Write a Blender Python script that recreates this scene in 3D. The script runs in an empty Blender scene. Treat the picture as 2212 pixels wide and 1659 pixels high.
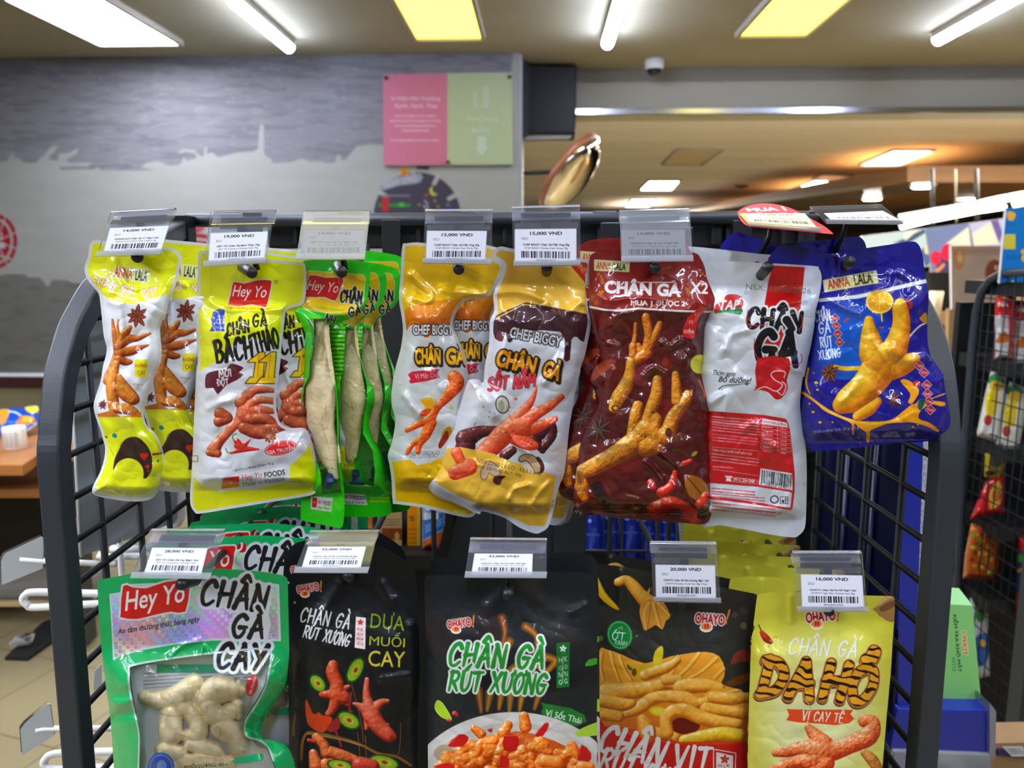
import bpy, bmesh, math, random, unicodedata
import numpy as np
from mathutils import Vector, Matrix
from mathutils.geometry import delaunay_2d_cdt

SC = bpy.context.scene
COL = SC.collection
rad = math.radians

# ------------------------------------------------------------------ camera
F, CX, CY = 1700.0, 1106.0, 829.5          # focal length and centre in photo pixels (2212 x 1659)
PITCH = math.atan(270 / F)
CAMZ = 1.45
YAW = 0.035                                 # the shop is turned about two degrees against the camera
cam_d = bpy.data.cameras.new('camera')
cam = bpy.data.objects.new('camera', cam_d)
COL.objects.link(cam)
cam_d.sensor_width = 36.0
cam_d.lens = 36.0 * F / 2212.0
cam_d.clip_start = 0.02
cam_d.clip_end = 100
cam.location = (0, 0, CAMZ)
cam.rotation_euler = (math.pi / 2 - PITCH, 0, 0)
cam_d.dof.use_dof = True
cam_d.dof.focus_distance = 0.62
cam_d.dof.aperture_fstop = 9.0
SC.camera = cam

# ------------------------------------------------------------------ world, exposure
w = bpy.data.worlds.new('World')
SC.world = w
w.use_nodes = True
w.node_tree.nodes['Background'].inputs[0].default_value = (0.86, 0.93, 1.0, 1)
w.node_tree.nodes['Background'].inputs[1].default_value = 0.11
SC.view_settings.view_transform = 'Standard'
SC.view_settings.look = 'None'
SC.view_settings.exposure = 0.92
SC.view_settings.gamma = 1.0
SC.view_settings.use_curve_mapping = False
try:
    SC.cycles.use_denoising = True
    SC.cycles.max_bounces = 8
    SC.cycles.transparent_max_bounces = 24
    SC.cycles.caustics_reflective = False
    SC.cycles.caustics_refractive = False
    SC.cycles.sample_clamp_indirect = 4.0
except Exception:
    pass
TUBE_E, PANEL_E, YELLOW_E, FAR_E, STRIP_E = 39.0, 20.0, 1.5, 26.0, 4.0

# ------------------------------------------------------------------ projection helpers
cp, sp = math.cos(PITCH), math.sin(PITCH)

def ray(u, v):
    x = (np.asarray(u, float) - CX) / F
    y = -(np.asarray(v, float) - CY) / F
    return x, cp + y * sp, -sp + y * cp

def atY(u, v, Y):
    x, dy, dz = ray(u, v)
    t = Y / dy
    return np.stack([x * t, dy * t, CAMZ + dz * t], -1)

def at(u, v, Y):
    p = atY(u, v, Y)
    return Vector((float(p[0]), float(p[1]), float(p[2])))

def atX(u, v, X):
    x, dy, dz = ray(u, v)
    t = X / x
    return Vector((X, float(dy * t), float(CAMZ + dz * t)))

def atZ(u, v, Z):
    x, dy, dz = ray(u, v)
    t = (Z - CAMZ) / dz
    return Vector((float(x * t), float(dy * t), Z))

def atR(u, v, Y0):
    """on the shop's own cross plane Y = Y0 - YAW * X"""
    x, dy, dz = ray(u, v)
    t = Y0 / (dy + YAW * x)
    return np.stack([x * t, dy * t, CAMZ + dz * t], -1)

def to_room(p):
    """shop coordinates of a world point"""
    c, s = math.cos(YAW), math.sin(YAW)
    return c * p[0] - s * p[1], s * p[0] + c * p[1]

def room(x, y, z):
    c, s = math.cos(-YAW), math.sin(-YAW)
    return Vector((c * x - s * y, s * x + c * y, z))

# ------------------------------------------------------------------ scene graph helpers
def put(o, parent=None):
    COL.objects.link(o)
    if parent is not None:
        o.parent = parent
    return o

def tag(o, label=None, cat=None, group=None, kind=None):
    if label: o['label'] = label
    if cat: o['category'] = cat
    if group: o['group'] = group
    if kind: o['kind'] = kind
    return o

def empty(name, loc, label=None, cat=None, group=None):
    o = bpy.data.objects.new(name, None)
    o.empty_display_size = 0.02
    o.location = loc
    put(o)
    tag(o, label, cat, group)
    return o

def mesh_obj(name, verts, faces, m=None, parent=None, smooth=False):
    """verts in world space; stored relative to the parent's location"""
    me = bpy.data.meshes.new(name)
    off = Vector((0, 0, 0)) if parent is None else Vector(parent_world(parent))
    me.from_pydata([Vector(v) - off for v in verts], [], faces)
    me.validate()
    if m: me.materials.append(m)
    if smooth:
        me.polygons.foreach_set('use_smooth', [True] * len(me.polygons))
    o = bpy.data.objects.new(name, me)
    return put(o, parent)

def parent_world(p):
    v = Vector((0, 0, 0))
    while p is not None:
        v = v + p.location
        p = p.parent
    return v

def copy_tree(o, loc=None, rot=None, parent=None):
    c = o.copy()
    COL.objects.link(c)
    if parent is not None: c.parent = parent
    if loc is not None: c.location = loc
    if rot is not None: c.rotation_euler = rot
    for ch in o.children:
        copy_tree(ch, parent=c)
    return c

class MB:
    """collects boxes, tubes, prisms; builds one mesh object"""
    def __init__(s): s.v, s.f, s.sm = [], [], []
    def add(s, vs, fs, smooth=False):
        n = len(s.v)
        s.v += [Vector(v) for v in vs]
        s.f += [tuple(i + n for i in f) for f in fs]
        s.sm += [smooth] * len(fs)
        return s
    def box(s, c, d, rz=0.0, ry=0.0, rx=0.0):
        R = Matrix.Rotation(rz, 3, 'Z') @ Matrix.Rotation(ry, 3, 'Y') @ Matrix.Rotation(rx, 3, 'X')
        c = Vector(c)
        vs = [c + R @ Vector((x * d[0] / 2, y * d[1] / 2, z * d[2] / 2)) for z in (-1, 1) for y in (-1, 1) for x in (-1, 1)]
        return s.add(vs, [(0, 2, 3, 1), (4, 5, 7, 6), (0, 1, 5, 4), (2, 6, 7, 3), (0, 4, 6, 2), (1, 3, 7, 5)])
    def hexa(s, a, b):
        """hexahedron from two quads a (front) and b (back)"""
        return s.add(list(a) + list(b), [(0, 1, 2, 3), (7, 6, 5, 4), (0, 4, 5, 1), (1, 5, 6, 2), (2, 6, 7, 3), (3, 7, 4, 0)])
    def tube(s, pts, r, n=10, cap=True):
        pts = [Vector(p) for p in pts]
        rs = r if isinstance(r, (list, tuple)) else [r] * len(pts)
        vs, fs = [], []
        ref = None
        for i, p in enumerate(pts):
            d = (pts[min(i + 1, len(pts) - 1)] - pts[max(i - 1, 0)]).normalized()
            if ref is None:
                ref = Vector((0, 0, 1)) if abs(d.z) < 0.9 else Vector((1, 0, 0))
            a = (ref - d * ref.dot(d)).normalized()
            ref = a
            b = d.cross(a)
            vs += [p + (a * math.cos(t) + b * math.sin(t)) * rs[i] for t in [2 * math.pi * k / n for k in range(n)]]
        for i in range(len(pts) - 1):
            for k in range(n):
                fs.append((i * n + k, i * n + (k + 1) % n, (i + 1) * n + (k + 1) % n, (i + 1) * n + k))
        if cap:
            fs.append(tuple(range(n - 1, -1, -1)))
            fs.append(tuple((len(pts) - 1) * n + k for k in range(n)))
        return s.add(vs, fs, True)
    def sweep(s, pts, sides, prof):
        """rectangular bar along pts; sides: list of (a, b) axis pairs; prof: half sizes"""
        vs, fs = [], []
        for p, (a, b) in zip(pts, sides):
            for (i, j) in ((-1, -1), (1, -1), (1, 1), (-1, 1)):
                vs.append(Vector(p) + Vector(a) * prof[0] * i + Vector(b) * prof[1] * j)
        for i in range(len(pts) - 1):
            for k in range(4):
                fs.append((i * 4 + k, i * 4 + (k + 1) % 4, (i + 1) * 4 + (k + 1) % 4, (i + 1) * 4 + k))
        fs.append((3, 2, 1, 0)); m = (len(pts) - 1) * 4
        fs.append((m, m + 1, m + 2, m + 3))
        return s.add(vs, fs)
    def lathe(s, c, prof, n=24, axis='Z', R=None):
        c = Vector(c)
        vs, fs = [], []
        for (r, h) in prof:
            for k in range(n):
                t = 2 * math.pi * k / n
                q = Vector((r * math.cos(t), r * math.sin(t), h))
                if R is not None: q = R @ q
                vs.append(c + q)
        for i in range(len(prof) - 1):
            for k in range(n):
                fs.append((i * n + k, i * n + (k + 1) % n, (i + 1) * n + (k + 1) % n, (i + 1) * n + k))
        fs.append(tuple(range(n - 1, -1, -1)))
        fs.append(tuple((len(prof) - 1) * n + k for k in range(n)))
        return s.add(vs, fs, True)
    def build(s, name, m, parent=None, bevel=0):
        o = mesh_obj(name, s.v, s.f, m, parent)
        if len(s.sm) == len(o.data.polygons):
            o.data.polygons.foreach_set('use_smooth', s.sm)
        bm = bmesh.new(); bm.from_mesh(o.data)
        bmesh.ops.recalc_face_normals(bm, faces=bm.faces)
        bm.to_mesh(o.data); bm.free()
        if bevel:
            md = o.modifiers.new('bevel', 'BEVEL'); md.width = bevel; md.segments = 2; md.limit_method = 'ANGLE'
        return o

# ------------------------------------------------------------------ materials
def lin(c):
    c = np.asarray(c, float)
    return np.where(c <= 0.04045, c / 12.92, ((c + 0.055) / 1.055) ** 2.4)

def hx(h):
    return tuple(int(h[i:i + 2], 16) / 255 for i in (0, 2, 4))

def rgb(c):
    if isinstance(c, str): c = hx(c)
    return np.array(c[:3], float)

_M = {}
def mat(name, color, rough=0.5, metal=0.0, spec=0.5, emit=None, es=0.0, coat=0.0, noise=None, bump=None, alpha=None):
    if name in _M: return _M[name]
    m = bpy.data.materials.new(name); m.use_nodes = True
    nt = m.node_tree
    b = nt.nodes['Principled BSDF']
    c = tuple(lin(rgb(color))) + (1,)
    b.inputs['Base Color'].default_value = c
    b.inputs['Roughness'].default_value = rough
    b.inputs['Metallic'].default_value = metal
    b.inputs['Specular IOR Level'].default_value = spec
    b.inputs['Coat Weight'].default_value = coat
    b.inputs['Coat Roughness'].default_value = 0.08
    if emit is not None:
        b.inputs['Emission Color'].default_value = tuple(lin(rgb(emit))) + (1,)
        b.inputs['Emission Strength'].default_value = es
    tc = nt.nodes.new('ShaderNodeTexCoord')
    if noise:
        col2, sc, amt = noise[:3]
        n = nt.nodes.new('ShaderNodeTexNoise'); n.inputs['Scale'].default_value = 1.0
        n.inputs['Detail'].default_value = 5
        mp = nt.nodes.new('ShaderNodeMapping')
        s3 = sc if isinstance(sc, tuple) else (sc, sc, sc)
        mp.inputs['Scale'].default_value = s3
        nt.links.new(tc.outputs['Object'], mp.inputs[0]); nt.links.new(mp.outputs[0], n.inputs['Vector'])
        r = nt.nodes.new('ShaderNodeValToRGB')
        r.color_ramp.elements[0].position = 0.5 - amt; r.color_ramp.elements[1].position = 0.5 + amt
        r.color_ramp.elements[0].color = c
        r.color_ramp.elements[1].color = tuple(lin(rgb(col2))) + (1,)
        nt.links.new(n.outputs['Fac'], r.inputs[0]); nt.links.new(r.outputs[0], b.inputs['Base Color'])
    if bump:
        sc, st = bump
        n = nt.nodes.new('ShaderNodeTexNoise'); n.inputs['Scale'].default_value = sc; n.inputs['Detail'].default_value = 4
        nt.links.new(tc.outputs['Object'], n.inputs['Vector'])
        bp = nt.nodes.new('ShaderNodeBump'); bp.inputs['Strength'].default_value = st; bp.inputs['Distance'].default_value = 0.002
        nt.links.new(n.outputs['Fac'], bp.inputs['Height']); nt.links.new(bp.outputs[0], b.inputs['Normal'])
    _M[name] = m
    return m

def print_mat(name, rough=0.38, metal=0.0, coat=0.8, clear=False, wrinkle=0.3, wscale=40.0, spec=0.2, glow=0.0):
    """glossy printed film: ink colour from the mesh's colour layer, fine creases as bump; alpha of the layer = clear film"""
    if name in _M: return _M[name]
    m = bpy.data.materials.new(name); m.use_nodes = True
    nt = m.node_tree; b = nt.nodes['Principled BSDF']
    a = nt.nodes.new('ShaderNodeVertexColor'); a.layer_name = 'ink'
    nt.links.new(a.outputs['Color'], b.inputs['Base Color'])
    b.inputs['Roughness'].default_value = rough
    b.inputs['Metallic'].default_value = metal
    b.inputs['Coat Weight'].default_value = coat
    b.inputs['Coat Roughness'].default_value = 0.045
    if glow:
        nt.links.new(a.outputs['Color'], b.inputs['Emission Color']); b.inputs['Emission Strength'].default_value = glow
    b.inputs['Specular IOR Level'].default_value = spec
    bp = None
    if wrinkle:
        tc = nt.nodes.new('ShaderNodeTexCoord')
        n = nt.nodes.new('ShaderNodeTexNoise'); n.inputs['Scale'].default_value = wscale; n.inputs['Detail'].default_value = 2.5
        n.inputs['Distortion'].default_value = 0.6
        nt.links.new(tc.outputs['Object'], n.inputs['Vector'])
        # ridges of crumpled film on top of soft dents
        n2 = nt.nodes.new('ShaderNodeTexNoise'); n2.inputs['Scale'].default_value = wscale * .55; n2.inputs['Detail'].default_value = 1.0
        n2.inputs['Distortion'].default_value = 1.2
        nt.links.new(tc.outputs['Object'], n2.inputs['Vector'])
        s1 = nt.nodes.new('ShaderNodeMath'); s1.operation = 'SUBTRACT'; s1.inputs[1].default_value = .5
        ab = nt.nodes.new('ShaderNodeMath'); ab.operation = 'ABSOLUTE'
        mu = nt.nodes.new('ShaderNodeMath'); mu.operation = 'MULTIPLY_ADD'; mu.inputs[1].default_value = -2.2
        nt.links.new(n2.outputs['Fac'], s1.inputs[0]); nt.links.new(s1.outputs[0], ab.inputs[0]); nt.links.new(ab.outputs[0], mu.inputs[0])
        fi = nt.nodes.new('ShaderNodeMath'); fi.operation = 'MULTIPLY'; fi.inputs[1].default_value = .5
        nt.links.new(n.outputs['Fac'], fi.inputs[0]); nt.links.new(fi.outputs[0], mu.inputs[2])
        bp = nt.nodes.new('ShaderNodeBump'); bp.inputs['Strength'].default_value = wrinkle; bp.inputs['Distance'].default_value = 0.004
        nt.links.new(mu.outputs[0], bp.inputs['Height']); nt.links.new(bp.outputs[0], b.inputs['Normal'])
        nt.links.new(bp.outputs[0], b.inputs['Coat Normal'])
    if clear:
        out = nt.nodes['Material Output']
        tr = nt.nodes.new('ShaderNodeBsdfTransparent')
        gl = nt.nodes.new('ShaderNodeBsdfGlossy'); gl.inputs['Roughness'].default_value = 0.08
        if bp: nt.links.new(bp.outputs[0], gl.inputs['Normal'])
        fr = nt.nodes.new('ShaderNodeFresnel'); fr.inputs['IOR'].default_value = 1.22
        if bp: nt.links.new(bp.outputs[0], fr.inputs['Normal'])
        mx = nt.nodes.new('ShaderNodeMixShader'); mx2 = nt.nodes.new('ShaderNodeMixShader')
        nt.links.new(fr.outputs[0], mx.inputs[0]); nt.links.new(tr.outputs[0], mx.inputs[1]); nt.links.new(gl.outputs[0], mx.inputs[2])
        nt.links.new(a.outputs['Alpha'], mx2.inputs[0]); nt.links.new(mx.outputs[0], mx2.inputs[1]); nt.links.new(b.outputs[0], mx2.inputs[2])
        nt.links.new(mx2.outputs[0], out.inputs['Surface'])
    _M[name] = m
    return m

def clear_mat(name, tint=(0.95, 0.96, 1.0), haze=0.06, rough=0.03):
    """clear plastic sheet: mostly see-through, Fresnel gloss, slight milkiness"""
    if name in _M: return _M[name]
    m = bpy.data.materials.new(name); m.use_nodes = True
    nt = m.node_tree; nt.nodes.remove(nt.nodes['Principled BSDF']); out = nt.nodes['Material Output']
    tr = nt.nodes.new('ShaderNodeBsdfTransparent'); tr.inputs[0].default_value = tuple(tint) + (1,)
    gl = nt.nodes.new('ShaderNodeBsdfGlossy'); gl.inputs['Roughness'].default_value = rough
    df = nt.nodes.new('ShaderNodeBsdfDiffuse'); df.inputs[0].default_value = (0.85, 0.87, 0.92, 1)
    fr = nt.nodes.new('ShaderNodeFresnel'); fr.inputs['IOR'].default_value = 1.49
    m1 = nt.nodes.new('ShaderNodeMixShader'); m1.inputs[0].default_value = haze
    m2 = nt.nodes.new('ShaderNodeMixShader')
    nt.links.new(tr.outputs[0], m1.inputs[1]); nt.links.new(df.outputs[0], m1.inputs[2])
    nt.links.new(fr.outputs[0], m2.inputs[0]); nt.links.new(m1.outputs[0], m2.inputs[1]); nt.links.new(gl.outputs[0], m2.inputs[2])
    nt.links.new(m2.outputs[0], out.inputs['Surface'])
    _M[name] = m
    return m

# ------------------------------------------------------------------ noise, curves
def vnoise(u, v, sc, seed=0):
    u = np.asarray(u, float) / sc; v = np.asarray(v, float) / sc
    iu = np.floor(u).astype(np.int64); iv = np.floor(v).astype(np.int64)
    fu = u - iu; fv = v - iv
    fu = fu * fu * (3 - 2 * fu); fv = fv * fv * (3 - 2 * fv)
    def h(a, b):
        n = (a * 374761393 + b * 668265263 + seed * 974634777) & 0x7fffffff
        n = ((n ^ (n >> 13)) * 1274126177) & 0x7fffffff
        return ((n ^ (n >> 16)) & 0xffff) / 65535.0
    return (h(iu, iv) * (1 - fu) + h(iu + 1, iv) * fu) * (1 - fv) + (h(iu, iv + 1) * (1 - fu) + h(iu + 1, iv + 1) * fu) * fv

def fbm(u, v, sc, seed=0, o=3):
    a, t, s = 1.0, 0.0, 0.0
    for i in range(o):
        t = t + a * vnoise(u, v, sc / 2 ** i, seed + i * 17); s += a; a *= 0.5
    return t / s

def smoothstep(a, b, x):
    t = np.clip((x - a) / (b - a), 0, 1)
    return t * t * (3 - 2 * t)

def spline(pts, n=6, closed=True):
    P = np.array(pts, float); N = len(P); out = []
    for i in range(N if closed else N - 1):
        if closed: p0, p1, p2, p3 = P[i - 1], P[i], P[(i + 1) % N], P[(i + 2) % N]
        else: p0, p1, p2, p3 = P[max(i - 1, 0)], P[i], P[i + 1], P[min(i + 2, N - 1)]
        for k in range(n):
            t = k / n
            out.append(0.5 * (2 * p1 + (p2 - p0) * t + (2 * p0 - 5 * p1 + 4 * p2 - p3) * t * t + (3 * p1 - p0 - 3 * p2 + p3) * t ** 3))
    if not closed: out.append(P[-1])
    return np.array(out)

def rounded(pts, r, n=5):
    """polygon with rounded corners; r one radius or one per corner"""
    P = [np.array(p, float) for p in pts]; N = len(P); out = []
    rs = r if isinstance(r, (list, tuple)) else [r] * N
    for i in range(N):
        a, b, c = P[i - 1], P[i], P[(i + 1) % N]
        if rs[i] <= 0: out.append(b); continue
        d1, d2 = a - b, c - b
        q = min(rs[i], np.linalg.norm(d1) * 0.49, np.linalg.norm(d2) * 0.49)
        s, e = b + d1 / np.linalg.norm(d1) * q, b + d2 / np.linalg.norm(d2) * q
        for k in range(n + 1):
            t = k / n
            out.append((1 - t) ** 2 * s + 2 * t * (1 - t) * b + t * t * e)
    return np.array(out)

def seg_dist(px, py, a, b):
    dx, dy = b[0] - a[0], b[1] - a[1]
    L = dx * dx + dy * dy + 1e-9
    t = np.clip(((px - a[0]) * dx + (py - a[1]) * dy) / L, 0, 1)
    return np.hypot(px - a[0] - t * dx, py - a[1] - t * dy), t

def poly_dist(px, py, P):
    """distance to a closed outline and the nearest point"""
    best = np.full(np.shape(px), 1e9); nx = np.zeros_like(best); ny = np.zeros_like(best)
    for i in range(len(P)):
        a, b = P[i - 1], P[i]
        d, t = seg_dist(px, py, a, b)
        m = d < best
        best = np.where(m, d, best)
        nx = np.where(m, a[0] + t * (b[0] - a[0]), nx); ny = np.where(m, a[1] + t * (b[1] - a[1]), ny)
    return best, nx, ny

def inside(px, py, P):
    r = np.zeros(np.shape(px), bool)
    for i in range(len(P)):
        x1, y1 = P[i - 1]; x2, y2 = P[i]
        if y1 == y2: continue
        c = ((y1 > py) != (y2 > py)) & (px < (x2 - x1) * (py - y1) / (y2 - y1) + x1)
        r ^= c
    return r

# ------------------------------------------------------------------ lettering
_T = {}
def text_edges(s, bold=0.0):
    """outline edges of a line of text, normalised to its bounding box"""
    k = (s, bold)
    if k in _T: return _T[k]
    cu = bpy.data.curves.new('lettering', 'FONT'); cu.body = s; cu.size = 1.0; cu.offset = bold; cu.resolution_u = 3
    o = bpy.data.objects.new('lettering', cu); COL.objects.link(o)
    dg = bpy.context.evaluated_depsgraph_get()
    ev = o.evaluated_get(dg); me = ev.to_mesh()
    V = np.array([v.co[:2] for v in me.vertices]); cnt = {}
    for p in me.polygons:
        for e in p.edge_keys: cnt[e] = cnt.get(e, 0) + 1
    E = [e for e, n in cnt.items() if n == 1]
    ev.to_mesh_clear(); bpy.data.objects.remove(o); bpy.data.curves.remove(cu)
    if not E: r = (np.zeros((0, 2, 2)), 1.0)
    else:
        S = np.array([[V[a], V[b]] for a, b in E])
        lo, hi = S.reshape(-1, 2).min(0), S.reshape(-1, 2).max(0)
        asp = (hi[0] - lo[0]) / max(hi[1] - lo[1], 1e-6)
        S = (S - (lo + hi) / 2) / (hi - lo)
        S[:, :, 1] *= -1
        r = (S, asp)
    _T[k] = r
    return r

GL = {
 'A': [[(0, 1), (.28, .45), (.52, 0)], [(.5, 0), (.72, .5), (.95, 1)], [(.15, .66), (.85, .6)]],
 'B': [[(.12, 0), (.1, 1)], [(.05, .03), (.6, 0), (.85, .2), (.55, .45), (.2, .47)], [(.2, .47), (.75, .52), (.95, .75), (.6, .98), (.05, 1)]],
 'C': [[(.95, .2), (.7, .0), (.3, .12), (.05, .5), (.2, .92), (.55, 1), (.95, .82)]],
 'D': [[(.2, 0), (.1, 1)], [(.02, .03), (.6, .08), (.95, .42), (.7, .85), (.02, 1)]],
 'E': [[(.9, 0), (.12, .03), (.08, .97), (.9, 1)], [(.1, .5), (.75, .47)]],
 'G': [[(.92, .15), (.65, 0), (.25, .15), (.03, .55), (.25, .95), (.6, .98), (.85, .75), (.85, .55)], [(.5, .56), (1, .54)]],
 'H': [[(.1, 0), (.05, 1)], [(.95, 0), (.88, 1)], [(.05, .52), (.9, .46)]],
 'I': [[(.5, 0), (.45, 1)]],
 'K': [[(.1, 0), (.1, 1)], [(.9, 0), (.12, .55), (.95, 1)]],
 'L': [[(.1, 0), (.1, .97), (.9, 1)]],
 'M': [[(0, 1), (.15, 0), (.5, .65), (.85, 0), (1, 1)]],
 'N': [[(.05, 1), (.1, 0)], [(.1, 0), (.85, 1)], [(.85, 1), (.95, 0)]],
 'O': [[(.55, 0), (.15, .2), (.02, .6), (.3, 1), (.7, .92), (.97, .5), (.85, .1), (.5, 0)]],
 'P': [[(.1, 0), (.1, 1)], [(.05, .03), (.75, .05), (.9, .3), (.6, .55), (.12, .55)]],
 'R': [[(.12, 0), (.05, 1)], [(.02, .05), (.65, .02), (.9, .25), (.6, .5), (.12, .52)], [(.35, .52), (.95, 1)]],
 'S': [[(.9, .12), (.5, 0), (.1, .22), (.45, .48), (.9, .72), (.5, 1), (.05, .88)]],
 'T': [[(0, .05), (1, 0)], [(.52, .02), (.45, 1)]],
 'U': [[(.08, 0), (.08, .7), (.4, 1), (.85, .75), (.95, 0)]],
 'V': [[(.02, 0), (.45, 1)], [(.45, 1), (.98, 0)]],
 'X': [[(.05, 0), (.95, 1)], [(.95, 0), (.02, 1)]],
 'Y': [[(0, 0), (.48, .5)], [(1, 0), (.3, 1)]],
 '1': [[(.2, .2), (.55, 0), (.5, 1)]], '2': [[(.05, .2), (.5, 0), (.9, .25), (.05, 1), (1, .95)]],
 '!': [[(.5, 0), (.45, .65)], [(.43, .95), (.45, 1)]],
}
MK = {'\u0302': [[(.2, -.12), (.5, -.36), (.82, -.12)]], '\u0300': [[(.3, -.38), (.65, -.12)]], '\u0301': [[(.35, -.12), (.75, -.38)]],
      '\u0323': [[(.47, 1.2), (.5, 1.22)]], '\u0309': [[(.4, -.36), (.65, -.3), (.5, -.1)]], '\u031b': [[(.9, .1), (1.15, .0), (1.1, -.15)]], '\u0303': [[(.2, -.15), (.4, -.3), (.6, -.15), (.8, -.3)]]}
NARROW = {'I': .35, '!': .35, '1': .6, ' ': .55}

def brush_strokes(s):
    """strokes of a hand-lettered line, unit letter height, x running on"""
    x, out = 0.0, []
    for ch in s:
        d = unicodedata.normalize('NFD', ch)
        b = d[0]; wd = 0.72 * NARROW.get(b, 1.0) * (1.25 if b == 'M' else 1)
        if b == '\u0110': b = 'D'; d = 'D'; out.append([(x - .1, .52), (x + .3, .5)])
        k = 0
        for st in GL.get(b, []): out.append([(x + p[0] * wd, p[1]) for p in st])
        for mk in d[1:]:
            for st in MK.get(mk, []): out.append([(x + p[0] * wd, p[1] - k) for p in st])
            if mk == '\u0302': k = .25
        x += wd + 0.22
    return out, x - 0.22

# ------------------------------------------------------------------ canvas: the artwork printed on a surface
class Cv:
    def __init__(s, x0, y0, x1, y1, base, res=1.0):
        s.x0, s.y0, s.res = x0, y0, res
        s.W = int(round((x1 - x0) * res)) + 1; s.H = int(round((y1 - y0) * res)) + 1
        s.c = np.empty((s.H, s.W, 4)); s.c[..., :3] = rgb(base); s.c[..., 3] = 1
        s.xf(0, 0, 1)
        s.J, s.I = np.meshgrid(np.arange(s.W), np.arange(s.H))
        s.U = x0 + s.J / res; s.V = y0 + s.I / res
    def xf(s, ox, oy, k): s.ox, s.oy, s.k = ox, oy, k; return s
    def q(s, pts):
        P = np.asarray(pts, float)
        o = P.copy()
        o[..., 0] = (s.ox + P[..., 0] / s.k - s.x0) * s.res
        o[..., 1] = (s.oy + P[..., 1] / s.k - s.y0) * s.res
        return o
    @property
    def sc(s): return s.res / s.k
    def edges_mask(s, S, ss=3):
        """even-odd coverage of an edge soup (N,2,2) in canvas pixels; returns mask, row range"""
        m = np.zeros((s.H, s.W))
        if len(S) == 0: return m
        y1, y2 = S[:, 0, 1], S[:, 1, 1]; x1, x2 = S[:, 0, 0], S[:, 1, 0]
        lo, hi = max(0, int(math.floor(min(y1.min(), y2.min())))), min(s.H - 1, int(math.ceil(max(y1.max(), y2.max()))))
        jj = np.arange(s.W)
        for i in range(lo, hi + 1):
            for k in range(ss):
                y = i - 0.5 + (k + 0.5) / ss + 1e-5
                c = (y1 > y) != (y2 > y)
                if not c.any(): continue
                xs = np.sort(x1[c] + (y - y1[c]) / (y2[c] - y1[c]) * (x2[c] - x1[c]))
                for a, b in zip(xs[0::2], xs[1::2]):
                    ja, jb = max(0, int(a) - 1), min(s.W, int(b) + 3)
                    if jb <= ja: continue
                    t = jj[ja:jb]
                    m[i, ja:jb] += (np.clip(b - t + .5, 0, 1) - np.clip(a - t + .5, 0, 1)) / ss
        return np.clip(m, 0, 1)
    def pmask(s, pts, smooth=0):
        P = s.q(spline(pts, smooth) if smooth else pts)
        return s.edges_mask(np.stack([P, np.roll(P, -1, 0)], 1))
    def fill(s, m, col, a=1.0):
        m = (m * a)[..., None]
        if callable(col): col = col(s)
        elif isinstance(col, (str, tuple, list)): col = rgb(col)
        s.c[..., :3] = s.c[..., :3] * (1 - m) + col * m
        s.c[..., 3:] = s.c[..., 3:] * (1 - m) + m
        return s
    def dim(s, f):
        """a darker ink stock"""
        x = lin(s.c[..., :3]) * f
        s.c[..., :3] = np.where(x <= .0031308, x * 12.92, 1.055 * np.maximum(x, 1e-6) ** (1 / 2.4) - .055)
    def clear(s, m, a=1.0):
        s.c[..., 3] *= 1 - m * a
    def poly(s, pts, col, a=1.0, smooth=0, ol=None):
        if ol:
            P = s.q(spline(pts, smooth or 1))
            d, _, _ = poly_dist(s.J.astype(float), s.I.astype(float), P)
            m0 = s.pmask(pts, smooth)
            s.fill(np.maximum(m0, np.clip(ol[1] * s.sc - d + .5, 0, 1)), ol[0])
            return s.fill(m0, col, a)
        return s.fill(s.pmask(pts, smooth), col, a)
    def rect(s, x0, y0, x1, y1, col, a=1.0, r=0):
        P = [(x0, y0), (x1, y0), (x1, y1), (x0, y1)]
        return s.poly(rounded(P, r) if r else P, col, a)
    def ell(s, x, y, rx, ry, col, a=1.0, ang=0, ring=None):
        c0 = s.q([(x, y)])[0]; dx, dy = s.J - c0[0], s.I - c0[1]
        t = rad(ang); X = dx * math.cos(t) + dy * math.sin(t); Y = -dx * math.sin(t) + dy * math.cos(t)
        R = max(min(rx, ry) * s.sc, .1)
        d = (np.hypot(X / (rx * s.sc), Y / (ry * s.sc)) - 1) * R
        m = np.clip(.5 - d, 0, 1)
        if ring: m = np.clip(ring * s.sc / 2 - np.abs(d) + .5, 0, 1)
        return s.fill(m, col, a)
    def line(s, pts, wd, col, a=1.0, smooth=0, w2=None):
        P = s.q(spline(pts, smooth, False) if smooth else pts)
        return s.fill(s.stroke_mask(P, wd * s.sc, (w2 if w2 is not None else wd) * s.sc), col, a)
    def stroke_mask(s, P, w1, w2):
        m = np.zeros((s.H, s.W)); n = max(len(P) - 1, 1)
        for i in range(len(P) - 1):
            r1 = (w1 + (w2 - w1) * i / n) / 2; r2 = (w1 + (w2 - w1) * (i + 1) / n) / 2
            R = max(r1, r2) + 1.5
            j0, j1 = int(max(0, min(P[i][0], P[i + 1][0]) - R)), int(min(s.W, max(P[i][0], P[i + 1][0]) + R + 1))
            i0, i1 = int(max(0, min(P[i][1], P[i + 1][1]) - R)), int(min(s.H, max(P[i][1], P[i + 1][1]) + R + 1))
            if j1 <= j0 or i1 <= i0: continue
            d, t = seg_dist(s.J[i0:i1, j0:j1], s.I[i0:i1, j0:j1], P[i], P[i + 1])
            m[i0:i1, j0:j1] = np.maximum(m[i0:i1, j0:j1], np.clip(r1 + (r2 - r1) * t - d + .5, 0, 1))
        return m
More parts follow.
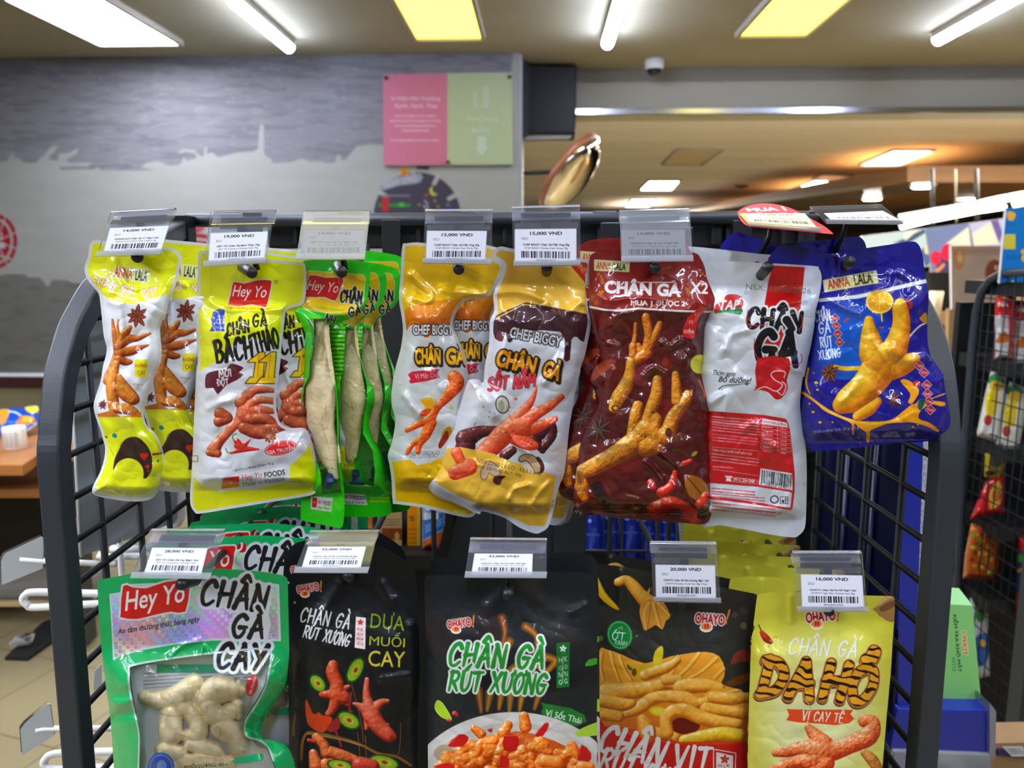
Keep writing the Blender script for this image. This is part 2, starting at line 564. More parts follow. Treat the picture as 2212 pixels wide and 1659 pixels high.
    def place(s, S, cx, cy, wd, ht, ang, shear, warp):
        X = S[..., 0] * wd + shear * (-S[..., 1]) * ht; Y = S[..., 1] * ht
        if warp is not None: X, Y = warp(X, Y)
        t = rad(ang)
        return s.q(np.stack([cx + X * math.cos(t) - Y * math.sin(t), cy + X * math.sin(t) + Y * math.cos(t)], -1))
    def dil(s, m, r):
        ys, xs = np.nonzero(m > .02)
        if len(ys) == 0: return m
        o = m.copy(); k = int(math.ceil(r))
        for dy in range(-k, k + 1):
            for dx in range(-k, k + 1):
                g = np.clip(r + .5 - math.hypot(dx, dy), 0, 1)
                if g <= 0: continue
                o = np.maximum(o, np.roll(np.roll(m, dy, 0), dx, 1) * g)
        return o
    def text(s, t, cx, cy, wd, ht, col, ang=0, shear=0, bold=0.0, ol=None, sh=None, a=1.0, warp=None):
        """line of text fitted to a wd x ht box centred on cx, cy; ol (colour, width); sh (colour, dx, dy)"""
        S, asp = text_edges(t, bold)
        if wd is None: wd = asp * ht
        m = s.edges_mask(s.place(S, cx, cy, wd, ht, ang, shear, warp))
        if sh: s.fill(np.roll(np.roll(s.dil(m, ol[1] * s.sc if ol else 0), int(round(sh[1] * s.sc)), 1), int(round(sh[2] * s.sc)), 0), sh[0], a)
        if ol: s.fill(s.dil(m, ol[1] * s.sc), ol[0], a)
        s.fill(m, col, a)
        return m
    def brush(s, t, cx, cy, wd, ht, col, ang=0, shear=0, wt=.2, ol=None, sh=None, a=1.0, taper=.65, warp=None):
        st, L = brush_strokes(t)
        m = np.zeros((s.H, s.W))
        for g in st:
            P = np.array(spline(g, 5, False) if len(g) > 2 else g, float)
            P[:, 0] = P[:, 0] / L - .5; P[:, 1] -= .5
            Q = s.place(P, cx, cy, wd, ht, ang, shear, warp)
            m = np.maximum(m, s.stroke_mask(Q, wt * ht * s.sc * 1.08, wt * ht * s.sc * taper))
        if sh: s.fill(np.roll(np.roll(s.dil(m, ol[1] * s.sc if ol else 0), int(round(sh[1] * s.sc)), 1), int(round(sh[2] * s.sc)), 0), sh[0], a)
        if ol: s.fill(s.dil(m, ol[1] * s.sc), ol[0], a)
        s.fill(m, col, a)
        return m
    def lines(s, x0, y0, x1, y1, n, col, a=.7, seed=1, ang=0, fill=.55):
        """rows of small print too fine to read in the photograph"""
        rng = random.Random(seed); h = (y1 - y0) / n; t = math.tan(rad(ang))
        for i in range(n):
            x = x0
            while x < x1 - 4:
                wl = rng.uniform(1.2, 4) * h
                e = min(x + wl, x1)
                y = y0 + h * (i + .5) + (x - x0) * t
                s.line([(x, y), (e, y + (e - x) * t)], h * fill, col, a * rng.uniform(.6, 1))
                x = e + h * .5
    def barcode(s, x0, y0, x1, y1, seed=3, col='15151c', a=.92):
        rng = random.Random(seed); x = x0; u = (x1 - x0) / 95
        while x < x1:
            b = rng.choice([1, 1, 2, 3]) * u
            s.rect(x, y0, min(x + b, x1), y1, col, a); x += b + rng.choice([1, 1, 2, 3]) * u
    def relief(s, chains, smooth=0):
        """height (canvas px) of round limbs: chains of (x, y, r)"""
        Hh = np.zeros((s.H, s.W)); M = np.zeros((s.H, s.W))
        for ch in chains:
            A = np.array(ch, float)
            if len(A) > 2: A = spline(A, 4, False)
            P = s.q(A[:, :2]); R = A[:, 2] * s.sc
            for i in range(max(len(P) - 1, 1)):
                p, q2 = P[i], P[min(i + 1, len(P) - 1)]; r1, r2 = R[i], R[min(i + 1, len(P) - 1)]
                B = max(r1, r2) + 2
                j0, j1 = int(max(0, min(p[0], q2[0]) - B)), int(min(s.W, max(p[0], q2[0]) + B + 1))
                i0, i1 = int(max(0, min(p[1], q2[1]) - B)), int(min(s.H, max(p[1], q2[1]) + B + 1))
                if j1 <= j0 or i1 <= i0: continue
                d, t = seg_dist(s.J[i0:i1, j0:j1], s.I[i0:i1, j0:j1], p, q2)
                r = r1 + (r2 - r1) * t
                Hh[i0:i1, j0:j1] = np.maximum(Hh[i0:i1, j0:j1], np.sqrt(np.maximum(r * r - d * d, 0)))
                M[i0:i1, j0:j1] = np.maximum(M[i0:i1, j0:j1], np.clip(r - d + .5, 0, 1))
        return Hh, M
    def food(s, chains, dark, mid, light, tex=.25, tsc=6, gloss=.5, seed=1, a=1.0, bumps=.0, lx=-.45, ly=-.7):
        """a printed product picture: shaded, textured limbs"""
        Hh, M = s.relief(chains)
        n = fbm(s.J, s.I, tsc * s.res, seed, 3) - .5
        Hn = Hh + n * tex * 8 * s.res + (vnoise(s.J, s.I, 2.6 * s.res, seed + 5) - .5) * bumps * 2.2
        k = np.array([.25, .5, .25])
        for ax in (0, 1):
            Hn = .25 * np.roll(Hn, 1, ax) + .5 * Hn + .25 * np.roll(Hn, -1, ax)
        gy, gx = np.gradient(Hn)
        nz = 1 / np.sqrt(gx * gx + gy * gy + 1)
        l = (gx * -lx + gy * -ly) * -1
        sh = np.clip((-gx * lx - gy * ly + .75) * nz * .85, 0, 1)
        sh = np.clip(sh + n * tex, 0, 1)
        d, md, lt = rgb(dark), rgb(mid), rgb(light)
        t = sh[..., None]
        c = np.where(t < .5, d + (md - d) * t * 2, md + (lt - md) * (t - .5) * 2)
        g = smoothstep(.86, 1.0, np.clip((-gx * lx - gy * ly + .75) * nz * .85, 0, 1) + n * .3) * gloss
        c = c * (1 - g[..., None]) + g[..., None] * np.array([1, .96, .88])
        s.fill(M, c, a)
        return Hh, M
    def star(s, x, y, r, ang, col, col2, n=8):
        for i in range(n):
            t = rad(ang + 360 / n * i); L = r * (.8 + .35 * ((i * 7919) % 5) / 5)
            c, d = math.cos(t), math.sin(t)
            P = [(x, y), (x + c * L * .5 - d * r * .2, y + d * L * .5 + c * r * .2), (x + c * L, y + d * L), (x + c * L * .5 + d * r * .2, y + d * L * .5 - c * r * .2)]
            s.poly(P, col, smooth=3)
            s.line([(x + c * r * .25, y + d * r * .25), (x + c * L * .85, y + d * L * .85)], r * .1, col2)
    def leaf(s, x, y, L, wd, ang, col, col2=None):
        t = rad(ang); c, d = math.cos(t), math.sin(t)
        P = [(x + c * L * a - d * wd * b, y + d * L * a + c * wd * b) for a, b in ((-.5, 0), (-.2, .42), (.15, .45), (.5, 0), (.15, -.45), (-.2, -.42))]
        s.poly(P, col, smooth=4)
        if col2: s.line([(x - c * L * .45, y - d * L * .45), (x + c * L * .45, y + d * L * .45)], max(wd * .06, 1), col2)
    def flower(s, x, y, r, col, rot=-90):
        for i in range(5):
            t = rad(rot + 72 * i)
            s.ell(x + math.cos(t) * r * .55, y + math.sin(t) * r * .55, r * .5, r * .27, col, ang=rot + 72 * i + 20)
    def grad(s, m, c0, c1, y0, y1, a=1.0, horiz=False):
        p = s.q([(y0, y0), (y1, y1)]); ax = 0 if horiz else 1
        t = smoothstep(p[0][ax], p[1][ax], (s.J if horiz else s.I).astype(float))[..., None]
        s.fill(m, rgb(c0) * (1 - t) + rgb(c1) * t, a)
    def mottle(s, m, c1, sc, amt, seed=1, su=1.0, sv=1.0):
        n = np.clip((fbm(s.U * su, s.V * sv, sc, seed, 4) - .5) * 2.2 + .5, 0, 1)
        s.fill(m * n, c1, amt)

def ink_layer(me, rgba):
    at_ = me.color_attributes.new('ink', 'BYTE_COLOR', 'POINT')
    c = rgba.copy(); g = c[:, :3].mean(1, keepdims=True)
    c[:, :3] = np.clip(g + (c[:, :3] - g) * 1.16, 0, 1) ** 1.1      # dense printing inks
    at_.data.foreach_set('color_srgb', np.clip(c, 0, 1).astype(np.float32).ravel())

def grid_mesh(name, cv, outline, holes, pos, m, parent=None, keep=None):
    """the canvas as a fine sheet cut to outline (photo px) with holes; pos(u, v, d) -> world points"""
    U, V = cv.U.copy(), cv.V.copy()
    ins = inside(U, V, outline) if outline is not None else np.ones(U.shape, bool)
    for h in holes: ins &= ~inside(U, V, h)
    if keep is not None: ins &= keep
    f = ins[:-1, :-1] | ins[1:, :-1] | ins[:-1, 1:] | ins[1:, 1:]
    used = np.zeros(U.shape, bool)
    used[:-1, :-1] |= f; used[1:, :-1] |= f; used[:-1, 1:] |= f; used[1:, 1:] |= f
    idx = -np.ones(U.shape, int); idx[used] = np.arange(used.sum())
    u, v, i2 = U[used], V[used], ins[used]
    d = np.zeros(len(u))
    if outline is not None:
        d, nx, ny = poly_dist(u, v, outline)
        ih = np.zeros(len(u), bool)
        for h in holes:
            k = inside(u, v, h); ih |= k
            if k.any():
                _, hx_, hy_ = poly_dist(u[k], v[k], h); u[k] = hx_; v[k] = hy_
        o = ~i2 & ~ih
        u[o], v[o] = nx[o], ny[o]; d[o] = 0
    P = pos(u, v, d)
    a, b, c, e = idx[:-1, :-1][f], idx[:-1, 1:][f], idx[1:, 1:][f], idx[1:, :-1][f]
    Q = np.stack([a, e, c, b], 1).astype(np.int32)
    me = bpy.data.meshes.new(name)
    off = np.array(parent_world(parent)) if parent is not None else np.zeros(3)
    me.vertices.add(len(P)); me.vertices.foreach_set('co', (P - off).astype(np.float32).ravel())
    me.loops.add(Q.size); me.loops.foreach_set('vertex_index', Q.ravel())
    me.polygons.add(len(Q)); me.polygons.foreach_set('loop_start', np.arange(0, Q.size, 4, dtype=np.int32))
    me.polygons.foreach_set('loop_total', np.full(len(Q), 4, np.int32))
    me.polygons.foreach_set('use_smooth', np.ones(len(Q), bool))
    me.update(calc_edges=True)
    ink_layer(me, cv.c[used])
    me.materials.append(m)
    o = bpy.data.objects.new(name, me)
    return put(o, parent)

def coarse_sheet(name, outline, holes, pos, m, parent, step=10):
    """plain sheet cut to outline (back of a packet)"""
    P = [tuple(p) for p in outline]; E = [(i, (i + 1) % len(P)) for i in range(len(P))]
    for h in holes:
        n = len(P); P += [tuple(p) for p in h]; E += [(n + i, n + (i + 1) % len(h)) for i in range(len(h))]
    x0, y0 = outline.min(0); x1, y1 = outline.max(0)
    gx, gy = np.meshgrid(np.arange(x0 + step / 2, x1, step), np.arange(y0 + step / 2, y1, step))
    gx, gy = gx.ravel(), gy.ravel()
    k = inside(gx, gy, outline) & (poly_dist(gx, gy, outline)[0] > step * .35)
    for h in holes: k &= ~inside(gx, gy, h) & (poly_dist(gx, gy, h)[0] > step * .3)
    P += list(zip(gx[k], gy[k]))
    r = delaunay_2d_cdt([Vector(p) for p in P], E, [], 0, 1e-4)
    V2 = np.array([p[:] for p in r[0]]); T = [f for f in r[2]]
    cen = np.array([V2[list(f)].mean(0) for f in T])
    ok = inside(cen[:, 0], cen[:, 1], outline)
    for h in holes: ok &= ~inside(cen[:, 0], cen[:, 1], h)
    d = poly_dist(V2[:, 0], V2[:, 1], outline)[0]
    W3 = pos(V2[:, 0], V2[:, 1], d)
    return mesh_obj(name, [Vector(p) for p in W3], [f for f, k2 in zip(T, ok) if k2], m, parent, smooth=True)
# ================================================================== the shop: ceiling, walls, floor, lamps
CEIL = 2.75
WALL_Y = 5.3
BEAM_Y = 5.75
m_ceil = mat('ceiling_paint', 'a09a83', 0.9, noise=('9a947d', (1.5, 1.5, 1.5), .12))
m_wallp = mat('wall_paint', 'd8d8d6', 0.85)
m_white = mat('white_enamel', 'e8e8ea', 0.35)
m_black = mat('black_powder_coat', '2b3036', 0.42, bump=(900, .12))
m_blackp = mat('black_plastic', '121417', 0.45)
m_wire = mat('black_wire', '0e1012', 0.5, spec=.2)
m_dark = mat('dark_metal', '0d0e10', 0.5)

def slab(name, pts, m, kind='structure', thick=0.02, n=(0, 0, 1)):
    n = Vector(n)
    o = MB().hexa(pts, [Vector(p) + n * thick for p in pts]).build(name, m)
    return tag(o, kind=kind)

# ceilings: near bay and the bay beyond the beam
slab('ceiling', [room(-7, -6, CEIL), room(7, -6, CEIL), room(7, BEAM_Y, CEIL), room(-7, BEAM_Y, CEIL)], m_ceil, thick=.1)
m_ceil2 = mat('far_ceiling_paint', 'e4e2e4', 0.9, noise=('dbd7d4', (.25, 2.2, 1), .1))
slab('ceiling_far', [room(-2, BEAM_Y, 2.66), room(24, BEAM_Y, 2.66), room(24, 34, 2.66), room(-2, 34, 2.66)], m_ceil2, thick=.1)
# floor with square tiles
def tile_mat():
    m = mat('floor_tiles', '8f8260', 0.35)
    nt = m.node_tree; b = nt.nodes['Principled BSDF']
    tc = nt.nodes.new('ShaderNodeTexCoord'); mp = nt.nodes.new('ShaderNodeMapping'); mp.inputs['Rotation'].default_value = (0, 0, .33)
    br = nt.nodes.new('ShaderNodeTexBrick'); br.offset = 0; br.inputs['Scale'].default_value = 1.0
    br.inputs['Brick Width'].default_value = .4; br.inputs['Row Height'].default_value = .4; br.inputs['Mortar Size'].default_value = .0025
    br.inputs['Color1'].default_value = tuple(lin(rgb('8f8260'))) + (1,); br.inputs['Color2'].default_value = tuple(lin(rgb('897c5b'))) + (1,)
    br.inputs['Mortar'].default_value = tuple(lin(rgb('51472f'))) + (1,)
    nt.links.new(tc.outputs['Object'], mp.inputs[0]); nt.links.new(mp.outputs[0], br.inputs['Vector']); nt.links.new(br.outputs[0], b.inputs['Base Color'])
    return m
slab('floor', [room(-8, -6, 0), room(24, -6, 0), room(24, 34, 0), room(-8, 34, 0)], tile_mat(), thick=-.1)
# back wall body, its free end, lower wall and dark rail
ZR = float(atR(60, 812, WALL_Y)[2])
xe = to_room(atR(1127, 300, WALL_Y))[0]
mw = MB().hexa([room(-8, WALL_Y + .02, 0), room(xe + .0, WALL_Y + .02, 0), room(xe + .0, WALL_Y + .02, CEIL), room(-8, WALL_Y + .02, CEIL)],
               [room(-8, WALL_Y + .55, 0), room(xe, WALL_Y + .55, 0), room(xe, WALL_Y + .55, CEIL), room(-8, WALL_Y + .55, CEIL)])
tag(mw.build('wall_back', mat('end_wall_paint', 'a4a8ab', .8)), kind='structure')
tag(MB().box(room(-3.2, WALL_Y - .01, ZR - .04), (5.5, .06, .075), rz=-YAW).build('trim_1', mat('dark_red_wood', '3a1712', .4)), kind='structure')
tag(MB().box(room(-3.2, WALL_Y - .006, ZR + .01), (5.5, .06, .02), rz=-YAW).build('trim_2', m_white), kind='structure')
tag(MB().box(room(-3.2, WALL_Y - .002, (ZR - .08) / 2), (5.5, .04, ZR - .08), rz=-YAW).build('wall_lower', mat('lower_wall', '7a7050', .8, noise=('726848', (6, 6, 1), .2))), kind='structure')

# printed mural panel of the back wall
def mural():
    cv = Cv(-420, 60, 1124, 812, 'c2c1be', .42)
    full = np.ones((cv.H, cv.W))
    cv.mottle(full, 'b2b2ae', 60, .35, 3, 1, 3)
    # upper grey cloud with a torn lower edge (crop 0,0 x3.16)
    cv.xf(0, 0, 3.16)
    edge = [(-1400, 1090), (-900, 1000), (-500, 1120), (-250, 1060), (0, 1105), (45, 1100), (85, 1035), (95, 1080), (115, 1070), (165, 1105), (240, 1110), (300, 1060), (345, 1000), (395, 995), (385, 1020), (330, 1085), (390, 1095), (405, 1045), (470, 1045), (540, 1005), (520, 1050), (450, 1095), (480, 1108), (630, 1110), (600, 1135), (400, 1140), (420, 1158), (640, 1155), (670, 1140), (690, 1160), (900, 1165), (1060, 1165), (960, 1140), (1000, 1110), (1080, 1100), (1150, 1130), (1210, 1130), (1240, 1110), (1250, 1070), (1275, 1095), (1340, 1080), (1340, 1050), (1270, 1035), (1210, 1050), (1245, 1015), (1330, 1025), (1370, 1065), (1390, 1065), (1395, 1005), (1415, 1005), (1410, 1050), (1450, 1040), (1490, 1075), (1620, 1040), (1720, 1035), (1760, 1015), (1772, 860), (1788, 845), (1802, 860), (1804, 1055), (1860, 1090), (1850, 1115), (1980, 1105), (2060, 1080), (2110, 1100), (2212, 1105)]
    edge += [(2212 + (x - 0) * .916 / 1, y) for x, y in [(0, 1112), (80, 1108), (95, 1060), (115, 1050), (135, 1095), (160, 1090), (185, 1060), (240, 1000), (330, 985), (500, 990), (800, 900), (1340, 960)]]
    P = edge + [(3560, -200), (-1400, -200)]
    mk = cv.pmask(P)
    cv.fill(mk, '9a98a0', .95)
    n1 = fbm(cv.U, cv.V * 5, 46, 8, 4)
    cv.fill(mk * smoothstep(.42, .75, n1), '7f7d86', .55)
    n2 = fbm(cv.U, cv.V * 5, 24, 21, 3)
    cv.fill(mk * smoothstep(.6, .8, n2), 'b3b1b8', .5)
    # lower grey cloud (crop 0,440 x2.767)
    cv.xf(0, 440, 2.767)
    lo = [(-1200, 420), (-400, 400), (0, 430), (60, 420), (150, 425), (165, 440), (235, 440), (290, 500), (310, 455), (400, 458), (440, 475), (600, 470), (900, 460), (1100, 470), (3200, 460), (3200, 1040), (-1200, 1040)]
    mk = cv.pmask(lo); cv.fill(mk, '8b8984', .95)
    cv.fill(mk * smoothstep(.45, .75, fbm(cv.U, cv.V * 4, 40, 5, 4)), '74726d', .5)
    # red wheel emblem at the left edge
    cx, cy = -20, 225
    cv.ell(cx, cy, 122, 160, 'b3202c'); cv.ell(cx, cy, 100, 138, 'c2c1be'); cv.ell(cx, cy, 82, 118, 'b3202c')
    for t in (20, 65, 110, -25, -70): cv.line([(cx, cy), (cx + 170 * math.cos(rad(t)), cy + 170 * math.sin(rad(t)))], 9, 'c8c7c4')
    cv.rect(-60, 232, 32, 268, 'd9d5e2'); cv.line([(-10, 190), (10, 215), (10, 175)], 7, 'ece6e6', smooth=3)
    cv.line([(-40, 300), (60, 330)], 16, 'c2c1be')
    # red emblem behind the second price tag (crop 150,420 x4.147)
    cv.xf(150, 420, 4.147)
    cv.poly([(890, 450), (960, 410), (1040, 400), (1050, 450)], 'a8253c', smooth=3); cv.ell(1135, 300, 72, 40, 'a8253c')
    cv.poly([(1062, 335), (1235, 360), (1235, 400), (1065, 375)], 'a8253c'); cv.poly([(1085, 410), (1235, 420), (1235, 478), (1090, 478)], 'a8253c')
    cv.lines(1070, 288, 1195, 322, 1, 'e0c0c4', .7, 3, fill=.5)
    # purple wheel emblem (crop 700,0 x3.456)
    cv.xf(700, 0, 3.456)
    cx, cy = 695, 1610
    mk = cv.pmask([(cx + 325 * math.cos(t), cy + 325 * math.sin(t)) for t in np.linspace(0, 2 * math.pi, 60)])
    cv.fill(mk, '4d4458')
    for t in (-95, -62, -28, -148): cv.line([(cx + 270 * math.cos(rad(t)), cy + 270 * math.sin(rad(t))), (cx + 335 * math.cos(rad(t)), cy + 335 * math.sin(rad(t)))], 34, 'c4c3bf')
    cv.poly([(690, 1235), (785, 1240), (780, 1270), (690, 1262)], '4d4458')
    cv.poly([(425, 1385), (520, 1330), (720, 1290), (715, 1365), (560, 1385), (430, 1425)], 'a9aab8', smooth=2)
    cv.text('NIGHT OWLS', 570, 1355, 250, 42, 'e4e4ea', ang=-13)
    cv.poly([(568, 1305), (580, 1245), (600, 1240), (620, 1245), (632, 1300)], 'e8b83c', smooth=3); cv.ell(600, 1290, 22, 16, 'd9722c')
    cv.ell(820, 1425, 34, 36, 'd9d43a'); cv.ell(838, 1412, 30, 32, '4d4458')
    cv.ell(763, 1455, 13, 12, 'c8522e')
    for x, y in ((712, 1528), (853, 1542), (926, 1527), (828, 1498)): cv.star(x, y, 14, 0, 'b8ab46', 'b8ab46', 5)
    for x, y in ((755, 1500), (770, 1520), (750, 1540), (775, 1548), (760, 1565)): cv.ell(x, y, 8, 8, 'd8d8e2')
    cv.rect(425, 1455, 645, 1468, '8b8796'); cv.rect(405, 1520, 648, 1545, '2f8f3d'); cv.ell(578, 1528, 24, 16, '6fc04a'); cv.rect(432, 1470, 484, 1580, 'c0201f')
    cv.poly([(870, 1570), (935, 1535), (1005, 1570)], '3d50a0')
    cv.xf(0, 0, 1); cv.dim(np.array([.55, .55, .53]))
    o = grid_mesh('wall_mural', cv, None, [], lambda u, v, d: atR(u, v, WALL_Y), print_mat('mural_vinyl', .55, 0, 0, wrinkle=0, spec=.3))
    tag(o, kind='structure')
mural()

# beam over the opening, with its metal edge
zb0 = float(atR(1700, 244, BEAM_Y)[2]); zb1 = CEIL
tag(MB().hexa([room(xe - .1, BEAM_Y, zb0), room(24, BEAM_Y, zb0), room(24, BEAM_Y, zb1), room(xe - .1, BEAM_Y, zb1)],
              [room(xe - .1, BEAM_Y + .3, zb0), room(24, BEAM_Y + .3, zb0), room(24, BEAM_Y + .3, zb1), room(xe - .1, BEAM_Y + .3, zb1)]).build('trim_3', mat('beam_paint', 'b4b0a2', .8)), kind='structure')
tag(MB().box(room(11, BEAM_Y - .015, zb0 + .012), (24, .04, .034), rz=-YAW).build('trim_4', mat('brushed_aluminium', 'c6cbd6', .22, metal=1)), kind='structure')

# ------------------------------------------------------------------ lamps of the near bay; unseen rows overhead and behind the camera added for front light
m_tube = mat('tube_diffuser', 'ffffff', .4, emit='d3dfff', es=TUBE_E)
m_panel = mat('panel_diffuser', 'ffffff', .4, emit='e9efff', es=PANEL_E)
m_yell = bpy.data.materials.new('yellow_diffuser'); m_yell.use_nodes = True
def yellow():
    nt = m_yell.node_tree; b = nt.nodes['Principled BSDF']; b.inputs['Base Color'].default_value = (.9, .8, .3, 1)
    b.inputs['Emission Color'].default_value = tuple(lin(rgb('ffee62'))) + (1,)
    b.inputs['Emission Strength'].default_value = YELLOW_E
yellow()
m_frame = mat('lamp_frame', 'a59b8c', .5)
LAMPS = [((303, 98), 'panel'), ((625, 97), 'tube'), ((971, 87), 'yellow'), ((1312, 89), 'tube'), ((1667, 80), 'yellow'), ((2025, 80), 'tube')]
COLN = ['leftmost', 'second from the left', 'third from the left', 'fourth from the left', 'fifth from the left', 'rightmost']
def lamp_tree(kind, label, x0, x1, y0, y1, group):
    z = CEIL
    cx, cy = (x0 + x1) / 2, (y0 + y1) / 2
    root = empty('tube_lamp' if kind == 'tube' else 'ceiling_panel_lamp', room(cx, cy, z), label, 'ceiling light', group)
    root.rotation_euler.z = 0
    L = y1 - y0
    if kind == 'tube':
        b = MB(); b.box(room(cx, cy, z - .02), (.07, L, .04), rz=-YAW); b.build('fixture_base', m_white, root)
        n = 10; pts = [room(cx, y0 + .01, z - .045), room(cx, y1 - .01, z - .045)]
        d = MB().tube(pts, .034, 14); d.build('diffuser', m_tube, root)
    else:
        b = MB(); wd = x1 - x0; t = .022
        for dx in (-wd / 2, wd / 2): b.box(room(cx + dx, cy, z - .018), (t, L + t, .036), rz=-YAW)
        for dy in (-L / 2, L / 2): b.box(room(cx, cy + dy, z - .018), (wd, t, .036), rz=-YAW)
        b.build('frame', m_frame, root)
        d = MB().box(room(cx, cy, z - .014), (wd - t, L - t, .016), rz=-YAW); d.build('diffuser', m_panel if kind == 'panel' else m_yell, root)
    return root
ROWS = [None, 1.9, .3, -.75, -1.9]  # rows past the second are unseen, set close together for front light
ROWN = ['in the row along the mural wall', 'in the second row from the mural wall', 'in the added ceiling row above the snack display', 'in the added ceiling row just behind the viewer', 'in the last added ceiling row behind the viewer']
protos = {}
for ri, yr in enumerate(ROWS):
    for ci, ((u, v), kind) in enumerate(LAMPS):
        x, ye = to_room(atZ(u, v, CEIL - .03))
        y0 = ye - .88 if ri == 0 else yr
        y1 = y0 + .88
        hw = .20 if kind != 'panel' else .25
        kn = {'tube': 'white tube lamp', 'panel': 'wide white panel lamp', 'yellow': 'yellow panel lamp'}[kind]
        lab = f"{kn}, {COLN[ci]} {ROWN[ri]}"
        if kind not in protos:
            protos[kind] = (lamp_tree(kind, lab, x - hw, x + hw, y0, y1, 'lamps on the near ceiling'), x, y0)
        else:
            p, px, py = protos[kind]
            c = copy_tree(p, loc=p.location + (room(x, y0, 0) - room(px, py, 0)))
            c['label'] = lab
# ------------------------------------------------------------------ lamps and fittings of the far ceiling
m_far = mat('far_diffuser', 'ffffff', .4, emit='fff9ee', es=FAR_E)
ZF = 2.66
def far_quad(pts):
    return [atZ(u, v, ZF - .012) for u, v in pts]
def far_panel(name, pts, m, label, cat, group=None, frame=True):
    q = far_quad(pts); c = sum(q, Vector()) / 4
    root = empty(name, c, label, cat, group)
    MB().hexa(q, [p + Vector((0, 0, .012)) for p in q]).build('diffuser' if m is m_far else 'panel', m, root)
    if frame:
        b = MB()
        for i in range(4):
            b.tube([q[i], q[(i + 1) % 4]], .018, 6)
        b.build('frame', mat('far_frame', 'b4b0aa', .6), root)
    return root
far_panel('ceiling_panel_lamp', [(1856, 356), (1944, 356), (2020, 324), (1930, 324)], m_far, 'long white lamp of the far ceiling above the blue packet', 'ceiling light', 'lamps on the far ceiling')
far_panel('ceiling_panel_lamp', [(1382, 410), (1452, 410), (1470, 390), (1402, 390)], m_far, 'small square lamp on the far ceiling under the access hatch', 'ceiling light', 'lamps on the far ceiling')
far_panel('ceiling_panel_lamp', [(1350, 446), (1402, 446), (1417, 430), (1366, 430)], m_far, 'lower small square lamp on the far ceiling, right of the round mirror', 'ceiling light', 'lamps on the far ceiling')
far_panel('ceiling_panel_lamp', [(1712, 408), (1780, 408), (1822, 389), (1760, 389)], m_far, 'lamp on the far ceiling between the red promotion card and the wooden beam', 'ceiling light', 'lamps on the far ceiling')
far_panel('ceiling_panel_lamp', [(1640, 440), (1680, 440), (1702, 428), (1660, 428)], m_far, 'faint far lamp just above the red promotion card', 'ceiling light', 'lamps on the far ceiling')
m_hatch = mat('hatch_panel', 'd8c6a8', .7)
far_panel('access_hatch', [(1430, 355), (1515, 356), (1562, 324), (1465, 322)], m_hatch, 'square access hatch with dark edge in the far ceiling', 'hatch')
far_panel('air_vent', [(1755, 388), (1836, 388), (1844, 378), (1776, 376)], mat('vent_grey', '9b8e78', .6), 'grey air vent in the far ceiling before the wooden beam', 'vent')
c = atZ(1602, 400, ZF)
r_ = empty('smoke_detector', c, 'small dark round detector on the far ceiling', 'smoke detector')
MB().lathe(c - Vector((0, 0, .05)), [(.05, 0), (.11, .02), (.12, .05)], 18).build('body', mat('detector_grey', '6b604f', .6), r_)
# unseen fill panels added above the beam to brighten the far ceiling
for i, x in enumerate((1.5, 4.5, 7.5)):
    c = room(x, 6.75, ZF)
    r = empty('ceiling_panel_lamp', c, ['added fill panel hidden above the beam, nearest the black box', 'added fill panel hidden above the beam, halfway along it', 'added fill panel hidden above the beam, at its right end'][i], 'ceiling light', 'lamps on the far ceiling')
    MB().box(c - Vector((0, 0, .01)), (2.0, .6, .016), rz=-YAW).build('diffuser', m_far, r)
# far walls that close the hall
slab('wall_far', [room(-2, 33.5, 0), room(24, 33.5, 0), room(24, 33.5, 2.7), room(-2, 33.5, 2.7)], mat('far_wall', 'bfa887', .8), n=(0, 1, 0))
slab('wall_right', [room(23.5, -6, 0), room(23.5, 34, 0), room(23.5, 34, 2.7), room(23.5, -6, 2.7)], mat('far_wall', 'bfa887', .8), n=(1, 0, 0))
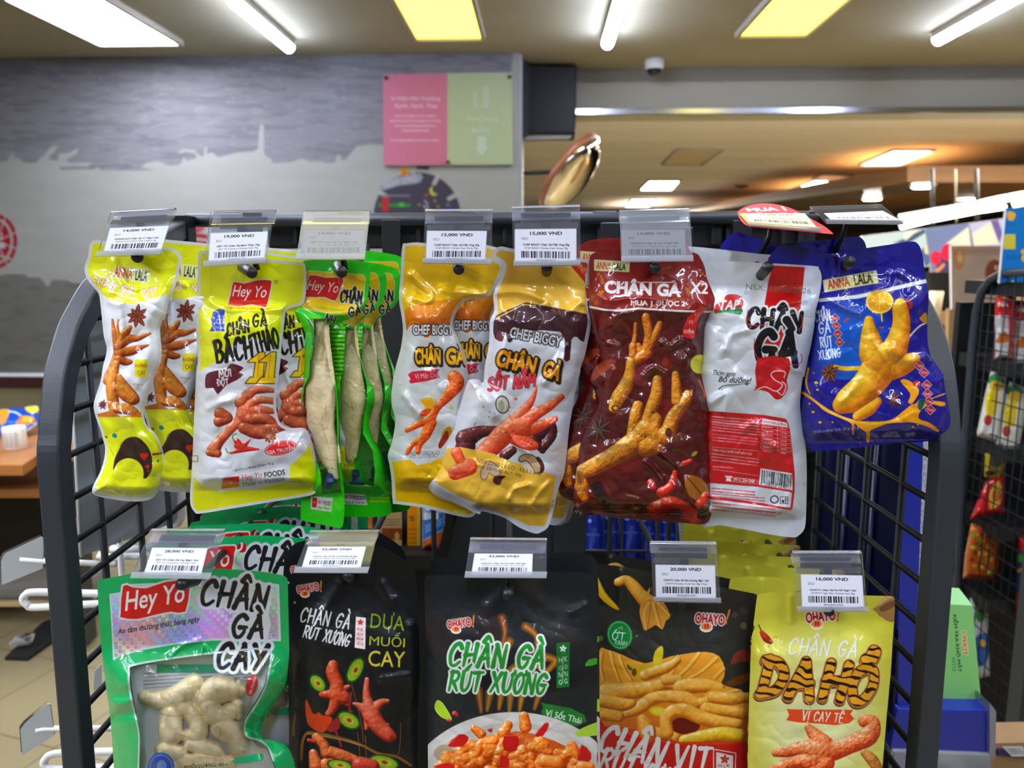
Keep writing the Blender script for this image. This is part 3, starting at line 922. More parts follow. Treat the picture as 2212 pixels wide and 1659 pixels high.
# ================================================================== things on the wall and under the beam
def sign():
    cv = Cv(824, 156, 1110, 357, 'd98a93', 1.0)
    cv.xf(700, 0, 3.456)
    cv.grad(cv.pmask([(437, 555), (920, 548), (932, 1226), (445, 1228)]), 'e08a90', 'd9838c', 560, 1226)
    cv.rect(920, 540, 1420, 1230, 'c6c698')
    cv.text('Vì Một Môi Trường', 682, 738, 370, 40, 'f3d2cc', bold=.01)
    cv.text('Xanh, Sạch, Đẹp', 685, 792, 330, 42, 'f3d2cc', bold=.01)
    for y, wd in ((866, 300), (903, 370), (940, 300), (975, 190), (1048, 370)): cv.lines(683 - wd / 2, y - 12, 683 + wd / 2, y + 12, 1, 'f0c6c2', .8, int(y), fill=.6)
    cv.text('THÙNG', 1180, 886, 235, 42, 'd9d8b8', bold=.02, a=.8); cv.text('RÁC', 1175, 968, 140, 46, 'd9d8b8', bold=.02, a=.8)
    cv.poly([(1148, 1018), (1208, 1018), (1208, 1100), (1222, 1100), (1176, 1165), (1130, 1100), (1146, 1100)], 'd9d8b8')
    cv.poly([(1188, 640), (1238, 650), (1228, 805), (1190, 805)], 'cfcfaa'); cv.poly([(1110, 700), (1140, 690), (1150, 810), (1120, 805)], 'cfcfaa')
    cv.dim(np.array([.6, .68, .8]))
    root = empty('wall_sign', atR(968, 256, WALL_Y - .012), 'pink and yellow waste sorting sign screwed to the mural wall', 'sign')
    out = np.array([(827, 160), (1106, 156), (1108, 355), (829, 357)], float)
    grid_mesh('printed_face', cv, out, [], lambda u, v, d: atR(u, v, WALL_Y - .03), print_mat('sign_acrylic', .6, 0, 0, wrinkle=0), root)
    q = [Vector(atR(u, v, WALL_Y - .0295)) for u, v in out[::-1]]
    MB().hexa(q, [p + Vector((0, .026, 0)) for p in q]).build('backing_board', m_white, root)
    for u, v in ((834, 168), (1101, 166), (968, 350)):
        p = Vector(atR(u, v, WALL_Y - .036))
        MB().lathe(p, [(.006, -.006), (.012, -.004), (.012, .006)], 12, R=Matrix.Rotation(-math.pi / 2, 3, 'X')).build('screw', mat('screw_bronze', '4a3a33', .4, metal=.8), root)
sign()

def speaker_box():
    Y = WALL_Y + .25
    q = [Vector(atR(u, v, Y)) for u, v in ((1139, 288), (1243, 288), (1247, 142), (1127, 140))]
    root = empty('wall_cabinet', q[0], 'black box on a bracket at the end of the mural wall', 'box')
    MB().hexa(q, [p + Vector((.02, .35, 0)) for p in q]).build('body', mat('cabinet_black', '0d0e11', .45, spec=.3), root, bevel=.01)
    q2 = [Vector(atR(u, v, Y - .03)) for u, v in ((1127, 300), (1141, 288), (1143, 142), (1127, 126))]
    MB().hexa(q2, [p + Vector((0, .2, 0)) for p in q2]).build('side_hinge', m_dark, root)
    q3 = [Vector(atR(u, v, Y + .05)) for u, v in ((1128, 302), (1232, 298), (1236, 290), (1128, 291))]
    MB().hexa(q3, [p + Vector((0, .1, 0)) for p in q3]).build('bracket', mat('bracket_steel', '8a867c', .35, metal=.8), root)
speaker_box()

def mirror():
    Y = WALL_Y + .2
    c = Vector(atR(1234, 376, Y))
    root = empty('convex_mirror', c, 'round convex safety mirror on a wall arm beside the black box', 'mirror')
    n = Vector((.74, -.30, -.60)).normalized()
    rot = n.to_track_quat('Z', 'Y').to_matrix()
    R = .285
    prof = [(R * math.sin(t), .10 * math.cos(t) / 1.0) for t in np.linspace(math.pi / 2, .02, 14)]
    MB().lathe(c, [(R * .99, -.03)] + prof, 40, R=rot).build('mirror_dome', mat('mirror_chrome', 'e6dccb', .04, metal=1), root)
    MB().lathe(c, [(R * .98, -.035), (R * 1.04, -.03), (R * 1.05, .0), (R * 1.0, .012)], 40, R=rot).build('rim', mat('mirror_rim', '9a5a3c', .35), root)
    e = Vector(atR(1131, 374, Y + .02))
    MB().tube([c - n * .03, e + Vector((.02, 0, 0)), e], .014, 8).build('arm', m_dark, root)
mirror()

def camera_dome():
    c = Vector(atR(1414, 133, BEAM_Y - .25)); c.z = CEIL
    root = empty('dome_camera', c, 'white dome security camera on the ceiling before the beam', 'security camera')
    MB().lathe(c - Vector((0, 0, .07)), [(.045, 0), (.062, .02), (.065, .07)], 24).build('housing', m_white, root)
    MB().lathe(c - Vector((0, 0, .105)), [(.004, 0), (.035, .008), (.05, .03), (.052, .05)], 24).build('dark_dome', mat('dome_black', '0c0c10', .1), root)
    MB().lathe(c + Vector((.004, -.052, -.085)), [(.018, 0), (.018, .01)], 14, R=Matrix.Rotation(math.pi / 2, 3, 'X')).build('lens', mat('dome_black', '0c0c10', .1), root)
camera_dome()

# wooden bulkhead, downlights, light strips and posters of the food counter at the right
def counter_corner():
    Y = 8.6
    P = lambda u, v, dy=0: Vector(atR(u, v, Y + dy))
    wood = mat('oak_beam', '8a6237', .55, noise=('7a542c', (1, 1, 14), .2))
    q = [P(1960, 393), P(2420, 395), P(2420, 356), P(1960, 358)]
    tag(MB().hexa(q, [p + Vector((-.9, 9, 0)) for p in q]).build('trim_5', wood), kind='structure')
    q = [P(1962, 396, .1), P(2420, 398, .1), P(2420, 392, .1), P(1962, 392, .1)]
    # dark mirrored soffit under it
    z = q[0].z
    a = [Vector((q[0].x, q[0].y, z)), Vector((q[1].x, q[1].y, z)), Vector((q[1].x + 6, q[1].y + 16, z)), Vector((q[0].x - 3.2, q[0].y + 16, z))]
    tag(MB().hexa(a, [p + Vector((0, 0, .05)) for p in a]).build('ceiling_soffit', mat('soffit_gloss', '8d8276', .22)), kind='structure')
    lz = z - .01
    for i, (u, v) in enumerate(((1994, 400), (2090, 426), (1884, 427))):
        c = atZ(u, v, lz)
        r = empty('downlight', c, ['round downlight nearest the oak beam in the glossy soffit', 'round downlight lower in the glossy soffit, towards the blue carton', 'round downlight in the glossy soffit above the rightmost price card'][i], 'ceiling light', 'downlights in the glossy soffit')
        MB().lathe(c - Vector((0, 0, .03)), [(.10, 0), (.11, .01), (.11, .03)], 20).build('diffuser', m_far, r)
        MB().lathe(c - Vector((0, 0, .02)), [(.12, 0), (.14, .02)], 20).build('ring', m_white, r)
    # menu counter wall behind: light strips in two rows, dark posts, picture boards
    Y2 = 6.6
    Q = lambda u, v, dy=0: Vector(atR(u, v, Y2 + dy))
    for i, (pts, lab) in enumerate((([(1946, 474), (2043, 457)], 'upper light strip segment nearest the blue packet, over the picture boards'), ([(2046, 456), (2111, 445)], 'upper light strip middle segment over the picture boards'), ([(2115, 444), (2178, 431)], 'upper light strip segment behind the blue carton'), ([(2182, 430), (2330, 404)], 'upper light strip at the right edge above the blue carton'),
                                    ([(1946, 491), (2009, 476)], 'lower light strip segment nearest the blue packet, over the picture boards'), ([(2014, 475), (2108, 457)], 'lower light strip middle segment over the picture boards'), ([(2113, 456), (2172, 447)], 'lower light strip segment behind the blue carton'), ([(2190, 443), (2330, 418)], 'lower light strip at the right edge above the blue carton'))):
        p = [Q(*pts[0]), Q(*pts[1])]
        r = empty('light_strip', p[0], lab, 'light strip', 'light strips over the picture boards')
        MB().tube(p, .019 if i > 3 else .015, 8).build('diffuser', mat('strip_diffuser', 'ffffff', .4, emit='f4fff0', es=STRIP_E), r)
        MB().tube([x + Vector((0, .03, .022)) for x in p], .02, 6).build('housing', m_white, r)
    for i, (u, v0, v1) in enumerate(((2015, 395, 488), (2111, 395, 478), (2066, 396, 480))):
        r = MB().tube([Q(u, v1, .05), Q(u - 2, v0 - 30, .05)], .018 if i < 2 else .008, 8).build('ceiling_rod', mat('rod_brown', '2d2723', .5) if i < 2 else mat('rod_beige', 'a89a80', .5))
        tag(r, ['dark rod from the soffit to the left picture board', 'dark rod from the soffit beside the blue carton', 'thin beige rod between the two dark rods'][i], 'rod', 'rods carrying the picture boards')
    # picture boards (crop 1700,200 x3.949)
    specs = [([(1862, 510), (1998, 494), (2010, 575), (1862, 590)], 0), ([(2000, 494), (2092, 482), (2102, 532), (2060, 540), (2058, 590), (2014, 590)], 1), ([(2094, 482), (2170, 472), (2170, 532), (2104, 532)], 2)]
    for pts, k in specs:
        pts = np.array(pts, float); lo, hi = pts.min(0), pts.max(0)
        cv = Cv(lo[0] - 1, lo[1] - 1, hi[0] + 1, hi[1] + 1, ['b9c3c0', '77809c', 'b6b2c4'][k], .8)
        cv.xf(1700, 200, 3.949)
        if k == 0:
            cv.poly([(900, 1290), (1180, 1160), (1190, 1190), (1030, 1290)], '4b5a6d'); cv.poly([(1000, 1200), (1120, 1150), (1100, 1185), (1010, 1260)], 'd9d3c8', smooth=3)
            cv.ell(1180, 1400, 50, 80, '5a6a86'); cv.ell(1200, 1340, 30, 40, 'd8c79f'); cv.ell(1130, 1480, 40, 60, 'd2d0c8')
        if k == 1:
            cv.poly([(1330, 1310), (1550, 1140), (1570, 1310)], 'd6cdbc'); cv.poly([(1240, 1420), (1400, 1300), (1420, 1540), (1300, 1540)], '4a4763')
            cv.ell(1370, 1360, 55, 70, 'd8344a'); cv.ell(1270, 1410, 45, 60, 'c93a4c'); cv.poly([(1260, 1520), (1340, 1450), (1350, 1475), (1280, 1545)], 'd68a62')
        if k == 2:
            cv.poly([(1580, 1200), (1740, 1100), (1815, 1290), (1590, 1310)], 'd8cdb6'); cv.poly([(1735, 1090), (1800, 1085), (1840, 1200), (1810, 1290)], '6c628e')
        root = empty('picture_board', Q(pts[0][0], pts[0][1]), ['pale blue picture board right behind the blue packet', 'picture board with red shapes at the centre of the food counter', 'cream and violet picture board touching the blue carton'][k], 'picture board', 'picture boards above the food counter')
        grid_mesh('printed_face', cv, pts, [], lambda u, v, d: atR(u, v, Y2 - .02), print_mat('backlit_board', .25, 0, .3, wrinkle=0, glow=.55), root)
        a = [Vector(atR(u, v, Y2 - .018)) for u, v in pts]; n = len(a)
        MB().add(a + [p + Vector((0, .03, 0)) for p in a], [tuple(range(n, 2 * n))] + [(i, (i + 1) % n, n + (i + 1) % n, n + i) for i in range(n)]).build('backing_board', m_white, root)
    # shelf block behind the boards: pale wall, dark opening, wood front
    tag(MB().box(room(4.0, 7.2, .62), (2.6, .5, 1.24), rz=-YAW).build('wall_counter', mat('counter_wood', 'a2855c', .6, noise=('93774f', (14, 2, 2), .2))), kind='structure')
    # pastry poster with round brown badge (crop 2050,420 x5.185)
    cv = Cv(2053, 530, 2170, 672, 'b9a896', .8); cv.xf(2050, 420, 5.185)
    cv.rect(0, 560, 640, 640, 'a68a74', .6); cv.ell(110, 720, 65, 130, 'c08a55'); cv.ell(120, 700, 30, 70, 'd9b98a'); cv.ell(510, 880, 105, 150, '7a3b24')
    cv.text('B', 535, 820, 50, 50, 'd8c0a8', bold=.03); cv.lines(40, 620, 560, 680, 2, '8a5a42', .6, 4)
    cv.mottle(np.ones((cv.H, cv.W)), '9c8a7c', 40, .4, 4)
    out = np.array([(2054, 531), (2168, 531), (2168, 670), (2056, 670)], float)
    Y3 = 5.63
    root = empty('poster', Vector(atR(2100, 600, Y3)), 'dull pink pastry poster with a brown badge beside the blue carton', 'poster')
    grid_mesh('printed_face', cv, out, [], lambda u, v, d: atR(u, v, Y3 - .012), print_mat('sign_acrylic', .6, 0, 0, wrinkle=0), root)
    a = [Vector(atR(u, v, Y3 - .01)) for u, v in out]; MB().hexa(a, [p + Vector((0, .02, 0)) for p in a]).build('backing_board', m_white, root)
    # black oven opening and pale front under the boards
    q = [Vector(atR(u, v, 6.2)) for u, v in ((2010, 672), (2052, 672), (2055, 588), (2008, 588))]
    root = empty('counter_screen', q[0], 'black screen under the picture boards at the food counter', 'screen')
    MB().hexa(q, [p + Vector((0, .06, 0)) for p in q]).build('body', m_dark, root)
    q = [Vector(atR(u, v, 6.15)) for u, v in ((2004, 700), (2030, 700), (2028, 640), (2004, 646))]
    ct = (q[0] + q[1]) / 2
    root = empty('food_counter', Vector((ct.x, ct.y, 0)), 'narrow wooden counter end under the pale cups', 'counter')
    MB().box((ct.x, ct.y, ct.z / 2), (.16, .14, ct.z)).build('body', mat('counter_red', '6a3a2c', .6), root)
    root = empty('cup_stack', q[0], 'pale stack of cups before the black counter screen', 'cups')
    MB().lathe((q[0] + q[1]) / 2, [(.035, 0), (.05, .25)], 16).build('cups', mat('cup_cream', 'd9c6a4', .6), root)
    q = [Vector(atR(u, v, 5.6)) for u, v in ((2046, 800), (2220, 810), (2220, 660), (2050, 668))]
    root = empty('oak_board', q[0], 'light oak front panel under the pastry poster', 'board')
    MB().hexa(q, [p + Vector((0, .04, 0)) for p in q]).build('board', mat('pale_oak', 'a58a63', .55, noise=('957a54', (30, 2, 1.5), .2)), root)
    # low tan counter with white rails behind the right rack
    a, b = at(1985, 800, 3.35), at(2240, 800, 3.35)
    root = empty('low_counter', Vector((a.x, 3.35, 0)), 'low tan counter with white rails, seen between the two black racks', 'counter')
    MB().box(((a.x + b.x) / 2, 3.6, a.z / 2), (b.x - a.x, .5, a.z)).build('body', mat('counter_tan', '96805f', .6, noise=('876f4f', (5, 2, 3), .2)), root)
    for v in (802, 880, 955, 1070):
        p = at(2040, v, 3.33); MB().tube([Vector((a.x, 3.33, p.z)), Vector((b.x, 3.33, p.z))], .014, 8).build('rail', mat('rail_cream', 'd0c8b8', .5), root)
counter_corner()

# ------------------------------------------------------------------ table at the left with what lies on it
def left_table():
    zt = .77
    f0, f1 = atZ(0, 1005, zt), atZ(60, 1005, zt)
    wood = mat('table_wood', 'a4682f', .4, noise=('8f5826', (2, 14, 2), .25))
    a = [atZ(-500, 1005, zt), atZ(48, 1005, zt), atZ(78, 985, zt), atZ(160, 975, zt), atZ(190, 925, zt), atZ(-400, 920, zt)]
    root = empty('side_table', Vector((a[1].x, a[1].y, 0)), 'brown wooden table with black legs at the left by the mural wall', 'table')
    n = len(a)
    MB().add(a + [p - Vector((0, 0, .035)) for p in a], [tuple(range(n)), tuple(range(2 * n - 1, n - 1, -1))] + [(i, n + i, n + (i + 1) % n, (i + 1) % n) for i in range(n)]).build('tabletop', wood, root)
    leg = a[2] + Vector((.02, .12, 0))
    MB().box((leg.x, leg.y, zt / 2 - .02), (.09, .09, zt - .07)).build('leg', m_dark, root)
    MB().box((leg.x - .7, leg.y + .05, zt - .06), (1.4, .04, .05)).build('rail', m_dark, root)
    b = [p + Vector((-.02, .12, -.12)) for p in a]
    MB().add(b + [p - Vector((0, 0, .03)) for p in b], [tuple(range(n)), tuple(range(2 * n - 1, n - 1, -1))] + [(i, n + i, n + (i + 1) % n, (i + 1) % n) for i in range(n)]).build('undershelf', wood, root)
    d0, d1 = Vector((b[0].x, 3.25, 0)), Vector((a[4].x, 3.25, 0))
    MB().box(((d0.x + d1.x) / 2 - .1, 3.25, .34), (d1.x - d0.x, .03, .66)).build('table_shade_panel', mat('undertable_shade', '2a2113', .7), root)  # dark sheet added to stand for the shade under the table
    # low grey bench in front of it
    c = atZ(60, 1262, .20)
    r = empty('bench', Vector((c.x, c.y, 0)), 'low grey upholstered bench with a tan edge under the brown table', 'bench')
    MB().box((c.x - .4, c.y + .1, .165), (1.25, .2, .07)).build('cushion', mat('grey_cloth', '6a665c', .9), r, bevel=.02)
    MB().box((c.x - .4, c.y + .1, .12), (1.24, .21, .02)).build('edge_band', mat('tan_band', 'b39a6c', .7), r)
    for sx in (-.95, .15): MB().box((c.x + sx, c.y + .1, .055), (.05, .15, .11)).build('leg', m_dark, r)
    # roll of printed paper
    c = atZ(34, 968, zt)
    r = empty('paper_roll', c, 'white roll of printed receipt paper standing on the brown table', 'paper roll')
    dd = c.y / F
    MB().lathe(c, [(22 * dd, 0), (23 * dd, .002), (23.5 * dd, 46 * dd), (22 * dd, 48 * dd), (9 * dd, 48 * dd), (9 * dd, 40 * dd)], 28).build('roll', mat('receipt_paper', 'ded8cb', .7), r)
    b = MB()
    for k in range(5):
        for j in range(7):
            t = rad(-150 + k * 24 + (j % 2) * 5)
            p = c + Vector((23.4 * dd * math.cos(t), 23.4 * dd * math.sin(t), (8 + j * 5) * dd))
            b.box(p, (.012, .0016, .003), rz=t + math.pi / 2)
    b.build('print', mat('grey_print', '8d8a80', .7), r)
    # crumpled bag of crisps (crop 0,800 x5.53)
    cv = Cv(-40, 872, 84, 944, '1f4f9c', 1.0); cv.xf(0, 800, 5.53)
    cv.poly([(0, 470), (110, 470), (70, 600), (-60, 620), (-200, 520)], 'c9952f', smooth=3); cv.ell(20, 590, 60, 60, 'b98a55'); cv.poly([(300, 440), (450, 430), (450, 500), (350, 505)], 'd8c84a', smooth=3)
    cv.poly([(180, 650), (260, 540), (380, 560), (430, 610), (280, 660)], 'b5702c', smooth=3); cv.poly([(260, 560), (360, 550), (400, 590), (300, 620)], 'd9a83c', smooth=3)
    cv.line([(100, 490), (180, 500), (250, 540)], 16, 'd5dcec', smooth=3); cv.poly([(310, 710), (440, 610), (440, 690), (340, 750)], 'c8c9d2')
    cv.lines(100, 600, 260, 640, 2, '9fb0d4', .6, 5)
    out = spline([(-38, 890), (0, 884), (20, 882), (50, 880), (82, 877), (83, 915), (70, 925), (55, 933), (30, 938), (0, 941), (-38, 938)], 3)
    pb = atZ(20, 940, zt + .01)
    r = empty('crisps_bag', pb, 'blue and yellow bag of crisps lying on the brown table', 'snack bag')
    Y = pb.y
    pil = lambda d: 1 - np.clip(1 - d / 24, 0, 1) ** 2
    grid_mesh('front_film', cv, out, [], lambda u, v, d: atY(u, v, Y + (941 - v) * .0022 - .035 * pil(d) - .012 * fbm(u, v, 14, 3)), print_mat('snack_film', .25, .1, .5, wrinkle=.3, wscale=20), r)
    coarse_sheet('back_film', out, [], lambda u, v, d: atY(u, v, Y + (941 - v) * .0022 + .05 * pil(d)), mat('film_inside', '8f96a4', .4, metal=.4), r)
    # waste under the table: mat with fuzzy edge and a bit of film
    c = atZ(60, 1385, .012)
    r = empty('doormat', c, 'black floor mat by the table leg at the lower left', 'mat')
    q = [atZ(10, 1420, .012), atZ(60, 1422, .012), atZ(112, 1385, .012), atZ(200, 1330, .012), atZ(215, 1290, .012), atZ(90, 1345, .012)]
    n = len(q)
    MB().add(q + [p - Vector((0, 0, .011)) for p in q], [tuple(range(n)), tuple(range(2 * n - 1, n - 1, -1))] + [(i, n + i, n + (i + 1) % n, (i + 1) % n) for i in range(n)]).build('pad', mat('black_fibre', '100e0d', .95, bump=(300, 1)), r)
    c = atZ(46, 1382, .05)
    b = MB(); rng = random.Random(4)
    vs = [c + Vector((rng.uniform(-.05, .05), rng.uniform(-.03, .03), rng.uniform(-.03, .03))) for _ in range(14)]
    o = MB().add(vs, [(i, (i * 5 + 3) % 14, (i * 3 + 7) % 14) for i in range(14) if len({i, (i * 5 + 3) % 14, (i * 3 + 7) % 14}) == 3]).build('wrapper_scrap', clear_mat('scrap_film', haze=.3))
    tag(o, 'crumpled scrap of clear film on the black floor mat', 'scrap')
left_table()
# ================================================================== the black wire display rack
m_hook = mat('hook_black', '15161a', .38)
m_plate = mat('hook_plate_grey', '74788a', .45)
XL = at(77, 1000, .60).x            # outer face of the left post
XR = at(2080, 1000, .60).x
PW, PD = .0178, .020
ARCH = [(77, 1000), (79, 940), (83, 888), (92, 809), (105, 758), (123, 700), (145, 657), (166, 621), (184, 599), (215, 570), (255, 540), (310, 505), (384, 468)]
arch = [atX(u, v, XL) for u, v in ARCH]
YB = arch[-1].y                      # top rail, at the back of the arch
ZT = arch[-1].z
Y_BACK = .88

ARCHR = [(2080, 1000), (2078, 920), (2069, 820), (2055, 756), (2034, 692), (2006, 638), (1980, 606), (1945, 584), (1900, 570), (1845, 560)]
archr = [atX(u, v, XR) for u, v in ARCHR]

def arch_z(y, arch=arch):
    for a, b in zip(arch, arch[1:]):
        if a.y <= y <= b.y: return a.z + (b.z - a.z) * (y - a.y) / max(b.y - a.y, 1e-6)
    return arch[-1].z if y > arch[-1].y else arch[0].z

def rack():
    root = empty('display_rack', Vector(((XL + XR) / 2, .75, 0)), 'black wire display rack with arched side frames, holding the snack packets', 'display rack')
    for X, arch in ((XL, globals()['arch']), (XR - PW, archr)):
        pb = atX(133, 1659, XL); dd = (pb - arch[0]) / (arch[0].z - pb.z)
        pts = [Vector((X, (arch[0] + dd * (arch[0].z - .05)).y, .05)), Vector((X, pb.y, pb.z))] + [Vector((X, p.y, p.z)) for p in arch]
        pts = [Vector(p) for p in pts]
        sp_ = [Vector((X, q[0], q[1])) for q in spline([(pb.y + (arch[0].y - pb.y) * k / 4, pb.z + (arch[0].z - pb.z) * k / 4) for k in range(4)] + [(p.y, p.z) for p in arch], 4, False)]
        pts = pts[:1] + sp_
        b = MB(); P2, S2 = [], []
        for i, p in enumerate(pts):
            d = (pts[min(i + 1, len(pts) - 1)] - pts[max(i - 1, 0)]).normalized()
            n = Vector((1, 0, 0)).cross(d)
            if n.y < 0 and n.z > 0 or (n.y < 0): n = -n
            P2.append(p + Vector((PW / 2, 0, 0)) + n * PD / 2); S2.append((Vector((1, 0, 0)), n))
        b.sweep(P2, S2, (PW / 2, PD / 2))
        b.build('side_frame', m_black, root, bevel=.002)
        # wire side panel
        g = MB(); xm = X + PW / 2
        for y in (.672, .742, .805, .862):
            g.tube([Vector((xm, y, .1)), Vector((xm, y, arch_z(y, arch) - .012))], .0032, 8)
        z0 = atX(150, 983, XL + PW / 2).z; dz = z0 - atX(147, 1081, XL + PW / 2).z
        for k in range(-7, 26):
            z = z0 - k * dz
            if z > arch[-1].z - .02: continue
            ys = [y for y in np.linspace(.605, .88, 56) if arch_z(y, arch) - .006 > z]
            if not ys: continue
            g.tube([Vector((xm, ys[0], z)), Vector((xm, .88, z))], .003, 8)
        g.build('side_grid', m_wire, root)
        b = MB().box((X + PW / 2, Y_BACK + .006, arch[-1].z / 2), (.022, .022, arch[-1].z))
        b.build('rear_post', m_wire, root)
        b = MB().box((X + PW / 2, .74, .05), (.03, .42, .03)); b.build('foot', m_black, root)
    b = MB().tube([Vector((XL + PW / 2, YB + .005, ZT - .004)), at(1762, 470, YB + .005)], .0075, 12)
    b.build('top_rail', m_black, root)
    g = MB(); x = XL + PW / 2 + .068
    while x < XR - .03:
        g.tube([Vector((x, Y_BACK, .12)), Vector((x, Y_BACK, ZT - .03))], .003, 6); x += .0685
    for z in (at(1000, 575, .60).z, at(1000, 1245, .52).z, at(1000, 1330, .585).z, .8, .55):
        g.tube([Vector((XL + .01, Y_BACK - .006, z)), Vector((XR - .01, Y_BACK - .006, z))], .003, 6)
    g.build('back_grid', m_wire, root)
    # black plastic header panel with clip bosses
    p0, p1 = at(575, 466, YB + .02), at(1761, 537, YB + .02)
    h = MB().box(((p0.x + p1.x) / 2, YB + .028, (p0.z + p1.z) / 2), (p1.x - p0.x, .016, p0.z - p1.z))
    h.build('header_panel', m_blackp, root, bevel=.003)
    for u in (640, 855, 905, 1090, 1295, 1545, 1570, 1690, 1725):
        p = at(u, 500, YB + .018)
        c = MB().box((p.x, YB + .016, p.z), (.006 if u not in (855, 1545) else .012, .012, .032)); c.build('rib', m_blackp, root, bevel=.002)
    for u, v in ((1305, 468), (1005, 470), (760, 469)):
        p = at(u, v, YB + .01); MB().box(p, (.03, .02, .012)).build('clip', m_blackp, root, bevel=.003)
    for z in (.25, .62):
        MB().box(((XL + XR) / 2, .75, z), (XR - XL - .03, .3, .012)).build('shelf', m_dark, root)
    return root
rack()

# ------------------------------------------------------------------ hooks and price tags
m_clear = clear_mat('tag_plastic', haze=.05)
m_clear2 = clear_mat('tag_plastic_edge', haze=.28, rough=.1)
m_label = print_mat('label_paper', .5, 0, 0, wrinkle=0, spec=.3)

def bil(q, s, t):
    """point of the quad TL, TR, BR, BL"""
    s = np.asarray(s, float)[..., None]; t = np.asarray(t, float)[..., None]
    Q = [np.array(p) for p in q]
    return (Q[0] * (1 - s) + Q[1] * s) * (1 - t) + (Q[3] * (1 - s) + Q[2] * s) * t

def qv(q, s, t): return Vector(bil(q, s, t))

def label_art(price, name, eng, code, seed, kind='plain'):
    cv = Cv(0, 0, 120, 72, 'e6e8f2', 2.3)
    ink = '2a2a33'
    for x in np.arange(1, 120, 1.9): cv.ell(x, .5, .45, .7, '5a5c66'); cv.ell(x, 71.4, .45, .7, '5a5c66')
    for y in np.arange(1, 72, 1.9): cv.ell(.5, y, .7, .45, '5a5c66', .6); cv.ell(119.5, y, .7, .45, '5a5c66', .6)
    if kind == 'promo': cv.c[..., :3] = rgb('d9cdb0')
    cv.text(price, 61, 10, 62, 8, ink, bold=.028)
    cv.text('DC//', 20, 20, 12, 5.2, ink)
    cv.text(name, 61, 33, 90, 5.8, ink, bold=.03)
    cv.text(eng, 61, 40.2, 84, 5.4, ink)
    cv.barcode(13, 46, 110, 60, seed)
    cv.text(code, 61, 64.3, 37, 3.8, ink)
    return cv

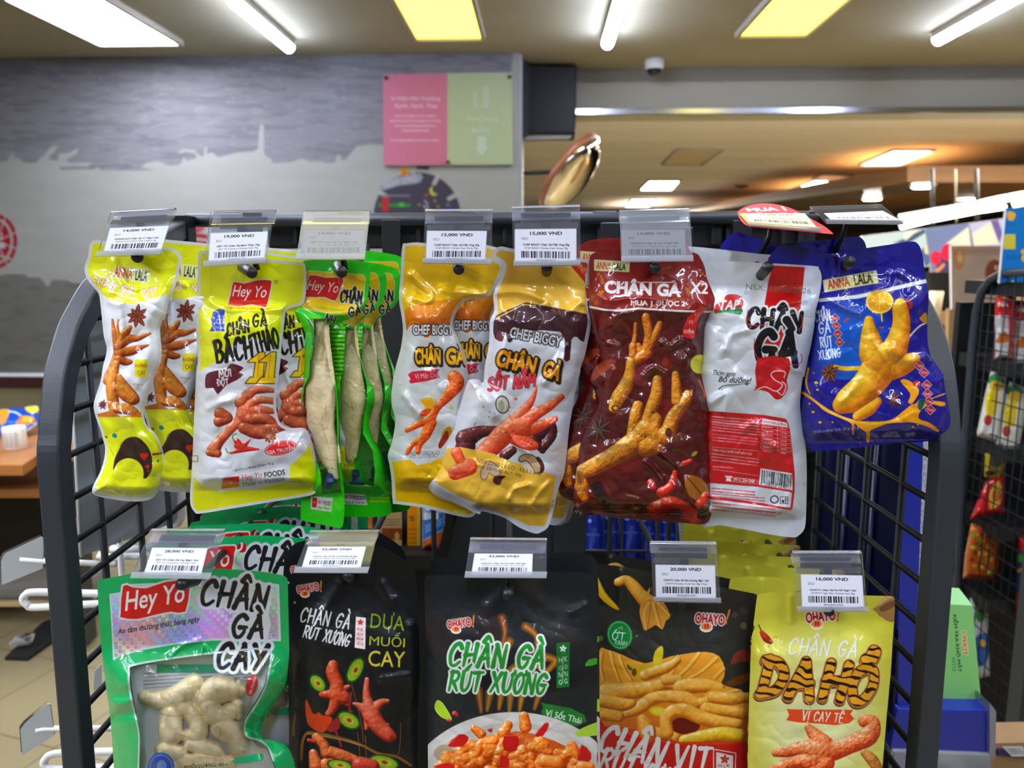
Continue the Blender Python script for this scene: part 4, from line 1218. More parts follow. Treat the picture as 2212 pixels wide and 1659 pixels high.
TAGS = []
def hook_and_tag(tip, hole, Ytag, Ybag, quad, lab, price, name, eng, code, where, item, tilt=0.0, yaw=0.0, card=None, behind=False, haze=0):
    """tip/hole: peg end and bag hole in photo px; quad/lab: plate and label corners in photo px"""
    i = len(TAGS)
    n = Vector((0, 1, 0))
    pb = at(hole[0], hole[1], Ybag)
    pt = at(tip[0], tip[1], Ybag - .026)
    hk = empty('peg_hook', Vector((pb.x, Y_BACK, pb.z)), f'black peg hook {where}', 'hook', 'peg hooks on the wire rack')
    back = Vector((pb.x, Y_BACK, pb.z))
    MB().tube([back, pb + Vector((0, .01, 0)), pb, pt - (pt - pb).normalized() * .002, pt], [.0028, .0028, .0036, .0042, .0036], 14).build('peg', m_hook, hk)
    MB().box(back + Vector((0, -.004, .012)), (.02, .006, .07)).build('mount', m_hook, hk, bevel=.001)
    Yt = [Ytag + tilt - yaw, Ytag + tilt + yaw, Ytag + yaw, Ytag - yaw]
    q = [at(u, v, y) for (u, v), y in zip(quad, Yt)]
    L = [at(u, v, Ytag + (tilt * (1 - f)) - .0002) for (u, v), f in zip(lab, (0, 0, 1, 1))]
    # label corners lie in the plane of the plate
    nn = (q[1] - q[0]).cross(q[3] - q[0]).normalized()
    if nn.y > 0: nn = -nn
    def onplate(u, v, lift):
        x, dy, dz = ray(u, v); d = Vector((float(x), float(dy), float(dz))); o = Vector((0, 0, CAMZ))
        c = sum(q, Vector()) / 4 + nn * lift
        return o + d * ((c - o).dot(nn) / d.dot(nn))
    q = [onplate(u, v, 0) for u, v in quad]
    L = [onplate(u, v, -.0008 if behind else .0003) for u, v in lab]
    # T plate of the hook's upper wire, right behind the holder
    off = -nn * .004
    T = [qv(q, a, b) + off for a, b in ((.13, .08), (.87, .08), (.87, .29), (.13, .29))]
    m = MB().hexa(T[::-1], [p + off * .5 for p in T[::-1]])
    S = [qv(q, a, b) + off for a, b in ((.42, .28), (.58, .28), (.58, .52), (.42, .52))]
    m.hexa(S[::-1], [p + off * .5 for p in S[::-1]])
    m.build('tag_plate', m_plate, hk, bevel=.0006)
    c = qv(q, .5, .2) + off * 1.5
    MB().tube([c, c + Vector((0, .004, -.01)), (pt + Vector((0, .012, .002))) if tilt < .03 else Vector((pb.x, pb.y + .03, pb.z))], .0022, 8).build('tag_stem', m_hook, hk)
    # the price tag itself
    root = empty('price_tag', sum(q, Vector()) / 4, f'clear tag reading {price} {item}', 'price tag', 'price tags on the hooks')
    th = nn * -.0009
    hp = MB().hexa(q[::-1], [p + th for p in q[::-1]]).build('holder_plate', m_clear if not haze else clear_mat('tag_plastic_%d' % (haze * 100), haze=haze), root)  # extra haze whitens the plate in place of lamp glare
    b = MB()
    a0, a1 = qv(q, 0, 0), qv(q, 1, 0)
    arc = [(0, .000), (.0022, .0016), (.0045, .0008), (.0055, -.0022), (.0045, -.006), (.003, -.0085)]
    up = (q[0] - q[3]).normalized()
    vs = []
    for dz_, dn in [(d[1], d[0]) for d in arc]:
        vs += [a0 - nn * dn + up * dz_, a1 - nn * dn + up * dz_]
    fs = [(2 * k, 2 * k + 1, 2 * k + 3, 2 * k + 2) for k in range(len(arc) - 1)]
    b.add(vs, fs, True).build('top_clip', m_clear2, hp)
    b = MB(); e0, e1 = qv(q, 0, 1), qv(q, 1, 1)
    g = [e0 + up * .0035 + nn * .0016, e1 + up * .0035 + nn * .0016, e1 + nn * .0016 - up * .0006, e0 + nn * .0016 - up * .0006]
    b.hexa(g[::-1], [p - nn * .0007 for p in g[::-1]])
    g2 = [e0 + nn * .0016, e1 + nn * .0016, e1 - nn * .001, e0 - nn * .001]
    b.hexa(g2[::-1], [p - up * .0008 for p in g2[::-1]])
    b.build('bottom_lip', m_clear2, hp)
    b = MB()
    for s0, s1 in ((.04, .44), (.57, .97)):
        r = [qv(q, s0, .26) - nn * .0014, qv(q, s1, .26) - nn * .0014, qv(q, s1, .36) - nn * .0014, qv(q, s0, .36) - nn * .0014]
        b.hexa(r[::-1], [p - nn * .0008 for p in r[::-1]])
    b.build('grip_strip', m_clear2, hp)
    cv = label_art(price, name, eng, code, i + 3, 'promo' if card else 'plain')
    grid_mesh('paper_label', cv, None, [], lambda u, v, d: bil(L, u / 120, v / 72), m_label, root)
    if card:
        card(root, q, nn, up)
    TAGS.append(root)

def XF(ox, oy, k): return lambda pts: [(ox + x / k, oy + y / k) for x, y in pts]
A1, B1, C1 = XF(150, 420, 4.147), XF(600, 440, 4.147), XF(1020, 430, 4.147)
D1, E1, F1, G1, H1, I1 = XF(1500, 420, 3.687), XF(190, 1130, 3.137), XF(600, 1130, 3.135), XF(880, 1130, 3.136), XF(1260, 1130, 3.135), XF(1580, 1130, 3.135)

YU = .600     # plane of the upper packets
hook_and_tag(A1([(610, 565)])[0], A1([(595, 545)])[0], .572, YU, A1([(370, 158), (935, 130), (825, 530), (245, 552)]), A1([(362, 300), (893, 278), (818, 515), (300, 530)]),
             '14,000 VND', 'ANNALALA Chân Gà TT 45g/1 Gói', 'ANNALALA Chicken Feet Original 45g', '8938549140748', 'first from the left in the upper row, under the lime packets', 'leftmost of the upper row, over the lime packets', tilt=.006)
hook_and_tag(A1([(1640, 705)])[0], A1([(1540, 650)])[0], .572, YU, A1([(1265, 160), (1838, 150), (1762, 608), (1205, 640)]), A1([(1262, 345), (1780, 330), (1745, 590), (1242, 620)]),
             '19,000 VND', 'HEY YO Chân Gà Bách Thảo 70g', 'HEY YO Century Chicken Feet 70g', '8938545001157', 'second from the left in the upper row, through the big yellow packet', 'over the big yellow and white packet', tilt=.006)
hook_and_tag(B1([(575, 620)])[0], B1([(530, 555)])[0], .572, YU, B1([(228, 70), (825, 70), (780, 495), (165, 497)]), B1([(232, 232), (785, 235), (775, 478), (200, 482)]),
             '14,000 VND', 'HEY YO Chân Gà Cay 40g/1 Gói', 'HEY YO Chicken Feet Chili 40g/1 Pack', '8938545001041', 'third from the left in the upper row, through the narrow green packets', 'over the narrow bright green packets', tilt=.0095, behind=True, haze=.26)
hook_and_tag(B1([(1622, 590)])[0], B1([(1612, 560)])[0], .572, YU, B1([(1320, 68), (1925, 62), (1915, 540), (1300, 530)]), B1([(1335, 240), (1875, 242), (1858, 525), (1325, 525)]),
             '15,000 VND', 'CHEF BIGGY Chân Gà Mật Ong 30g', 'CHEF BIGGY Chicken Feet Honey 30g', '8936200630018', 'fourth from the left in the upper row, through the golden packet', 'over the golden yellow packet')
hook_and_tag(C1([(670, 600)])[0], C1([(665, 665)])[0], .572, YU, C1([(355, 82), (968, 68), (970, 590), (370, 597)]), C1([(380, 268), (935, 262), (935, 588), (380, 575)]),
             '15,000 VND', 'CHEF BIGGY Chân Gà Mật Ong 30g', 'CHEF BIGGY Chicken Feet Honey 30g', '8936200630018', 'fifth from the left in the upper row, through the tan packet', 'over the tan and silver packet')
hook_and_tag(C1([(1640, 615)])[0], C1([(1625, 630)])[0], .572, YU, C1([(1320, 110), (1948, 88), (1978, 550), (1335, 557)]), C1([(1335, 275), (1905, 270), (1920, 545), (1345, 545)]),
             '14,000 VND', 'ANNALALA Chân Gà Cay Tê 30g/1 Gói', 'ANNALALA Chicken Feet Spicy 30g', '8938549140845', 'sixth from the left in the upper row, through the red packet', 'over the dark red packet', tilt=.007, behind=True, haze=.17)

def promo_card(root, q, nn, up):
    cv = Cv(0, 0, 130, 84, 'c63a3f', 2.2)
    cv.text('MUA 1', 62, 24, 72, 13, 'f0e4e2', bold=.05); cv.text('TẶNG 1', 64, 40, 92, 11, 'e6d2d0', bold=.05)
    pts = spline([(6, 84), (2, 50), (14, 22), (45, 5), (75, 4), (105, 20), (122, 50), (128, 84), (66, 84)], 4)
    sh = -nn * .0016
    def pos(u, v, d):
        return bil(q, (u - 4) / 108, (v - 44) / 39.) + np.array(sh)
    grid_mesh('promotion_card', cv, pts, [], pos, m_label, root)
hook_and_tag(D1([(590, 570)])[0], D1([(525, 650)])[0], .572, YU, D1([(355, 150), (850, 150), (1010, 285), (430, 235)]), D1([(395, 152), (880, 150), (975, 262), (435, 222)]),
             '15,000 VND', 'TAP Chân Gà Ớt Xiêm 40g/1 Gói', 'TAP Chicken Feet 40g/1 Pack', '8938513324011', 'seventh in the upper row, through the red striped white packet', 'with a round red promotion card, over the white packet', tilt=.06, card=promo_card)
hook_and_tag(D1([(1238, 535)])[0], D1([(1205, 570)])[0], .572, YU, D1([(920, 95), (1490, 75), (1662, 228), (1050, 222)]), D1([(1030, 150), (1500, 130), (1640, 205), (1085, 200)]),
             '14,000 VND', 'ANNALALA Chân Gà Rút Xương Cay 26g', 'ANNALALA Boneless Chicken Feet', '8938549140852', 'rightmost in the upper row, through the blue packet', 'tilted almost flat, rightmost of the upper row', tilt=.06)
hook_and_tag(E1([(630, 415)])[0], E1([(730, 390)])[0], .487, .512, E1([(420, 50), (920, 52), (832, 372), (295, 365)]), E1([(435, 165), (812, 168), (765, 358), (375, 350)]),
             '28,000 VND', 'HEY YO Chân Gà Cay 80g/1 Gói', 'HEY YO ChickenFeet Chili 80g/1 Pack', '8938545001027', 'first from the left in the lower row, through the large green pouch', 'over the large green pouch', tilt=.012)
hook_and_tag(F1([(480, 350)])[0], F1([(500, 380)])[0], .500, .525, F1([(215, 58), (680, 55), (612, 332), (112, 330)]), F1([(205, 158), (600, 158), (560, 305), (160, 305)]),
             '32,000 VND', 'OHAYO Chân Gà HK Vị DưaMuối Cay 80g', 'OHAYO Chicken Feet WithCucumber 80g', '8936204410319', 'second in the lower row, through the pouch with gold lettering', 'over the black pouch with gold lettering', tilt=.012)
hook_and_tag(G1([(683, 490)])[0], G1([(690, 430)])[0], .497, .522, G1([(425, 110), (945, 115), (942, 365), (388, 362)]), G1([(455, 205), (850, 207), (845, 355), (432, 350)]),
             '32,000 VND', 'OHAYO Chân Gà R.X Sốt Thái 60g', 'OHAYO B.Chicken Feet Thai Sauce 60g', '8936204410326', 'third in the lower row, through the pouch with green lettering', 'over the dark pouch with green lettering', tilt=.01)
hook_and_tag(H1([(660, 545)])[0], H1([(655, 540)])[0], .572, .598, H1([(455, 140), (905, 145), (930, 530), (475, 522)]), H1([(487, 280), (893, 285), (900, 518), (492, 512)]),
             '20,000 VND', 'OHAYO Chân Vịt Rút Xương 38g/1 Gói', 'OHAYO Boneless Duck Feet 38g/1 Pack', '8936204410401', 'fourth from the left in the lower row, through the duck feet pouch', 'over the black and red duck feet pouch')
hook_and_tag(I1([(660, 595)])[0], I1([(660, 590)])[0], .560, .585, I1([(415, 205), (885, 205), (920, 592), (445, 590)]), I1([(468, 345), (887, 353), (900, 582), (478, 575)]),
             '16,000 VND', 'OHAYO Chân Gà Da Hổ 30g/1 Gói', 'OHAYO Tiger Skin Chicken Feet 30g', '8936204410432', 'rightmost in the lower row, through the pale yellow pouches', 'over the pale yellow pouch', tilt=.004)
# ================================================================== neighbouring stands and what hangs or stands on them
def pouch(name, label, cat, group, pts, Y, base, art=None, T=.02, k=20, res=.8, m=None, smooth=0, back='8a8c92', step=14):
    pts = np.array(spline(pts, smooth) if smooth else pts, float)
    lo, hi = pts.min(0), pts.max(0)
    cv = Cv(lo[0] - 2, lo[1] - 2, hi[0] + 2, hi[1] + 2, base, res)
    if art: art(cv)
    c = at((lo[0] + hi[0]) / 2, lo[1] + 4, Y)
    root = empty(name, c, label, cat, group)
    pil = lambda d: 1 - np.clip(1 - d / k, 0, 1) ** 2
    grid_mesh('front_film', cv, pts, [], lambda u, v, d: atY(u, v, Y - T * pil(d) - .25 * T * (fbm(u, v, 16, len(label)) - .5) * np.clip(d / 6, 0, 1)), m or print_mat('snack_film', .25, .1, .5, wrinkle=.3, wscale=20), root)
    coarse_sheet('back_film', pts, [], lambda u, v, d: atY(u, v, Y + .0006 + .6 * T * pil(d)), mat('film_inside', '8f96a4', .4, metal=.4), root, step)
    return root

def box_px(quad, Y, depth, m, root, name, bevel=.0):
    q = [at(u, v, Y) for u, v in quad]
    c = sum(q, Vector()) / 4; d = Vector((depth * c.x / c.y, depth, 0))
    return MB().hexa(q[::-1], [p + d for p in q[::-1]]).build(name, m, root, bevel=bevel)

# ---- white hook stand on the left
def white_stand():
    Yn, Yf = .76, .98
    n0, n1 = at(148, 690, Yn), at(176, 1203, Yn)
    f0, f1 = at(392, 660, Yf), at(385, 1128, Yf)
    root = empty('hook_stand', Vector((n1.x, .86, 0)), 'grey panel stand with white wire uprights, left of the black rack', 'display stand')
    q = [n0, n1, f1, f0]
    MB().hexa(q, [p + Vector((-.004, .001, 0)) for p in q]).build('side_panel', mat('grey_sheet', '8b9391', .4), root, bevel=.002)
    MB().tube([n0 + Vector((0, -.001, 0)), n1 + Vector((0, -.001, 0))], .0012, 6).build('panel_edge', m_white, root)
    MB().tube([at(252, 690, .84), at(252, 1080, .84), at(264, 1250, .84), at(270, 1660, .84)], .0033, 10).build('upright', m_white, root)
    MB().tube([at(392, 700, .97), at(392, 1118, .97), at(384, 1132, .97), at(372, 1135, .97), at(318, 1138, .97)], .0048, 10).build('upright', m_white, root)
    MB().tube([at(212, 1198, .85), at(225, 1203, .85), at(330, 1201, .85)], .004, 10).build('crossbar', m_white, root)
    MB().tube([at(240, 1184, .86), at(255, 1186, .86), at(330, 1184, .86)], .004, 10).build('crossbar', m_white, root)
    box_px([(202, 1492), (220, 1482), (220, 1434), (204, 1450)], .86, .002, mat('grey_sheet', '8b9391', .4), root, 'panel_foot')
    b = MB().box((n1.x - .03, .9, .25), (.03, .3, .5)); b.build('base', mat('grey_sheet', '8b9391', .4), root)
    grp = 'white hooks of the grey stand'
    for rod, plate, loop, lab in (([(46, 1207), (98, 1212), (250, 1219)], [(2, 1212), (10, 1196), (88, 1160), (93, 1165), (92, 1228), (4, 1264)], [(300, 1280), (210, 1282), (78, 1279), (56, 1285), (50, 1295), (60, 1307), (80, 1312), (210, 1304), (300, 1300)], 'upper white wire hook with a grey price plate, left of the black rack'),
                                  ([(80, 1577), (95, 1574), (300, 1573)], [(44, 1575), (54, 1562), (102, 1520), (108, 1522), (117, 1588), (112, 1592), (48, 1632)], [(300, 1622), (200, 1624), (118, 1628), (98, 1640), (96, 1652), (120, 1662), (200, 1658), (300, 1656)], 'lower white wire hook with a grey price plate, near the bottom left corner')):
        r = empty('wire_hook', at(*rod[-1], .80), lab, 'hook', grp)
        MB().tube([at(u, v, .78) for u, v in rod], .0032, 10).build('tag_wire', m_white, r)
        MB().tube([at(u, v, .80) for u, v in spline(loop, 4, False)], .0040, 10).build('loop', m_white, r)
        p = rounded(plate, 3); p3 = [at(u, v, .778) for u, v in p]; n = len(p3)
        MB().add(p3 + [x + Vector((0, .002, 0)) for x in p3], [tuple(range(n - 1, -1, -1)), tuple(range(n, 2 * n))] + [(i, n + i, n + (i + 1) % n, (i + 1) % n) for i in range(n)]).build('price_plate', mat('grey_plate', 'a5aaaa', .35), r)
        e = [x + Vector((-.003, .003, .001)) for x in p3]
        MB().add(e + [x + Vector((0, .001, 0)) for x in e], [tuple(range(n - 1, -1, -1)), tuple(range(n, 2 * n))] + [(i, n + i, n + (i + 1) % n, (i + 1) % n) for i in range(n)]).build('plate_sleeve', m_clear, r)
    p3 = [at(u, v, .77) for u, v in ((160, 1160), (163, 1120), (173, 1106), (175, 1165))]
    o = MB().hexa(p3, [x + Vector((0, .001, 0)) for x in p3]).build('plastic_sleeve', m_clear2)
    tag(o, 'empty clear plastic sleeve clipped to the edge of the grey panel', 'sleeve')
white_stand()

# ---- black gondola behind the rack, with cartons and blue packets on it
def gondola():
    Y = 1.36
    a, b = at(600, 548, Y), at(1640, 548, Y)
    root = empty('gondola_shelf', Vector(((a.x + b.x) / 2, Y, 0)), 'black shop shelf seen dimly behind the wire rack', 'shelf unit')
    MB().box(((a.x + b.x) / 2, Y + .02, a.z / 2), (b.x - a.x, .03, a.z)).build('back_panel', m_dark, root)
    z1 = at(900, 1186, 1.08).z; z2 = at(1360, 1262, 1.03).z
    MB().box(((a.x + at(970, 1186, Y).x) / 2, 1.21, z1 - .012), (at(970, 1186, Y).x - a.x, .3, .02)).build('shelf', m_dark, root)
    xa, xb = at(975, 1262, 1.2).x, b.x
    MB().box(((xa + xb) / 2, 1.21, z2 - .012), (xb - xa, .3, .02)).build('shelf', m_dark, root)
    for x in (a.x + .01, at(960, 800, Y).x, b.x - .01):
        MB().box((x, Y - .01, a.z / 2), (.03, .03, a.z)).build('upright', m_dark, root)
    MB().tube([at(1265, 1189, 1.02), at(1480, 1191, 1.02)], .002, 6).build('front_wire', m_dark, root)
    c = [((745, 1190), (812, 1190), (812, 1060), (745, 1060), 'c46a23', 'plain orange carton behind the narrow green packets'), ((816, 1188), (868, 1188), (868, 1060), (816, 1060), 'b89f76', 'beige carton with a brown stripe on the dark shelf'), ((880, 1187), (908, 1187), (908, 1060), (880, 1060), 'd08a1e', 'yellow orange carton touching the blue bag on the dark shelf')]
    for i, (p, q, r, s, col, lab) in enumerate(c):
        rt = empty('snack_carton', at((p[0] + q[0]) / 2, p[1], 1.10), lab, 'carton', 'cartons on the dark shelf')
        box_px([s, r, q, p], 1.10, .09, mat('carton_' + col, col, .5), rt, 'box')
        W, Hh = 60, 130
        cv = Cv(0, 0, W, Hh, col, 1.0)
        if i == 1: cv.rect(10, 82, 60, 108, '8a4a20'); cv.lines(5, 60, 55, 78, 3, '6a5a40', .5, 2); cv.ell(48, 100, 6, 10, 'caa25a')
        if i == 2: cv.rect(0, 0, 18, W * 3, 'd98f1c'); cv.text('78', 20, 62, 22, 12, '6a4a10', bold=.02); cv.rect(44, 0, 60, 130, 'caa640'); cv.lines(4, 80, 40, 120, 4, '8a5a14', .5, 3)
        if i == 0: cv.rect(20, 70, 60, 130, 'd07a30'); cv.lines(6, 75, 52, 90, 2, 'e0a060', .4, 9)
        Q = [at(*s, 1.0993), at(*r, 1.0993), at(*q, 1.0993), at(*p, 1.0993)]
        grid_mesh('printed_front', cv, None, [], lambda u, v, d: bil(Q, u / W, v / Hh), print_mat('carton_print', .45, 0, 0, wrinkle=0), rt)
    def art(cv):
        cv.xf(720, 1040, 3.95)
        cv.poly([(760, 330), (940, 260), (940, 400), (765, 500)], '2f6fae'); cv.poly([(770, 270), (880, 265), (870, 310), (770, 330)], 'c7d3e2')
        cv.poly([(765, 510), (930, 420), (935, 600), (765, 600)], 'c06a2a'); cv.lines(790, 370, 920, 440, 3, 'a9c6e4', .7, 6, ang=-25); cv.ell(880, 300, 18, 26, 'd8c7b4')
        cv.poly([(890, 560), (925, 500), (930, 600)], '6a4a8a')
    pouch('snack_bag', 'blue and white snack bag standing beside the cartons on the dark shelf', 'snack bag', None, [(912, 1092), (958, 1082), (961, 1130), (948, 1187), (912, 1187)], 1.09, '8fa3b8', art, .015, 14, .8)
    # row of slim blue packets hanging in the dark
    def bart(cv):
        x0 = cv.x0
        cv.lines(0 + x0, 1150, x0 + 30, 1160, 1, '5a78c8', .7, 3)
        cv.xf(0, 0, 1); cv.line([(x0 + 12, 1188), (x0 + 20, 1144)], 9, '5570bc', a=.6); cv.rect(x0, 1228, x0 + 40, 1246, '8a94a8'); cv.rect(x0, 1246, x0 + 40, 1262, '9a8f2a')
        cv.ell(x0 + 10, 1125, 4, 4, '8fa0d8')
    pr = None
    base = [(1268, 1080), (1300, 1078), (1303, 1150), (1302, 1240), (1298, 1262), (1272, 1262), (1266, 1200)]
    names = ['leftmost of the slim blue packets in the dark behind the red packet', 'second slim blue packet from the left in the dark behind the red packet', 'middle slim blue packet in the dark behind the red packet', 'fourth slim blue packet in the dark behind the red packet', 'slim blue packet nearest the duck feet price tag']
    for i in range(5):
        if pr is None:
            pr = pouch('slim_packet', names[0], 'snack packet', 'slim blue packets on the dark shelf', base, 1.04, '1c2f86', bart, .012, 12, .9)
        else:
            c = copy_tree(pr, loc=pr.location + Vector((at(1268 + 40 * i, 1100, 1.04).x - at(1268, 1100, 1.04).x, (i % 2) * .012, (i % 3 - 1) * .003)))
            c['label'] = names[i]
    # grey and white cartons right of them
    rt = empty('grey_carton', at(1490, 1190, 1.12), 'pale grey carton with fine print between the blue packets and the yellow pouches', 'carton')
    box_px([(1462, 1090), (1520, 1090), (1520, 1190), (1470, 1190)], 1.12, .08, mat('carton_grey', '8f9490', .5), rt, 'box')
    cv = Cv(0, 0, 60, 100, '979c98', 1.0); cv.lines(6, 10, 54, 90, 9, '5f6460', .6, 8)
    Q = [at(1462, 1090, 1.119), at(1520, 1090, 1.119), at(1520, 1190, 1.119), at(1470, 1190, 1.119)]
    grid_mesh('printed_front', cv, None, [], lambda u, v, d: bil(Q, u / 60, v / 100), print_mat('carton_print', .45, 0, 0, wrinkle=0), rt)
gondola()

# ---- blue acrylic stand at the right with a green carton on its foot
def blue_stand():
    mb = mat('blue_acrylic', '1a2c9c', .25, coat=.4); md = mat('navy_panel', '070b2c', .3)
    root = empty('acrylic_stand', Vector((at(1960, 1500, .86).x, 1.0, 0)), 'tall blue acrylic stand behind the right side of the black rack', 'display stand')
    T, B = 880, 1640
    q = [at(1957, T, .87), at(1940, B, .87)]
    f = [at(1722, T, 1.22), at(1722, B, 1.22)]
    z0, z1 = q[1].z, q[0].z
    x0 = (q[0].x + q[1].x) / 2; xf = x0 + .004
    a = [Vector((x0, .87, z1)), Vector((x0, .87, z0 - .4)), Vector((x0, 1.22, z0 - .4)), Vector((x0, 1.22, z1))]
    MB().hexa(a, [p + Vector((.003, 0, 0)) for p in a]).build('side_panel', md, root)
    e = [at(1957, T, .868), at(1999, T, .868), at(1972, 1659, .868), at(1934, 1659, .868)]
    MB().hexa(e[::-1], [p + Vector((0, .01, 0)) for p in e[::-1]]).build('front_edge', mb, root, bevel=.002)
    w_ = [at(1996, T, .89), at(2020, T, .89), at(2003, 1270, .89), at(1996, 1281, .89), at(1983, 1279, .89)]
    n = len(w_)
    fo = MB().add(w_ + [p + Vector((0, .012, 0)) for p in w_], [tuple(range(n)), tuple(range(2 * n - 1, n - 1, -1))] + [(i, n + i, n + (i + 1) % n, (i + 1) % n) for i in range(n)])
    fo.build('foam_edge', mat('white_foam', 'd6d6dc', .7, noise=('8a8a92', (700, 700, 220), .1)), root)
    for y in (.95, 1.03, 1.12):
        MB().tube([Vector((x0 - .003, y, z0 - .3)), Vector((x0 - .003, y, z1))], .004, 8).build('rib', md, root)
    # foot block with clear front
    qb = [at(1940, 1532, .86), at(2147, 1535, .86), at(2140, 1628, .86), at(1925, 1622, .86)]
    MB().hexa(qb[::-1], [p + Vector((.01, .14, 0)) for p in qb[::-1]]).build('foot_block', mb, root, bevel=.002)
    qc = [at(1930, 1622, .855), at(2142, 1630, .855), at(2140, 1720, .855), at(1930, 1720, .855)]
    MB().hexa(qc[::-1], [p + Vector((.01, .15, 0)) for p in qc[::-1]]).build('clear_box', m_clear2, root, bevel=.002)
    qd = [at(2138, 1518, .855), at(2152, 1537, .855), at(2150, 1640, .855), at(2138, 1634, .855)]
    MB().hexa(qd[::-1], [p + Vector((0, .14, 0)) for p in qd[::-1]]).build('clear_edge', m_clear2, root)
    # green carton: light green end face, dark green broad face
    Yg = .885
    R = empty('green_carton', at(2060, 1542, Yg), 'light green carton with rotated eye test lettering standing on the blue foot', 'carton')
    P = [at(1998, 1303, Yg), at(2101, 1307, Yg), at(2122, 1538, Yg), at(2108, 1545, Yg), at(1996, 1546, Yg)]
    dep = Vector((.012, .05, .0))
    n = len(P)
    MB().add(P + [p + dep for p in P], [tuple(range(n - 1, -1, -1)), tuple(range(n, 2 * n))] + [(i, n + i, n + (i + 1) % n, (i + 1) % n) for i in range(n)]).build('box', mat('carton_green', '8fcf83', .45), R, bevel=.001)
    cv = Cv(1995, 1300, 2125, 1548, '9ad48a', 1.4); cv.xf(1900, 1050, 2.724)
    cv.text('1 PHÚT', 503, 925, 140, 34, 'e0622c', ang=86, bold=.03, ol=('eaf2d8', 5))
    cv.text('KIỂM TRA KHÔ MẮT', 462, 925, 340, 30, '1f3a2c', ang=85, bold=.02)
    cv.text('NTO', 437, 1050, 80, 22, '3f9a78', ang=86, bold=.02)
    out = np.array([(1999, 1304), (2100, 1308), (2121, 1537), (2107, 1544), (1997, 1545)], float)
    grid_mesh('printed_face', cv, out, [], lambda u, v, d: atY(u, v, Yg - .0006), print_mat('carton_print', .45, 0, 0, wrinkle=0), R)
    s = [P[0], P[4], P[4] + dep, P[0] + dep]
    s = [p + Vector((-.0006, 0, 0)) for p in s]
    cv = Cv(0, 0, 90, 220, '1d5a45', 1.0); cv.text('MẮT', 55, 40, 50, 14, 'c03a2c', bold=.03); cv.lines(20, 80, 80, 150, 5, 'c8e0d0', .5, 3); cv.poly([(0, 160), (90, 120), (90, 220), (0, 220)], '0f3a30')
    Q = [s[3], s[0], s[1], s[2]]
    grid_mesh('printed_side', cv, None, [], lambda u, v, d: bil(Q, u / 90, v / 220), print_mat('carton_print', .45, 0, 0, wrinkle=0), R)
blue_stand()

# ---- black wire rack at the right edge with snack bags
def right_rack():
    X = 1.03
    root = empty('snack_rack', Vector((X, 1.6, 0)), 'black wire rack with a curved top at the right edge, full of snack bags', 'display rack')
    A = lambda u, v: atX(u, v, X)
    path = [(2060, 1500), (2068, 1300), (2076, 1120), (2081, 1012), (2087, 945), (2094, 844), (2100, 760), (2109, 675), (2121, 630), (2140, 604), (2166, 590), (2212, 588), (2270, 590)]
    ap = [A(u, v) for u, v in path]
    MB().tube([Vector((X, ap[0].y, .05))] + ap, .009, 10).build('side_frame', m_black, root)
    fp = [A(2206, 600), A(2200, 640), A(2193, 800), A(2183, 1000), A(2172, 1250), A(2155, 1560)]
    fp = [Vector((X - .004, 1.47, p.z)) for p in fp]
    MB().box((X, 1.47, .8), (.03, .04, 1.16)).build('front_post', m_black, root)
    g = MB()
    ymin = 1.46
    zb = .25
    zs = [p.z for p in ap]
    def top(y):
        best = None
        for a, b in zip(ap, ap[1:]):
            lo, hi = sorted((a.y, b.y))
            if lo <= y <= hi:
                z = a.z + (b.z - a.z) * ((y - a.y) / (b.y - a.y) if abs(b.y - a.y) > 1e-6 else 0)
                best = z if best is None else max(best, z)
        return best
    ymax = max(p.y for p in ap)
    y = 1.44
    while y < ymax:
        t = top(y)
        if t: g.tube([Vector((X, y, zb)), Vector((X, y, t))], .0014, 5)
        y += .026
    z = zb
    while z < max(zs) - .01:
        ys = [yy for yy in np.linspace(1.40, ymax, 80) if (top(yy) or 0) > z]
        if ys: g.tube([Vector((X, 1.40, z)), Vector((X, max(ys), z))], .0014, 5)
        z += .036
    g.build('side_grid', m_wire, root)
    # shelves seen edge on
    for pts in (((2128, 775), (2215, 790)), ((2110, 950), (2215, 965)), ((2095, 1112), (2200, 1140)), ((2078, 1260), (2190, 1300)), ((2142, 610), (2215, 618))):
        p = at(pts[0][0], pts[0][1], 1.72)
        MB().box((p.x + .22, 1.72, p.z - .012), (.44, .20, .03)).build('shelf', m_blackp, root)
    MB().box((X + .42, 1.86, .7), (.8, .02, 1.3)).build('back_panel', m_dark, root)
right_rack()

